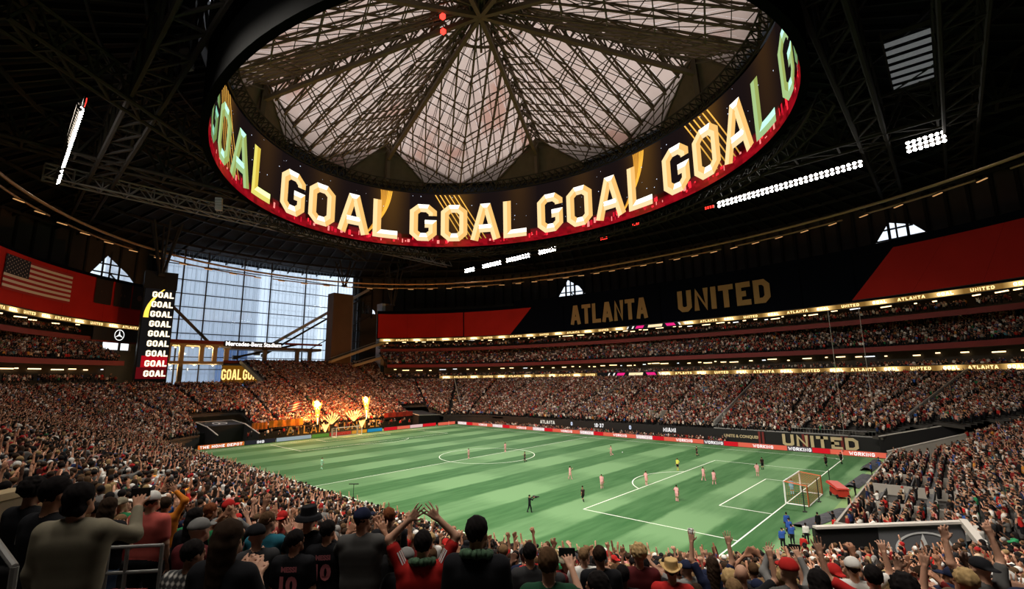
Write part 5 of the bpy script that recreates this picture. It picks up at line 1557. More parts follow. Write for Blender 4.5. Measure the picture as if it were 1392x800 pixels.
# ================================================================== PEOPLE: one continuous surface grown from a distance field
def _cone(P, a, b, ra, rb, sy=1.0):
    a = np.array(a, np.float32); b = np.array(b, np.float32)
    Q = P-a; ba = b-a
    if sy != 1.0:
        Q = Q*np.array([1, 1/sy, 1], np.float32); ba = ba*np.array([1, 1/sy, 1], np.float32)
    L = float(ba@ba)+1e-9
    t = np.clip((Q@ba)/L, 0, 1)
    d = np.sqrt(((Q-t[:, None]*ba)**2).sum(1))-(ra+(rb-ra)*t)
    return d*(sy if sy < 1 else 1)
def _ell(P, c, r):
    q = P-np.array(c, np.float32); r = np.array(r, np.float32)
    k0 = np.sqrt(((q/r)**2).sum(1)); k1 = np.sqrt(((q/(r*r))**2).sum(1))+1e-6
    return k0*(k0-1)/k1
def _smin(a, b, k):
    h = np.clip(.5+.5*(b-a)/k, 0, 1)
    return b*(1-h)+a*h-k*h*(1-h)
def field(prims, P, k):
    d = None
    for pr in prims:
        q = _cone(P, *pr[1:]) if pr[0] == 'c' else _ell(P, *pr[1:])
        d = q if d is None else _smin(d, q, k)
    return d
def sdf_mesh(groups, lo, hi, vox, ks, fd=None):
    """groups: list of primitive lists; the surface is the union, faces remember the nearest group"""
    lo = np.array(lo, np.float32); hi = np.array(hi, np.float32); B = 4
    nb = np.ceil((hi-lo)/(vox*B)).astype(int)
    def ev(P):
        if fd is not None: return fd(P)[None]
        return np.stack([field(g, P, k) if g else np.full(len(P), 9, np.float32) for g, k in zip(groups, ks)])
    ax = [lo[i]+(np.arange(nb[i])+.5)*vox*B for i in range(3)]
    G = np.stack(np.meshgrid(*ax, indexing='ij'), -1).reshape(-1, 3).astype(np.float32)
    dc = ev(G).min(0).reshape(nb)
    act = np.abs(dc) < vox*B*1.05+.012
    n = nb*B+1
    D = np.repeat(np.repeat(np.repeat(np.where(dc < 0, -1., 1.).astype(np.float32), B, 0), B, 1), B, 2)
    D = np.pad(D, ((0, 1), (0, 1), (0, 1)), mode='edge')
    m = np.repeat(np.repeat(np.repeat(act, B, 0), B, 1), B, 2); m = np.pad(m, ((0, 1), (0, 1), (0, 1)))
    m[1:] |= m[:-1].copy(); m[:, 1:] |= m[:, :-1].copy(); m[:, :, 1:] |= m[:, :, :-1].copy()
    idx = np.argwhere(m); P = lo+idx.astype(np.float32)*vox
    D[m] = ev(P).min(0)
    s = D < 0
    cs = s[:-1, :-1, :-1].astype(np.int8)
    tot = sum(s[i:n[0]-1+i, j:n[1]-1+j, k:n[2]-1+k].astype(np.int8) for i in (0, 1) for j in (0, 1) for k in (0, 1))
    mix = (tot > 0) & (tot < 8)
    C = np.argwhere(mix)
    acc = np.zeros((len(C), 3), np.float32); cnt = np.zeros(len(C), np.float32)
    for axs in range(3):
        o1 = [a for a in range(3) if a != axs]
        for p in (0, 1):
            for q in (0, 1):
                off = np.zeros(3, int); off[o1[0]] = p; off[o1[1]] = q
                A = C+off; e = np.zeros(3, int); e[axs] = 1; Bv = A+e
                da = D[A[:, 0], A[:, 1], A[:, 2]]; db = D[Bv[:, 0], Bv[:, 1], Bv[:, 2]]
                cr = (da < 0) != (db < 0)
                t = np.where(cr, da/(da-db+1e-12), 0)
                pt = off+np.outer(t, e)
                acc += np.where(cr[:, None], pt, 0); cnt += cr
    verts = lo+(C+acc/np.maximum(cnt, 1)[:, None])*vox
    vid = -np.ones(mix.shape, np.int64); vid[mix] = np.arange(len(C))
    quads = []
    for axs in range(3):
        e = np.zeros(3, int); e[axs] = 1; a, b = [q for q in range(3) if q != axs]
        if axs == 1: a, b = b, a
        sl0 = [slice(1, n[i]-1) for i in range(3)]; sl1 = list(sl0); sl0[axs] = slice(0, n[axs]-1); sl1[axs] = slice(1, n[axs])
        s0, s1 = s[tuple(sl0)], s[tuple(sl1)]; ch = np.argwhere(s0 != s1)
        base = ch.copy()
        for i in range(3):
            if i != axs: base[:, i] += 1
        fl = s0[tuple(ch.T)]
        def at(da, db):
            q = base.copy(); q[:, a] -= da; q[:, b] -= db
            return vid[q[:, 0], q[:, 1], q[:, 2]]
        F = np.stack([at(1, 1), at(0, 1), at(0, 0), at(1, 0)], 1)
        F[~fl] = F[~fl][:, ::-1]
        quads.append(F)
    F = np.concatenate(quads); F = F[(F >= 0).all(1)]
    gid = ev(verts[F].mean(1).astype(np.float32)).argmin(0)
    return verts, F, gid
def np_mesh(name, v, f, gid, nslots):
    me = bpy.data.meshes.new(name)
    me.vertices.add(len(v)); me.vertices.foreach_set('co', np.asarray(v, np.float32).ravel())
    me.loops.add(f.size); me.loops.foreach_set('vertex_index', f.astype(np.int32).ravel())
    me.polygons.add(len(f)); me.polygons.foreach_set('loop_start', np.arange(0, f.size, 4, dtype=np.int32))
    me.polygons.foreach_set('material_index', gid.astype(np.int32)); me.polygons.foreach_set('use_smooth', np.ones(len(f), bool))
    me.update(calc_edges=True); me.validate()
    return me

# poses: (upper-arm direction, forearm direction) for right (+x) and left (-x) with x measured outwards
ARM = {
 'down': ((.16, .02, -1), (.06, .22, -1)), 'clap': ((.28, .30, -.90), (-.60, .55, .62)), 'clap_high': ((.36, .50, -.50), (-.52, .28, .90)),
 'up': ((.42, .22, .88), (-.08, .16, 1)), 'cross': ((.44, .10, .88), (-.78, .08, .70)), 'phone': ((.28, .72, -.35), (-.30, .62, .72)),
 'phone_high': ((.35, .65, .55), (-.35, .35, .9)), 'wide': ((.82, .15, .45), (.18, .12, 1)), 'fist': ((.72, .25, .5), (-.12, .15, 1)),
 'hip': ((.5, -.15, -.8), (-.5, .35, -.55)), 'chest': ((.3, .25, -.95), (-.85, .45, .12)), 'mouth': ((.35, .45, -.6), (-.55, .35, .95)), 'point': ((.35, .85, .35), (.1, .9, .5)),
 'run_f': ((.1, .75, -.75), (-.1, .8, .45)), 'run_b': ((.15, -.75, -.75), (.0, .35, -.9)),
}
def nrm3(v): v = np.array(v, float); return v/np.linalg.norm(v)
def body_groups(ra='down', la='down', hyaw=0., hpitch=0., sleeve='short', fat=1.0, female=False, legs='stand', shorts=False, hands=True, hem=.86, thick=1.0, fr=1.0):
    sk, sh, pa, ey, lp, so, hd = [], [], [], [], [], [], []
    T = thick
    # head
    hc = np.array([0, .025, 1.615])
    cy, sy_ = math.cos(hyaw), math.sin(hyaw); cp, sp_ = math.cos(hpitch), math.sin(hpitch)
    def H(x, y, z):
        y, z = y*cp-z*sp_, y*sp_+z*cp
        return (hc[0]+x*cy-y*sy_, hc[1]+x*sy_+y*cy, hc[2]+z)
    sk += [('e', H(0, -.015, .032), (.076, .094, .098)), ('e', H(0, .030, -.045), (.058, .064, .078)),
           ('c', H(-.03, .055, -.085), H(.03, .055, -.085), .030, .030)]
    if hands:
        sk += [('c', H(0, .088, .010), H(0, .108, -.030), .010, .016), ('c', H(-.034, .076, .022), H(.034, .076, .022), .017, .017),
               ('e', H(.079, -.005, -.012), (.013, .022, .032)), ('e', H(-.079, -.005, -.012), (.013, .022, .032))]
        ey += [('c', H(s*.030, .0905, .003), H(s*.034, .0885, .003), .0085, .0085) for s in (-1, 1)]
        lp += [('c', H(-.020, .087, -.064), H(.020, .087, -.064), .0085, .0085)]
    sk += [('c', (0, -.015, 1.40), H(0, -.025, -.05), .056*T, .052*T)]
    # torso
    w_ = (.92 if female else 1.0)*fat
    sh += [('c', (-.105*w_, 0, 1.31), (.105*w_, 0, 1.31), .128*fat*T, .128*fat*T, .82), ('c', (-.088*fat, .010, 1.09), (.088*fat, .010, 1.09), .120*fat*T, .120*fat*T, .86),
           ('c', (-.085*fat, .005, hem+.08), (.085*fat, .005, hem+.08), .113*fat*T, .113*fat*T, .86), ('c', (-.165*w_, -.005, 1.405), (.165*w_, -.005, 1.405), .064*T, .064*T)]
    sh += [('c', (-.096*fat, .006, 1.20), (.096*fat, .006, 1.20), .123*fat*T, .123*fat*T, .84), ('c', (-.087*fat, .008, .99), (.087*fat, .008, .99), .116*fat*T, .116*fat*T, .86)]
    if female: sh += [('e', (s*.075, .085, 1.27), (.062, .06, .06)) for s in (-1, 1)]
    sh += [('c', (-.07, -.01, 1.425), (.07, -.01, 1.425), .055, .055)]
    # arms
    info = {}
    for s, nm in ((1, ra), (-1, la)):
        u, f = ARM[nm]; u = nrm3((u[0]*s, u[1], u[2])); f = nrm3((f[0]*s, f[1], f[2]))
        S = np.array([s*.185*w_, -.005, 1.395]); S = S+np.array([0, 0, max(0, u[2])*.035]); E = S+u*.285; W = E+f*.25
        sk += [('c', S, E, .05*T, .041*T), ('c', E, W, .041*T, .028*T)]
        if sleeve == 'short': sh += [('c', S, S+u*.20, .066*T, .062*T)]
        elif sleeve == 'long': sh += [('c', S, E, .064*T, .053*T), ('c', E, E+f*.225, .053*T, .040*T)]
        else: sh += [('c', S, S+u*.05, .062*T, .055*T)]
        # hand
        n_ = np.cross(f, (s*1., 0, 0)); n_ = nrm3(n_ if np.linalg.norm(n_) > .2 else np.cross(f, (0, 1., 0)))
        sd = nrm3(np.cross(n_, f))*s*-1
        if nm in ('fist',): curl = 1.0
        elif nm in ('down', 'hip', 'phone', 'run_f', 'run_b'): curl = .55
        else: curl = .12
        if hands:
            hd += [('c', W+f*.0+sd*o_*.7, W+f*.085+sd*o_*1.3, .018, .015) for o_ in (-.024, 0, .024)]
            for q, (o_, L) in enumerate(((-.036, .084), (-.012, .096), (.012, .092), (.036, .072))):
                a0 = W+f*.088+sd*o_*1.05; d1 = nrm3(f+sd*o_*7+n_*curl*.6); a1 = a0+d1*L*.5; d2 = nrm3(f*(1-curl)+n_*curl*1.6+sd*o_*4); a2 = a1+d2*L*.5
                hd += [('c', a0, a1, .0098*fr, .0090*fr), ('c', a1, a2, .0090*fr, .0082*fr)]
            b0 = W+f*.03-sd*.03; b1 = b0+nrm3(f*.8-sd*.9+n_*.3)*.045; hd += [('c', b0, b1, .0125*fr, .0105*fr), ('c', b1, b1+nrm3(f-sd*.3+n_*.3)*.035, .0105*fr, .009*fr)]
        else:
            sk += [('c', W, W+f*.15, .036*T, .030*T)]
        info['R' if s > 0 else 'L'] = (S, E, W, f, n_, sd)
    # legs
    if legs == 'run': K = [((.10, .22, .55), (.10, .02, .20)), ((-.10, -.12, .50), (-.10, -.38, .36))]
    elif legs == 'walk': K = [((.10, .12, .49), (.10, .16, .08)), ((-.10, -.06, .49), (-.10, -.24, .10))]
    else: K = [((.11, .015, .49), (.115, -.02, .07)), ((-.11, .015, .49), (-.115, -.02, .07))]
    for kn, an in K:
        s = 1 if kn[0] > 0 else -1; hp = (s*.088*fat, 0, .88); kn = np.array(kn); an = np.array(an)
        if shorts:
            mid = np.array(hp)*.25+kn*.75
            pa += [('c', hp, mid, .105*T, .088*T)]; sk += [('c', hp, kn, .08*T, .058*T), ('c', kn, an, .056*T, .038*T)]
            so += [('c', kn*.55+an*.45, an, .060*T, .046*T)]
        else:
            pa += [('c', hp, kn, .098*fat*T, .070*T), ('c', kn, an, .070*T, .056*T)]
        so += [('c', an+np.array([0, -.02, -.025]), an+np.array([0, .15, -.035]), .044*T, .036*T)]
    pa += [('c', (-.07*fat, 0, .90), (.07*fat, 0, .90), .122*fat*T, .122*fat*T, .88)]
    info['hc'] = hc
    return [sk, sh, pa, ey, lp, so, hd], info
BODY_KS = [.022, .05, .05, .004, .004, .02, .006]
def make_body(name, vox, **kw):
    g, info = body_groups(fr=min(1.9, max(1.0, vox/.0115)), **kw)
    pts = np.concatenate([np.array([p[1] for gr in g for p in gr]), np.array([p[2] for gr in g for p in gr if p[0] == 'c'])])
    lo = pts.min(0)-.17; hi = pts.max(0)+.17; lo[2] = max(lo[2], -.02)
    v, f, gid = sdf_mesh(g, lo, hi, vox, BODY_KS); gid = np.where(gid == 6, 0, gid)
    v[:, 2] -= v[:, 2].min()
    return np_mesh(name, v, f, gid, 6), info
# ---- hair and hats, modelled round the head centre
def hair_prims(style):
    cut = None
    if style == 'short': P = [('e', (0, -.018, .042), (.088, .106, .103))]; cut = (.80, -.78, -.012, -.075)
    elif style == 'crop': P = [('e', (0, -.018, .040), (.083, .101, .098))]; cut = (.80, -.80, -.020, -.055)
    elif style == 'curly': P = [('e', (0, -.024, .052), (.100, .114, .108))]+[('e', (.098*math.cos(t)*math.cos(q), -.024+.110*math.sin(t)*math.cos(q), .052+.106*math.sin(q)), (.017, .017, .017)) for q in (-.3, .15, .6, 1.1) for t in np.arange(0, 6.28, 1.15-.2*math.cos(q))]; cut = (.75, -.8, .0, -.07)
    elif style == 'long': P = [('e', (0, -.02, .040), (.092, .110, .104)), ('c', (0, -.075, -.02), (0, -.105, -.30), .075, .062), ('c', (.055, -.05, -.02), (.06, -.075, -.26), .045, .035), ('c', (-.055, -.05, -.02), (-.06, -.075, -.26), .045, .035)]; cut = (.85, -.55, -.008, -.40)
    elif style == 'bun': P = [('e', (0, -.018, .040), (.086, .104, .100)), ('e', (0, -.10, .10), (.05, .05, .05))]; cut = (.80, -.78, -.012, -.08)
    elif style == 'bob': P = [('e', (0, -.022, .035), (.093, .110, .104)), ('c', (-.045, -.05, -.06), (.045, -.05, -.06), .052, .052)]; cut = (.85, -.5, -.006, -.14)
    return P, cut
def make_hair(style, vox):
    P, cut = hair_prims(style)
    lo, hi = (-.2, -.25, -.42), (.2, .2, .26)
    class G(list): pass
    lo = np.array(lo, np.float32)
    base = field
    # evaluate with the face side cut away
    def fd(Q):
        d = field(P, Q, .02)+.0045*np.sin(Q[:, 0]*70+Q[:, 2]*45)*np.sin(Q[:, 1]*62-Q[:, 2]*38)+.003*np.sin(Q[:, 0]*150+Q[:, 1]*90)*np.sin(Q[:, 2]*120)
        d = np.maximum(d, cut[0]*Q[:, 1]+cut[1]*Q[:, 2]*.9+cut[2]-.03)
        return np.maximum(d, cut[3]-Q[:, 2])
    return fd, lo, hi
def fn_mesh(name, fd, lo, hi, vox):
    v, f, gid = sdf_mesh(None, lo, hi, vox, None, fd)
    return np_mesh(name, v, f, gid*0, 1)
def cap_field(back=False, style='cap'):
    s = -1 if back else 1
    def fd(Q):
        dome = _ell(Q, (0, -.015, .045), (.092, .108, .098))
        dome = np.maximum(dome, .025-Q[:, 2]+Q[:, 1]*-.10*s)
        if style == 'cap':
            br = _ell(Q, (0, s*.125-.01, .038), (.070, .085, .013))
        elif style == 'bucket':
            br = np.maximum(np.abs(np.sqrt(Q[:, 0]**2+(Q[:, 1]+.01)**2)-(.118-(Q[:, 2]-.03)*.5))-.02, np.abs(Q[:, 2]-.015)-.028)
            dome = np.maximum(np.sqrt((Q[:, 0]/.86)**2+(Q[:, 1]+.015)**2)-.108+.12*(Q[:, 2]-.05), np.abs(Q[:, 2]-.085)-.06)
        elif style == 'fedora':
            br = np.maximum(np.sqrt((Q[:, 0])**2+((Q[:, 1]+.0)/1.12)**2)-.142, np.abs(Q[:, 2]-.028-.35*Q[:, 0]**2*8)-.008)
            dome = np.maximum(np.sqrt((Q[:, 0]/.85)**2+(Q[:, 1]+.01)**2)-.108+.10*(Q[:, 2]-.05), np.abs(Q[:, 2]-.085)-.062)
        else:
            br = dome
        return np.minimum(dome, br)
    return fd
HB_ = ((-.22, -.26, -.1), (.22, .26, .24))
HAIR = {}
def hair_mesh(style, vox):
    key = (style, vox)
    if key not in HAIR:
        if style in ('cap', 'bucket', 'fedora', 'beanie'): HAIR[key] = fn_mesh('hat', cap_field(False, style), *HB_, vox)
        elif style == 'cap_back': HAIR[key] = fn_mesh('hat', cap_field(True, 'cap'), *HB_, vox)
        else: HAIR[key] = fn_mesh('hair', *make_hair(style, vox), vox)
        HAIR[key].materials.append(None)
    return HAIR[key]

# ---- colours
def cloth(name, c): return M('cloth_'+name, c, .85, nscale=7, namt=.25, bump=.55, spec=.1)
CL = {k: cloth(k.replace(' ', '_'), v) for k, v in {
 'black': (.010, .010, .012), 'charcoal': (.035, .034, .036), 'dark grey': (.07, .068, .066), 'grey': (.17, .165, .16), 'white': (.62, .60, .57), 'cream': (.50, .44, .34), 'tan': (.20, .175, .125), 'straw': (.50, .33, .14),
 'red': (.40, .018, .016), 'dark red': (.15, .014, .014), 'maroon': (.08, .012, .014), 'salmon': (.46, .09, .075), 'pink': (.55, .22, .24), 'orange': (.55, .17, .02), 'yellow': (.6, .42, .05),
 'navy': (.012, .016, .04), 'blue': (.03, .08, .32), 'teal': (.02, .12, .17), 'green': (.02, .16, .06), 'dark green': (.012, .05, .025), 'brown': (.09, .05, .03), 'purple': (.09, .03, .11)}.items()}
SKIN = [M('skin_%d' % i, c, .55, nscale=6, namt=.08, spec=.3) for i, c in enumerate(((.50, .27, .18), (.42, .20, .12), (.28, .13, .075), (.14, .065, .04), (.07, .034, .022)))]
HAIRM = {k: M('hair_'+k.replace(' ', '_'), c, .85, nscale=38, namt=.45, bump=.5, spec=.06) for k, c in {'black': (.010, .008, .008), 'dark brown': (.028, .016, .010), 'brown': (.075, .040, .020), 'light brown': (.17, .10, .05), 'blond': (.36, .24, .11), 'grey': (.22, .21, .20), 'auburn': (.14, .045, .018)}.items()}
EYEM = M('eye_dark', (.02, .014, .010), .3); LIPM = M('lip', (.28, .09, .07), .5); SHOE = M('shoe_dark', (.03, .03, .03), .6); JEAN = M('cloth_denim', (.09, .16, .30), .85, nscale=9)
DARKP = [CL['black'], CL['charcoal'], JEAN, CL['navy']]
def person(me, info, loc, az, scale, skin, shirt, pants, hair_style, hair_mat, label, group, hyaw=0., hpitch=0., hvox=.018, sock=None, cat='person', wide=1.0):
    o = link('person', me)
    while len(me.materials) < 6: me.materials.append(None)
    for i, m in enumerate((SKIN[skin], shirt, pants, EYEM, LIPM, sock or SHOE)):
        o.material_slots[i].link = 'OBJECT'; o.material_slots[i].material = m
    o.location = loc; o.rotation_euler = (0, 0, az-PI/2); o.scale = (scale*wide, scale*wide, scale)
    tag(o, label, cat, group)
    if hair_style != 'bald':
        hm = hair_mesh(hair_style, hvox); h = link('cap' if hair_style in ('cap', 'cap_back', 'beanie') else 'hat' if hair_style in ('bucket', 'fedora') else 'hair', hm, o)
        h.material_slots[0].link = 'OBJECT'; h.material_slots[0].material = hair_mat
        h.location = tuple(info['hc']); h.rotation_euler = (hpitch, 0, hyaw)
        if hair_style in ('cap', 'cap_back', 'bucket', 'fedora') and hvox < .012:
            h2 = link('hair', hair_mesh('crop', hvox), o); h2.material_slots[0].link = 'OBJECT'; h2.material_slots[0].material = HAIRM['dark brown']; h2.location = tuple(info['hc']); h2.rotation_euler = (hpitch, 0, hyaw); h2.scale = (.98, .98, .98)
    return o

def px_ray(u, v):
    return (RIGHT*((u-696)/FPX)+UP*(-(v-400)/FPX)+FWD)
def stand_at(u, v, hpx, H0=1.75):
    """where someone of ordinary height stands whose head top is seen at this spot with this head size"""
    d = px_ray(u, v); best = None
    for i in range(61):
        dep = .255*FPX/hpx*(.80+.45*i/60)
        P = CAM+d*dep; H = P.z-floor_z(P.x, P.y)
        c = abs(H-H0)+.35*abs(math.log(dep/(.255*FPX/hpx)))
        if best is None or c < best[0]: best = (c, P, H)
    _, P, H = best
    sc = min(1.10, max(.90, H/H0)); return V(P.x, P.y, P.z-H0*sc), sc
def project(p):
    q = Vector(p)-CAM; z = q.dot(FWD)
    return (696+FPX*q.dot(RIGHT)/z, 400-FPX*q.dot(UP)/z, z) if z > .05 else (0, 0, -1)

# ================================================================== NAMED SPECTATORS IN THE NEAREST ROWS
BODY = {}
def body(vox, **kw):
    key = (vox,)+tuple(sorted(kw.items()))
    if key not in BODY: BODY[key] = make_body('person', vox, **kw)
    return BODY[key]
NEAR = 'spectators in the nearest rows'
HV = .0105
taken = []
def hero(u, v, h, label, az, ra='down', la='down', skin=0, shirt='black', pants=None, hair='short', hcol='black', hyaw=0., hpitch=0., sleeve='short', fat=1.0, female=False, hem=.86, vox=HV, hat=None):
    me, info = body(vox, ra=ra, la=la, hyaw=RAD(hyaw), hpitch=RAD(hpitch), sleeve=sleeve, fat=fat, female=female, hem=hem)
    loc, sc = stand_at(u, v, h)
    hm = CL[hat] if hat else HAIRM[hcol]
    o = person(me, info, loc, RAD(az), sc, skin, CL[shirt] if isinstance(shirt, str) else shirt, pants or DARKP[len(taken) % 2], hair, hm, label, NEAR, RAD(hyaw), RAD(hpitch), .0105)
    taken.append((loc.x, loc.y)); o['hero'] = 1
    return o, info, sc
def plaid():
    m = bpy.data.materials.new('cloth_plaid'); m.use_nodes = True; nt = m.node_tree; b = nt.nodes['Principled BSDF']; b.inputs['Roughness'].default_value = .85
    tc = nt.nodes.new('ShaderNodeTexCoord'); out = []
    for ax in ('X', 'Z'):
        w_ = nt.nodes.new('ShaderNodeTexWave'); w_.bands_direction = ax; w_.inputs['Scale'].default_value = 5.5; w_.inputs['Distortion'].default_value = .6; nt.links.new(tc.outputs['Object'], w_.inputs[0]); out.append(w_.outputs[1])
    mu = nt.nodes.new('ShaderNodeMath'); mu.operation = 'ADD'; nt.links.new(out[0], mu.inputs[0]); nt.links.new(out[1], mu.inputs[1])
    cr = nt.nodes.new('ShaderNodeValToRGB'); cr.color_ramp.elements[0].position = .45; cr.color_ramp.elements[0].color = (.02, .02, .022, 1); cr.color_ramp.elements[1].position = 1.0; cr.color_ramp.elements[1].color = (.5, .47, .43, 1)
    dv = nt.nodes.new('ShaderNodeMath'); dv.operation = 'MULTIPLY'; dv.inputs[1].default_value = .5; nt.links.new(mu.outputs[0], dv.inputs[0]); nt.links.new(dv.outputs[0], cr.inputs[0]); nt.links.new(cr.outputs[0], b.inputs['Base Color'])
    return m
h_black, i_black, _ = hero(76, 648, 35, 'person in a black top with white shoulder stripes, dark beard, at the left edge', 118, skin=1, hair='short', hyaw=-12, sleeve='long')
hero(45, 650, 33, 'person in a black hooded top half hidden behind the striped black top', 125, skin=2, hair='curly', sleeve='long')
h_tan, i_tan, s_tan = hero(110, 655, 36, 'person in a tan overshirt filming with a raised phone', 142, ra='phone', la='down', skin=1, shirt='tan', hair='bob', hyaw=-14, sleeve='long', hem=.74, fat=1.08)
hero(148, 676, 27, 'person in a black top and blue jeans behind the rail', 140, la='clap', ra='clap', skin=1, hair='long', hcol='dark brown', pants=JEAN, female=True)
hero(207, 667, 22.5, 'person in a salmon shirt and white cap seen from behind', 128, skin=0, shirt='salmon', hair='cap', hat='white', fat=1.15)
hero(226, 676, 19, 'person in an orange long-sleeved top with both arms raised', 140, ra='cross', la='cross', skin=1, shirt='orange', sleeve='long', hair='short', hcol='dark brown')
hero(266, 690, 27, 'person with long black hair in a black top beside the salmon shirt', 140, skin=2, hair='long', female=True, sleeve='long', hyaw=-25)
hero(287, 683, 20, 'person with auburn shoulder-length hair in a navy top', 130, skin=0, shirt='navy', hair='bob', hcol='auburn', female=True, hyaw=-30)
hero(311, 679, 19, 'person in a red cap and pale grey shirt clapping', 132, ra='clap_high', la='clap_high', skin=0, shirt='grey', hair='cap', hat='red', hyaw=-20)
hero(304, 717, 41, 'large dark head and black top in the front of the lower left crowd', 120, skin=4, hair='crop', hyaw=-18, sleeve='long', fat=1.1)
hero(262, 734, 36, 'person in a black and white plaid shirt leaning at the bottom edge', 125, skin=2, shirt=plaid(), hair='short', sleeve='long', hyaw=-20, fat=1.1)
h_blue, i_blue, s_blue = hero(364, 695, 26, 'balding person in a teal shirt with a round print on the back', 134, ra='clap_high', la='clap_high', skin=0, shirt='teal', hair='crop', hcol='brown', hyaw=-22)
hero(384, 694, 18, 'person in a bright red cap behind the balding head', 140, ra='mouth', la='mouth', skin=0, shirt='salmon', hair='cap_back', hat='red')
hero(420, 688, 25, 'person in a black bucket hat and black top clapping', 136, ra='clap_high', la='clap_high', skin=0, hair='bucket', hat='black')
hero(440, 697, 20, 'person with grey hair in a grey top', 140, skin=0, shirt='grey', hair='short', hcol='grey')
h_m2, i_m2, s_m2 = hero(402, 720, 27, 'shorter person in a black jersey with pink name and number', 132, skin=1, hair='short', hyaw=-24)
h_m1, i_m1, s_m1 = hero(446, 707, 30, 'taller person in a black jersey with pink name and number', 134, skin=1, hair='short', hyaw=-18)
hero(493, 690, 28, 'person in a blue cap and grey shirt clapping', 136, ra='clap_high', la='clap_high', skin=1, shirt='dark grey', hair='cap', hat='navy', hyaw=-22, fat=1.05)
hero(529, 690, 20, 'person with reddish brown hair in a black jersey', 140, skin=0, hair='short', hcol='auburn')
hero(536, 716, 24, 'person with long brown hair in a dark top', 140, skin=1, hair='long', hcol='dark brown', female=True, sleeve='long', shirt='charcoal')
h_red, i_red, s_red = hero(575, 721, 35, 'person in a red jersey with hands joined high overhead', 138, ra='cross', la='cross', skin=0, shirt='red', hair='short', fat=1.05)
h_scf, i_scf, s_scf = hero(648, 702, 34, 'broad person in a black shirt with a green scarf', 126, skin=1, hair='short', hyaw=-16, fat=1.06)
hero(604, 775, 27, 'dark-haired person low at the bottom edge below the red jersey', 140, skin=2, hair='curly', shirt='charcoal')
hero(720, 738, 27, 'person in a charcoal hooded top with a small round badge', 140, skin=1, shirt='charcoal', hair='short', sleeve='long')
hero(745, 745, 45, 'tall person with short brown hair in a dark green shirt filming', 128, ra='phone', skin=0, shirt='dark green', hair='short', hcol='brown', hyaw=-8)
hero(793, 744, 21, 'balding person in a white shirt between the dark heads', 132, ra='clap', la='clap', skin=0, shirt='white', hair='crop', hcol='light brown')
hero(815, 741, 28, 'person with cropped dark hair in a black shirt with white print', 130, skin=2, hair='crop', hcol='dark brown')
hero(812, 777, 37, 'person with long black hair at the bottom edge, face turned left', 150, skin=1, hair='long', hcol='black', female=True, hyaw=35, sleeve='long')
hero(868, 740, 20, 'person with curly blond hair in a maroon shirt', 125, skin=0, shirt='maroon', hair='curly', hcol='blond')
hero(912, 761, 27, 'person in a straw fedora and red shirt', 118, skin=0, shirt='red', hair='fedora', hat='straw', fat=1.1)
hero(846, 768, 27, 'person with short black hair in a black shirt beside the straw hat', 128, skin=3, hair='short')
hero(872, 758, 24, 'person with dark curls and a grey scarf beside the straw hat', 124, skin=3, shirt='charcoal', hair='curly')
hero(968, 757, 23, 'person in a navy shirt with both arms raised and a plastic cup', 120, ra='up', la='up', skin=0, shirt='navy', hair='long', hcol='dark brown', female=True)
hero(1007, 767, 26, 'bald person in a black shirt with one arm raised', 118, ra='fist', skin=0, hair='bald')
hero(997, 786, 30, 'person with light brown hair at the bottom edge', 130, skin=0, shirt='black', hair='bob', hcol='light brown', female=True)
hero(1070, 770, 24, 'person in grey sleeves holding a phone overhead', 112, ra='phone_high', la='phone_high', skin=0, shirt='grey', sleeve='long', hair='short', hcol='dark brown')
hero(1112, 774, 42, 'large head of long black hair at the bottom edge', 120, skin=2, hair='long', female=True, shirt='black')
hero(1186, 768, 33, 'person in a red shirt with arms spread high, dark hair', 108, ra='wide', la='wide', skin=0, shirt='red', hair='short')
hero(1228, 782, 42, 'large dark head beside the red cap at the bottom edge', 112, skin=3, hair='curly', shirt='charcoal')
hero(1257, 786, 27, 'person in a dark red cap at the bottom edge', 112, skin=1, shirt='dark red', hair='cap_back', hat='dark red')
hero(1292, 800, 36, 'person at the bottom right with one arm thrust out and spread fingers', 96, ra='wide', la='fist', skin=0, shirt='maroon', hair='cap', hat='brown', fat=1.05)
hero(1158, 757, 22, 'person in a white patterned cap with a raised arm', 112, ra='fist', skin=0, shirt='white', hair='cap', hat='white')

# prints, stripes and scarves
def back_print(o, txts, mat):
    mb = MB()
    for txt, size, z, out in txts:
        v, f = font_mesh(txt, size, .004 if not out else .012); cx = (v[:, 0].min()+v[:, 0].max())/2; n = len(mb.v)
        for p in v: x = (p[0]-cx); mb.v.append((-x*-1, -.128+x*x*1.0, z+p[1]))
        mb.f += [tuple(n+i for i in q) for q in f]; mb.mi += [0]*len(f)
    return mb.build('name_print', mat, o)
PKP = M('pink_print', (.55, .16, .18), .7)
for o in (h_m1, h_m2):
    back_print(o, (('MESSI', .075, 1.335, False), ('10', .235, 1.115, True)), PKP)
mb = MB(); 
for i in range(24):
    a, b = 2*PI*i/24, 2*PI*(i+1)/24
    mb.quad(*[(r_*math.cos(t), -.126+(r_*math.cos(t))**2, 1.22+r_*math.sin(t)) for r_, t in ((.085, a), (.085, b), (.10, b), (.10, a))])
v_, f_ = font_mesh('THE 17', .05); cx = (v_[:, 0].min()+v_[:, 0].max())/2
n = len(mb.v); mb.v += [(p[0]-cx, -.124+(p[0]-cx)**2, 1.205+p[1]) for p in v_] if False else []
mb.build('round_print', M('pale_print', (.35, .40, .42), .7), h_blue)
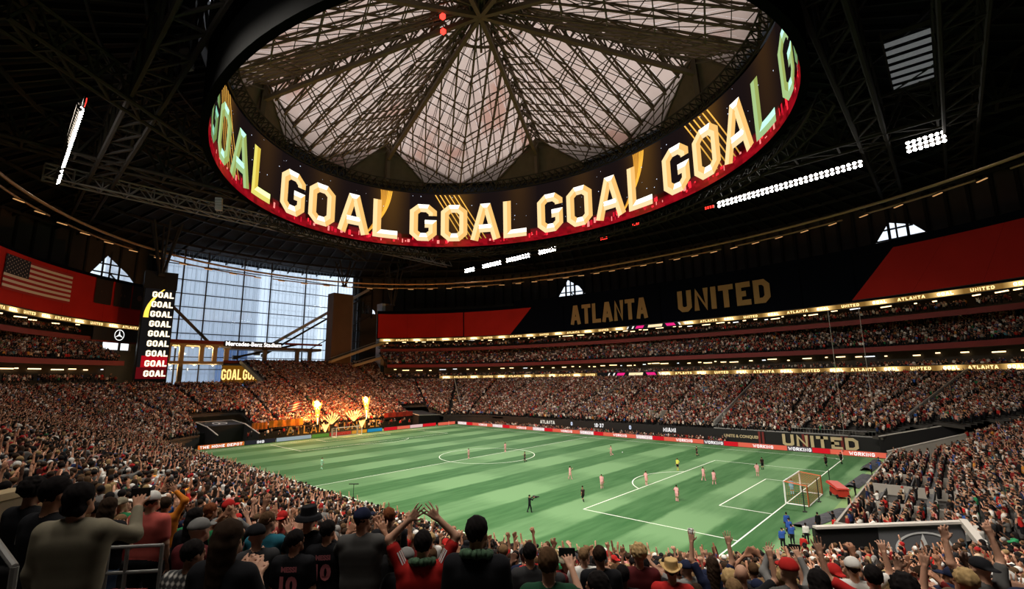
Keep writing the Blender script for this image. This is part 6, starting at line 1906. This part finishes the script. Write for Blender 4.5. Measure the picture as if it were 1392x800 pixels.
def shoulder_stripes(o, info, mat):
    for k in ('R', 'L'):
        mb = MB()
        S, E, W = [Vector(q) for q in info[k][:3]]; d = (E-S).normalized(); sd = V(1 if k == 'R' else -1, 0, 0)
        up = (V(0, 0, 1)-d*d.z); up = (up if up.length > .25 else sd-d*d.dot(sd)).normalized(); bk = d.cross(up).normalized()
        if bk.y > 0: bk = -bk
        for j in (-1, 0, 1):
            e = (up*math.cos(j*.33+.5)+bk*math.sin(j*.33+.5)).normalized()
            mb.beam(S+d*.03+e*.069, S+d*.15+e*.067, .012, .006, up=tuple(e))
        mb.build('shoulder_stripe', mat, o)
WST = M('stripe_white', (.7, .68, .66), .7)
shoulder_stripes(h_black, i_black, WST); shoulder_stripes(h_red, i_red, WST)
def scarf(o, r=.088):
    mb = MB(); n = 18
    for i in range(n):
        a, b = 2*PI*i/n, 2*PI*(i+1)/n
        p = lambda t: V(r*1.15*math.cos(t), -.01+r*math.sin(t), 1.475-.03*math.sin(t)+.006*math.sin(5*t))
        mb.tube(p(a), p(b), .036+.006*math.sin(i*2.3), 8, .036+.006*math.sin((i+1)*2.3))
    mb.build('scarf', M('scarf_green', (.05, .10, .055), .9, nscale=18, namt=.7), o, True)
scarf(h_scf); scarf(h_red)
def held(o, info, side, name, label, cat, builder):
    S, E, W, f, n_, sd = info[side]; W = Vector(W); f = Vector(f)
    M_ = Matrix.Translation(o.location) @ Euler(o.rotation_euler).to_matrix().to_4x4() @ Matrix.Diagonal((*o.scale, 1))
    P = M_ @ (W+f*.115); r = empty(name, P, o.rotation_euler.z); tag(r, label, cat); builder(r); return r
def phone(r):
    mb = MB(); mb.box((0, .02, .02), (.155, .010, .078)); mb.build('case', BLACK, r)
    mb = MB(); mb.box((0, .013, .02), (.147, .002, .070)); mb.build('glass_back', M('phone_glass', (.03, .03, .035), .15), r)
    mb = MB(); mb.box((-.055, .027, .035), (.03, .004, .03)); mb.build('camera_bump', M('phone_grey', (.1, .1, .11), .3), r)
held(h_tan, i_tan, 'R', 'smartphone', 'dark smartphone held up by the person in the tan overshirt', 'phone', phone)
for o in [q for q in bpy.data.objects if q.get('hero')]:
    if o['label'].startswith('tall person with short brown'): held(o, body(HV, ra='phone', la='down', hyaw=RAD(-8), hpitch=0., sleeve='short', fat=1.0, female=False, hem=.86)[1], 'R', 'smartphone', 'dark smartphone held by the tall person in dark green', 'phone', phone)
    if o['label'].startswith('person in grey sleeves'): held(o, body(HV, ra='phone_high', la='phone_high', hyaw=0., hpitch=0., sleeve='long', fat=1.0, female=False, hem=.86)[1], 'R', 'smartphone', 'dark smartphone held overhead by the person in grey sleeves', 'phone', phone)
    if o['label'].startswith('person in a navy shirt with both'):
        def cup(r):
            mb = MB(); mb.lathe([(.0, -.06), (.032, -.06), (.045, .06), (.041, .06), (.03, -.05), (0, -.05)], (0, .03, 0), 14); mb.build('cup_wall', M('clear_plastic', (.6, .58, .55), .2), r, True)
            mb = MB(); mb.lathe([(.045, .058), (.048, .066), (.044, .066)], (0, .03, 0), 14); mb.build('rim', M('clear_plastic'), r)
        held(o, body(HV, ra='up', la='up', hyaw=0., hpitch=0., sleeve='short', fat=1.0, female=True, hem=.86)[1], 'L', 'plastic_cup', 'clear plastic cup in a raised hand', 'cup', cup)
    del o['hero']

# ================================================================== RAIL, SEATS AND PARAPET NEXT TO THE CAMERA
RAILM = M('rail_steel', (.30, .29, .28), .4, .6)
pa_, _s1 = stand_at(150, 690, 30); 
def pxd(u, v, dep): return CAM+px_ray(u, v)*dep
A, B = pxd(146, 744, 4.7), pxd(222, 744, 4.75)
fz = min(floor_z(A.x, A.y), floor_z(B.x, B.y))
B.z = A.z
rl = empty('steel_rail', (A.x, A.y, fz)); tag(rl, 'steel guard rail beside the person in blue jeans', 'railing'); d = V(B.x-A.x, B.y-A.y, 0); top = A.z-fz
d = d*1.0
for z in (top, top-.235, top-.55):
    mb = MB(); mb.tube((0, 0, z), d+V(0, 0, z), .017, 8); mb.build('bar', RAILM, rl)
for f in (.02, .36, .98):
    mb = MB(); mb.tube(d*f, d*f+V(0, 0, top), .018, 8); mb.build('post', RAILM, rl)
def seat_proto():
    r = empty('stadium_seat'); mr = M('seat_red', (.22, .014, .014), .5)
    mb = MB(); N = 8; pts = []
    for i in range(N+1):
        x = -.22+.44*i/N
        for (y, z) in ((-.02, .44), (-.05, .62), (-.09, .80), (-.10, .84)):
            zz = z-(.05*(abs(x)/.22)**4 if z > .8 else 0); pts.append((x, y+.25*x*x, zz))
    mb.v = pts; mb.f = [(i*4+j, (i+1)*4+j, (i+1)*4+j+1, i*4+j+1) for i in range(N) for j in range(3)]; mb.mi = [0]*len(mb.f)
    K = len(pts); mb.v = pts+[(x, y-.03, z) for x, y, z in pts]; mb.f += [tuple(q+K for q in f)[::-1] for f in mb.f]; mb.mi = [0]*len(mb.f)
    mb.build('backrest', mr, r, True)
    mb = MB(); mb.hexa([(-.21, .0, .42), (.21, 0, .42), (.20, .06, .80), (-.20, .06, .80), (-.21, .05, .42), (.21, .05, .42), (.20, .10, .79), (-.20, .10, .79)]); mb.build('folded_seat', mr, r)
    for s in (-1, 1): mb = MB(); mb.box((s*.235, .02, .33), (.03, .10, .66)); mb.build('side_frame', BLACK, r)
    return r
sp0 = seat_proto()
first = [True]
def put_seat(x, y, z, az, label, group):
    o = sp0 if first[0] else copy_tree(sp0); first[0] = False
    o.location = (x, y, z); o.rotation_euler = (0, 0, az-PI/2); tag(o, label, 'seat', group); return o
for k, (u, v) in enumerate(((172, 766), (192, 768), (212, 770), (178, 790), (205, 790))):
    P = pxd(u, v, 5.3 if k < 3 else 4.7); fz2 = floor_z(P.x, P.y)
    put_seat(P.x, P.y, P.z-1.08, RAD(132), 'empty red folding seat beyond the guard rail, %s' % ['upper row, first', 'upper row, second', 'upper row, third', 'lower row, first', 'lower row, second'][k], 'red seats beyond the guard rail')
NUMW = ['zero', 'one', 'two', 'three', 'four', 'five', 'six', 'seven', 'eight', 'nine', 'ten', 'eleven', 'twelve', 'thirteen', 'fourteen', 'fifteen', 'sixteen', 'seventeen', 'eighteen', 'nineteen', 'twenty', 'twenty-one', 'twenty-two', 'twenty-three', 'twenty-four', 'twenty-five', 'twenty-six']
# aisle seats of the near end stand, folded up
for c_, y0 in enumerate((-6.0, 6.0, 17.0)):
    for k in range(3 if c_ == 0 else 6, 26):
        x = HX+k*ROW_D+.4+ROW_D*5; 
        z = floor_z(x+.1, y0)
        put_seat(x+.25, y0+k*.16, z, PI, 'red folded aisle seat in the right end stand, row %s of the %s column' % (NUMW[k], ['nearest', 'middle', 'farthest'][c_]), 'red aisle seats, %s column' % ['nearest', 'middle', 'farthest'][c_])
# concrete parapet and sloped handrail at the left edge
pw = pxd(-25, 735, 5.6); pz = floor_z(pw.x, pw.y)
q0, q1 = pxd(-60, 690, 5.2), pxd(38, 668, 6.6)
par = empty('stair_parapet', (q0.x, q0.y, q0.z)); tag(par, 'lit concrete stair parapet at the left edge', 'parapet'); d = q1-q0; s_ = V(-d.y, d.x, 0).normalized()
mb = MB(); mb.hexa([V(0, 0, -2.2)-s_*.12, d+V(0, 0, -2.2)-s_*.12, d+V(0, 0, -2.2)+s_*.12, V(0, 0, -2.2)+s_*.12, V(0, 0, 0)-s_*.12, d-s_*.12, d+s_*.12, s_*.12]); mb.build('wall', M('parapet_tan', (.20, .15, .09), .8, nscale=3, namt=.25), par)
mb = MB(); mb.beam(V(0, 0, .03), d+V(0, 0, .03), .34, .08); mb.build('coping', M('coping_tan', (.34, .25, .14), .7), par)
h0, h1 = pxd(-20, 715, 3.3), pxd(20, 770, 3.0)
hr = empty('stair_handrail', h0); tag(hr, 'short sloping steel handrail at the left edge', 'railing'); d = h1-h0
for off in (0, -.35): mb = MB(); mb.tube(V(0, 0, off), d+V(0, 0, off), .022, 8); mb.build('bar', RAILM, hr)
mb = MB(); mb.tube(d, d+V(0, 0, -1.0), .022, 8); mb.build('post', RAILM, hr)

# ================================================================== PLAYERS AND STAFF ON THE PITCH
KIT = {'pink': (CL['pink'], CL['pink'], CL['pink']), 'black': (M('kit_black', (.03, .012, .012), .8), CL['black'], CL['black']), 'yellow': (M('kit_yellow', (.62, .62, .10), .8), CL['black'], M('kit_yellow'))}
KIT['pink'] = (M('kit_pink', (.72, .36, .36), .8),)*3
PL = [(.1, -4.9, 'pink', 'stand', 200, 'pink player standing inside the centre circle, near half'), (.1, 5.0, 'pink', 'stand', 180, 'pink player standing on the halfway line at the far side of the circle'), (11, -1.5, 'black', 'run', 200, 'black player running at the edge of the centre circle'),
      (25.5, -8.1, 'pink', 'walk', 60, 'pink player walking between the circle and the penalty area'), (32.3, -10.4, 'pink', 'walk', 120, 'pink player bending near the penalty area line'), (34.2, -17.6, 'black', 'run', 150, 'dark player running near the penalty area corner'),
      (19.2, 13.7, 'pink', 'run', 200, 'pink player beside the ball'), (35.8, -4.8, 'pink', 'stand', 70, 'pink player inside the penalty arc'), (34.8, 7.6, 'yellow', 'stand', 250, 'referee in yellow shirt and black shorts'),
      (42.6, -10.4, 'pink', 'stand', 80, 'pink player nearest the camera in the penalty area'), (32, 22.3, 'black', 'run', 180, 'black player running near the far touchline'), (40.7, 2.7, 'pink', 'walk', 60, 'pink player walking in the penalty area, left of a pair'),
      (42.7, 1.2, 'pink', 'walk', 80, 'pink player walking in the penalty area, right of a pair'), (45.6, 10.3, 'pink', 'stand', 90, 'pink player standing by the goal area corner'), (44.7, 16.1, 'black', 'stand', 140, 'black player standing behind the goal area corner'),
      (51.7, 24.6, 'black', 'run', 120, 'black player running towards the far right corner flag'), (53.1, 28.9, 'black', 'walk', 140, 'black player beside the far right corner flag')]
for x, y, kit, lg, az, lab in PL:
    arm = {'run': ('run_f', 'run_b'), 'walk': ('down', 'run_f'), 'stand': ('down', 'hip')}[lg]
    me, info = body(.024, ra=arm[0], la=arm[1], legs=lg, shorts=True, hyaw=0., hpitch=0., sleeve='short')
    k = KIT[kit]; person(me, info, (x, y, .02), RAD(az), 1.05, random.choice((0, 1, 2)), k[0], k[1], 'crop', HAIRM['dark brown'], lab, 'players on the pitch', sock=k[2], hvox=.02)
me, info = body(.024, ra='run_f', la='down', legs='walk', shorts=True, hyaw=0., hpitch=0., sleeve='long')
person(me, info, (-12.1, -27.2, .02), RAD(20), 1.05, 1, M('kit_mint', (.45, .75, .55), .8), M('kit_mint'), 'short', HAIRM['brown'], 'goalkeeper in pale green far from goal on the left half', 'players on the pitch', sock=M('kit_mint'), hvox=.02)
me, info = body(.024, ra='down', la='down', legs='stand', shorts=True, hyaw=0., hpitch=0., sleeve='long')
person(me, info, (52.0, 1.6, .02), RAD(120), 1.05, 1, M('kit_sky', (.25, .45, .55), .8), M('kit_sky'), 'short', HAIRM['black'], 'goalkeeper in pale blue standing in the near goal', 'players on the pitch', sock=M('kit_sky'), hvox=.02)
me, info = body(.024, ra='phone', la='phone', legs='walk', shorts=False, hyaw=0., hpitch=0., sleeve='long')
cm = person(me, info, (32.2, -25.0, .02), RAD(60), 1.05, 1, CL['black'], CL['black'], 'short', HAIRM['black'], 'camera operator in black walking on the grass', 'staff round the pitch', hvox=.02)
cam_r = empty('shoulder_camera', (32.45, -24.5, 1.55), RAD(-30)); tag(cam_r, 'black shoulder camera carried by the walking operator', 'camera')
mb = MB(); mb.box((0, .1, 0), (.16, .5, .2)); mb.build('body', BLACK, cam_r); mb = MB(); mb.tube((0, .35, 0), (0, .6, 0), .06, 10); mb.build('lens', BLACK, cam_r); mb = MB(); mb.box((0, 0, .16), (.05, .3, .05)); mb.build('handle', BLACK, cam_r)
ST = [(55.8, -16.4, 'blue', 100), (56.4, -18.2, 'blue', 105), (55.2, -14.6, 'blue', 120), (57.3, -17.2, 'white', 110), (56.1, -20.0, 'blue', 110), (57.9, -21.0, 'red', 95), (57.4, -12.8, 'black', 140), (58.4, -11.4, 'black', 170), (58.9, -13.5, 'red', 90), (57.9, 21.0, 'blue', 190), (58.6, 24.2, 'blue', 200), (58.2, 27.5, 'blue', 190), (58.9, 32.0, 'blue', 200), (57.9, 5.6, 'black', 180), (58.6, -3.4, 'black', 160)]
SLAB = ['crouching group first from the near touchline', 'crouching group second from the near touchline', 'beside the dark netting', 'next to the blue vests', 'nearest the front row', 'among the blue vests', 'on the pale turf strip by the tunnel wall', 'beside the tunnel wall', 'at the end of the tunnel wall', 'beyond the red cart, nearest it', 'beyond the red cart, second', 'beyond the red cart, third', 'at the far right corner', 'walking beside the red cart', 'between the boxes and the dark netting']
for k, (x, y, c, az) in enumerate(ST):
    me, info = body(.024, ra=['down', 'phone', 'clap'][k % 3], la='down', legs='stand', shorts=False, hyaw=0., hpitch=0., sleeve='long')
    person(me, info, (x, y, .0), RAD(az), 1.0 if k not in (0, 1) else .97, k % 4, CL[c], CL['black'], 'cap' if k % 4 == 0 else 'short', CL['black'] if k % 4 == 0 else HAIRM['black'], 'staff person in a %s top, %s' % (c, SLAB[k]), 'staff round the pitch', hvox=.02)

# ================================================================== THE CROWD
FOCUS = (-40.0, 0.0)
def rows():
    """every standing place in the stands: x, y, z"""
    out = []
    for k in range(66):
        d = (k+.5)*ROW_D; R = RC+d; cx, cy = HX-RC, HY-RC; sp = .51
        segs = []
        for (sx, sy, t0) in ((1, 1, 0), (-1, 1, PI/2), (-1, -1, PI), (1, -1, 1.5*PI)):
            n = int(R*PI/2/sp)
            for i in range(n):
                t = t0+(i+.5)/n*PI/2; segs.append((sx*cx+R*math.cos(t), sy*cy+R*math.sin(t), ('a', t0, t*R)))
        n = int(2*cx/sp)
        for i in range(n):
            x = -cx+(i+.5)/n*2*cx; segs.append((x, cy+R, ('s', 0, x))); segs.append((x, -cy-R, ('s', 1, x)))
        n = int(2*cy/sp)
        for i in range(n):
            y = -cy+(i+.5)/n*2*cy; segs.append((cx+R, y, ('s', 2, y))); segs.append((-cx-R, y, ('s', 3, y)))
        for x, y, key in segs:
            if not row_ok(x, y, d): continue
            # stair aisles
            ang = math.degrees(math.atan2(y, x))
            if key[0] == 's' and abs((key[2]+7) % 14-7) < .55: continue
            if key[0] == 'a':
                tt = (key[2]/R-key[1])/(PI/2)
                if abs((tt*5) % 1-.5) < .55/(R*PI/2/5): continue
            out.append((x, y, floor_z(x, y), d))
    return out
places = []
def in_view(p, mx=60, my=70):
    u, v, z = project(p)
    return z > .6 and -mx-60/z*0 < u < 1392+mx and 0 < v < 800+my+500/z
for x, y, z, d in rows():
    if in_view((x, y, z+1.2)): places.append((x+rng.normal(0, .16), y+rng.normal(0, .16), z, 0))
for ri, (p0, p1) in enumerate((FARRNG, LEFTRNG)):
    for k in range(T2_ROWS):
        t = (k+.45)/T2_ROWS; p = p0
        while p < p1:
            r_ = t2r(p, t); P = pol(r_, p, t2z(k/T2_ROWS))
            if abs((p*r_) % 15) > 1.1 and in_view(P) and random.random() < .93: places.append((*P, 1))
            p += .58/r_
    for k in range(3):
        p = p0 if ri == 0 else RAD(207.5)
        while p < p1:
            r_ = rS(p)+.6+k*.95; P = pol(r_, p, 27.45+k*.35)
            if in_view(P) and random.random() < .62: places.append((*P, 1))
            p += .62/r_
    for k in range(2):
        p = p0
        while p < p1:
            r_ = rq33(p)+1.0+k*.9; P = pol(r_, p, 14.9+k*.5)
            if in_view(P) and random.random() < .75: places.append((*P, 1))
            p += .65/r_
# field-side seats in front of the score strip and people in the boxes
for k in range(3):
    x = -44.0
    while x < 31:
        if random.random() < .8: places.append((x+random.uniform(-.1, .1), 40.6+k*.85, -.75+k*.2, 2))
        x += .62
for (y0, y1, dens) in ((-15, -5.6, .85), (-4.2, 4.0, .22), (5.6, 12.4, .55), (13.8, 23.6, .8), (25, 34.6, .8)):
    for k in range(8):
        y = y0
        while y < y1:
            if random.random() < dens: places.append((60.1+k*.95, y, .7+max(0, k//2)*.15, 2))
            y += .7
y = -24.5
for i in range(40):
    places.append((-58.6-(i % 3)*.7, -23+i*1.2+random.uniform(-.3, .3), .9+(i % 3)*.3, 2))
print('places', len(places))
# the nearest ones become people of their own
def free(x, y): return all((x-a)**2+(y-b)**2 > .42**2 for a, b in taken)
cand = []
rest = []
picked = []
for x, y, z, kd in places:
    u, v, dz = project((x, y, z+1.75)); dist = math.hypot(x-CAM.x, y-CAM.y)
    if kd == 0 and dist < 25:
        if not free(x, y): continue
        if dist < 17 and any((x-a)**2+(y-b)**2 < .44**2 for a, b in picked): continue
        picked.append((x, y))
        if dist < 3.9: continue
        # keep the stair beside the rail, the heads in front of the lens and the view over the heroes clear
        if u < 255 and dist < 11.6: continue
        if dist < 6.4 and v > 690: continue
        cand.append((dist, x, y, z)); continue
    rest.append((x, y, z, kd))
cand.sort()
NEAR_N = 236
rest += [(x, y, z, 0) for dist, x, y, z in cand[NEAR_N:]]
near = cand[:NEAR_N]
POSES = [('down', 'down', 'standing with arms down'), ('clap', 'clap', 'clapping'), ('clap_high', 'clap_high', 'clapping high'), ('up', 'up', 'with both arms raised'), ('fist', 'down', 'with one fist raised'), ('phone', 'down', 'holding a phone pose'),
         ('wide', 'wide', 'with arms spread high'), ('down', 'point', 'with one arm pointing'), ('chest', 'chest', 'with arms folded'), ('cross', 'cross', 'hands joined overhead'), ('mouth', 'mouth', 'hands at the mouth')]
POSES[5] = ('phone', 'phone', 'hands at face height')
PW = [.27, .25, .17, .05, .05, .07, .03, .02, .05, .01, .03]
HSTY = [('short', 'short {} hair', ['black', 'dark brown', 'brown', 'light brown', 'grey']), ('crop', 'cropped {} hair', ['black', 'dark brown', 'brown']), ('long', 'long {} hair', ['black', 'dark brown', 'light brown', 'blond', 'auburn']), ('curly', 'curly {} hair', ['black', 'dark brown', 'blond']),
        ('bun', '{} hair in a bun', ['black', 'brown', 'blond']), ('bob', 'chin-length {} hair', ['dark brown', 'light brown', 'auburn']), ('cap', 'a {} cap', ['white', 'black', 'red', 'navy', 'grey']), ('cap_back', 'a backward {} cap', ['black', 'red', 'tan']), ('bald', 'a bald head', ['']), ('bucket', 'a {} bucket hat', ['black', 'tan', 'white'])]
HW = [.30, .14, .16, .07, .05, .05, .12, .04, .04, .03]
SHW = {'black': .22, 'charcoal': .10, 'dark grey': .06, 'grey': .06, 'white': .10, 'cream': .03, 'tan': .03, 'red': .08, 'dark red': .10, 'maroon': .08, 'salmon': .02, 'pink': .02, 'orange': .01, 'yellow': .008, 'navy': .05, 'blue': .02, 'teal': .015, 'green': .02, 'dark green': .015, 'brown': .02, 'purple': .008}
shn = list(SHW); shp = np.array([SHW[k] for k in shn]); shp /= shp.sum()
used = set()
for dist, x, y, z in near:
    for _try in range(60):
        pz = POSES[rng.choice(len(POSES), p=np.array(PW)/sum(PW))]; hs = HSTY[rng.choice(len(HSTY), p=np.array(HW)/sum(HW))]; hc_ = random.choice(hs[2]); st = shn[rng.choice(len(shn), p=shp)]
        key = (pz[2], hs[0], hc_, st)
        if key not in used: break
    used.add(key)
    fem = hs[0] in ('long', 'bun', 'bob'); slv = 'long' if pz[0] in ('phone', 'chest') else 'short'
    vox = .0165 if dist < 9.5 else .023
    me, info = body(vox, ra=pz[0], la=pz[1], hyaw=0., hpitch=0., sleeve=slv, fat=1.0, female=fem, hem=.86)
    az = math.atan2(FOCUS[1]-y, FOCUS[0]-x)+random.gauss(-.12, .25)
    hmat = CL[hc_] if hs[0] in ('cap', 'cap_back', 'bucket') else HAIRM.get(hc_, HAIRM['black'])
    sc = random.uniform(.93, 1.06) if not fem else random.uniform(.88, .98)
    person(me, info, (x, y, z), az, sc, int(rng.choice(5, p=[.34, .30, .16, .12, .08])), CL[st], random.choice(DARKP), hs[0], hmat,
           'person in a %s shirt with %s, %s' % (st, hs[1].format(hc_), pz[2]), NEAR, hvox=vox, wide=random.uniform(.95, 1.15))

# everyone else: one crowd of instanced bodies
def stuff_mat(kind):
    m = bpy.data.materials.new('crowd_'+kind); m.use_nodes = True; nt = m.node_tree; b = nt.nodes['Principled BSDF']; b.inputs['Roughness'].default_value = .8; b.inputs['Specular IOR Level'].default_value = .1
    a = nt.nodes.new('ShaderNodeAttribute'); a.attribute_type = 'INSTANCER'; a.attribute_name = kind
    nt.links.new(a.outputs['Color'], b.inputs['Base Color'])
    return m
cmats = [stuff_mat('skincol'), stuff_mat('shirtcol'), CL['black'], stuff_mat('haircol')]
protos = []
def crowd_proto(vox, thick, hair, **kw):
    g, info = body_groups(hands=False, thick=thick, hyaw=0., hpitch=0., **kw)
    P, cut = hair_prims(hair); hc = info['hc']
    hp = []
    for p in P:
        if p[0] == 'e': hp.append(('e', tuple(np.array(p[1])+hc-np.array([0, .012, -.004])), tuple(np.array(p[2])*1.03)))
        else: hp.append(('c', tuple(np.array(p[1])+hc), tuple(np.array(p[2])+hc), p[3], p[4]))
    g = [g[0]+g[6]+[('e', tuple(hc+np.array([0, .05, -.02])), (.07, .07, .09))], g[1], g[2]+g[5], hp]
    pts = np.concatenate([np.array([p[1] for gr in g for p in gr]), np.array([p[2] for gr in g for p in gr if p[0] == 'c'])])
    lo = pts.min(0)-.2; hi = pts.max(0)+.2; lo[2] = .35
    v, f, gid = sdf_mesh(g, lo, hi, vox, [.03, .05, .05, .02])
    me = np_mesh('spectator', v, f, gid, 4)
    for m in cmats: me.materials.append(m)
    o = bpy.data.objects.new('spectator_source_%02d' % len(protos), me); protos.append(o)
for vox, th in ((.032, 1.06), (.062, 1.35)):
    for ra, la, hr_ in (('down', 'down', 'short'), ('clap', 'clap', 'short'), ('clap_high', 'clap_high', 'long'), ('up', 'up', 'short'), ('fist', 'down', 'short'), ('phone', 'phone', 'long'), ('wide', 'wide', 'short'), ('down', 'hip', 'long')):
        crowd_proto(vox, th, hr_, ra=ra, la=la, sleeve='short')
Rr = np.array([(x, y, z) for x, y, z, k in rest], np.float32); N = len(Rr)
dist = np.hypot(Rr[:, 0]-CAM.x, Rr[:, 1]-CAM.y)
pose_i = rng.choice(8, N, p=[.37, .26, .14, .045, .04, .05, .025, .07])
variant = np.where(dist < 48, pose_i, pose_i+8).astype(np.int32)
PAL = np.array([(.012, .011, .012), (.03, .03, .033), (.09, .085, .08), (.20, .19, .18), (.60, .57, .53), (.36, .016, .014), (.16, .013, .012), (.09, .012, .012), (.42, .32, .22), (.02, .03, .09), (.03, .09, .30), (.02, .15, .06), (.50, .20, .19), (.5, .2, .03), (.05, .15, .2)])
PP = np.array([.34, .13, .06, .06, .15, .05, .08, .07, .03, .03, .02, .012, .015, .008, .01]); PP /= PP.sum()
scol = PAL[rng.choice(len(PAL), N, p=PP)]*rng.uniform(.85, 1.5, (N, 1))
SKC = np.array([(.50, .27, .18), (.42, .20, .12), (.28, .13, .075), (.14, .065, .04), (.07, .034, .022)]); kcol = SKC[rng.choice(5, N, p=[.38, .30, .15, .10, .07])]*1.15
HC = np.array([(.010, .008, .008), (.03, .017, .010), (.08, .045, .022), (.28, .19, .09), (.25, .24, .23), (.6, .58, .55), (.35, .02, .02)]); hcol_ = HC[rng.choice(7, N, p=[.40, .28, .12, .06, .05, .06, .03])]
az = np.arctan2(FOCUS[1]-Rr[:, 1], FOCUS[0]-Rr[:, 0])+rng.normal(0, .3, N)-PI/2
scl = rng.uniform(.90, 1.06, N)
me = bpy.data.meshes.new('crowd'); me.vertices.add(N); me.vertices.foreach_set('co', Rr.ravel())
def att(nm, tp, arr, fld):
    a = me.attributes.new(nm, tp, 'POINT'); a.data.foreach_set(fld, np.ascontiguousarray(arr, dtype=np.float32 if tp != 'INT' else np.int32).ravel())
one = np.ones((N, 1))
att('variant', 'INT', variant, 'value'); att('turn', 'FLOAT', az, 'value'); att('size', 'FLOAT', scl, 'value')
att('shirtcol', 'FLOAT_COLOR', np.hstack([scol, one]), 'color'); att('skincol', 'FLOAT_COLOR', np.hstack([kcol, one]), 'color'); att('haircol', 'FLOAT_COLOR', np.hstack([hcol_, one]), 'color')
crowd = link('crowd', me); tag(crowd, 'thousands of small spectators packing the stands beyond the nearest rows', 'crowd', kind='stuff')
ng = bpy.data.node_groups.new('crowd_nodes', 'GeometryNodeTree'); ng.interface.new_socket('Geometry', in_out='INPUT', socket_type='NodeSocketGeometry'); ng.interface.new_socket('Geometry', in_out='OUTPUT', socket_type='NodeSocketGeometry')
n = ng.nodes; gi = n.new('NodeGroupInput'); go = n.new('NodeGroupOutput'); jn = n.new('GeometryNodeJoinGeometry')
def named(nm, tp):
    q = n.new('GeometryNodeInputNamedAttribute'); q.data_type = tp; q.inputs['Name'].default_value = nm; return q.outputs['Attribute']
va, tu, sz = named('variant', 'INT'), named('turn', 'FLOAT'), named('size', 'FLOAT')
cx_ = n.new('ShaderNodeCombineXYZ'); ng.links.new(tu, cx_.inputs[2]); e2r = n.new('FunctionNodeEulerToRotation'); ng.links.new(cx_.outputs[0], e2r.inputs[0])
vm = n.new('ShaderNodeVectorMath'); vm.operation = 'MULTIPLY'; vm.inputs[1].default_value = (1.16, 1.16, 1.0); ng.links.new(sz, vm.inputs[0]); sv_ = vm.outputs[0]
for i, po in enumerate(protos):
    cp_ = n.new('FunctionNodeCompare'); cp_.data_type = 'INT'; cp_.operation = 'EQUAL'
    ins = [s for s in cp_.inputs if s.type == 'INT']; ng.links.new(va, ins[0]); ins[1].default_value = i
    oi = n.new('GeometryNodeObjectInfo'); oi.inputs['Object'].default_value = po; oi.inputs['As Instance'].default_value = True
    ip = n.new('GeometryNodeInstanceOnPoints'); ng.links.new(gi.outputs[0], ip.inputs['Points']); ng.links.new(cp_.outputs[0], ip.inputs['Selection']); ng.links.new(oi.outputs['Geometry'], ip.inputs['Instance'])
    ng.links.new(e2r.outputs[0], ip.inputs['Rotation']); ng.links.new(sv_, ip.inputs['Scale']); ng.links.new(ip.outputs[0], jn.inputs[0])
ng.links.new(jn.outputs[0], go.inputs[0])
crowd.modifiers.new('crowd', 'NODES').node_group = ng
print('crowd', N, 'objects', len(bpy.data.objects))
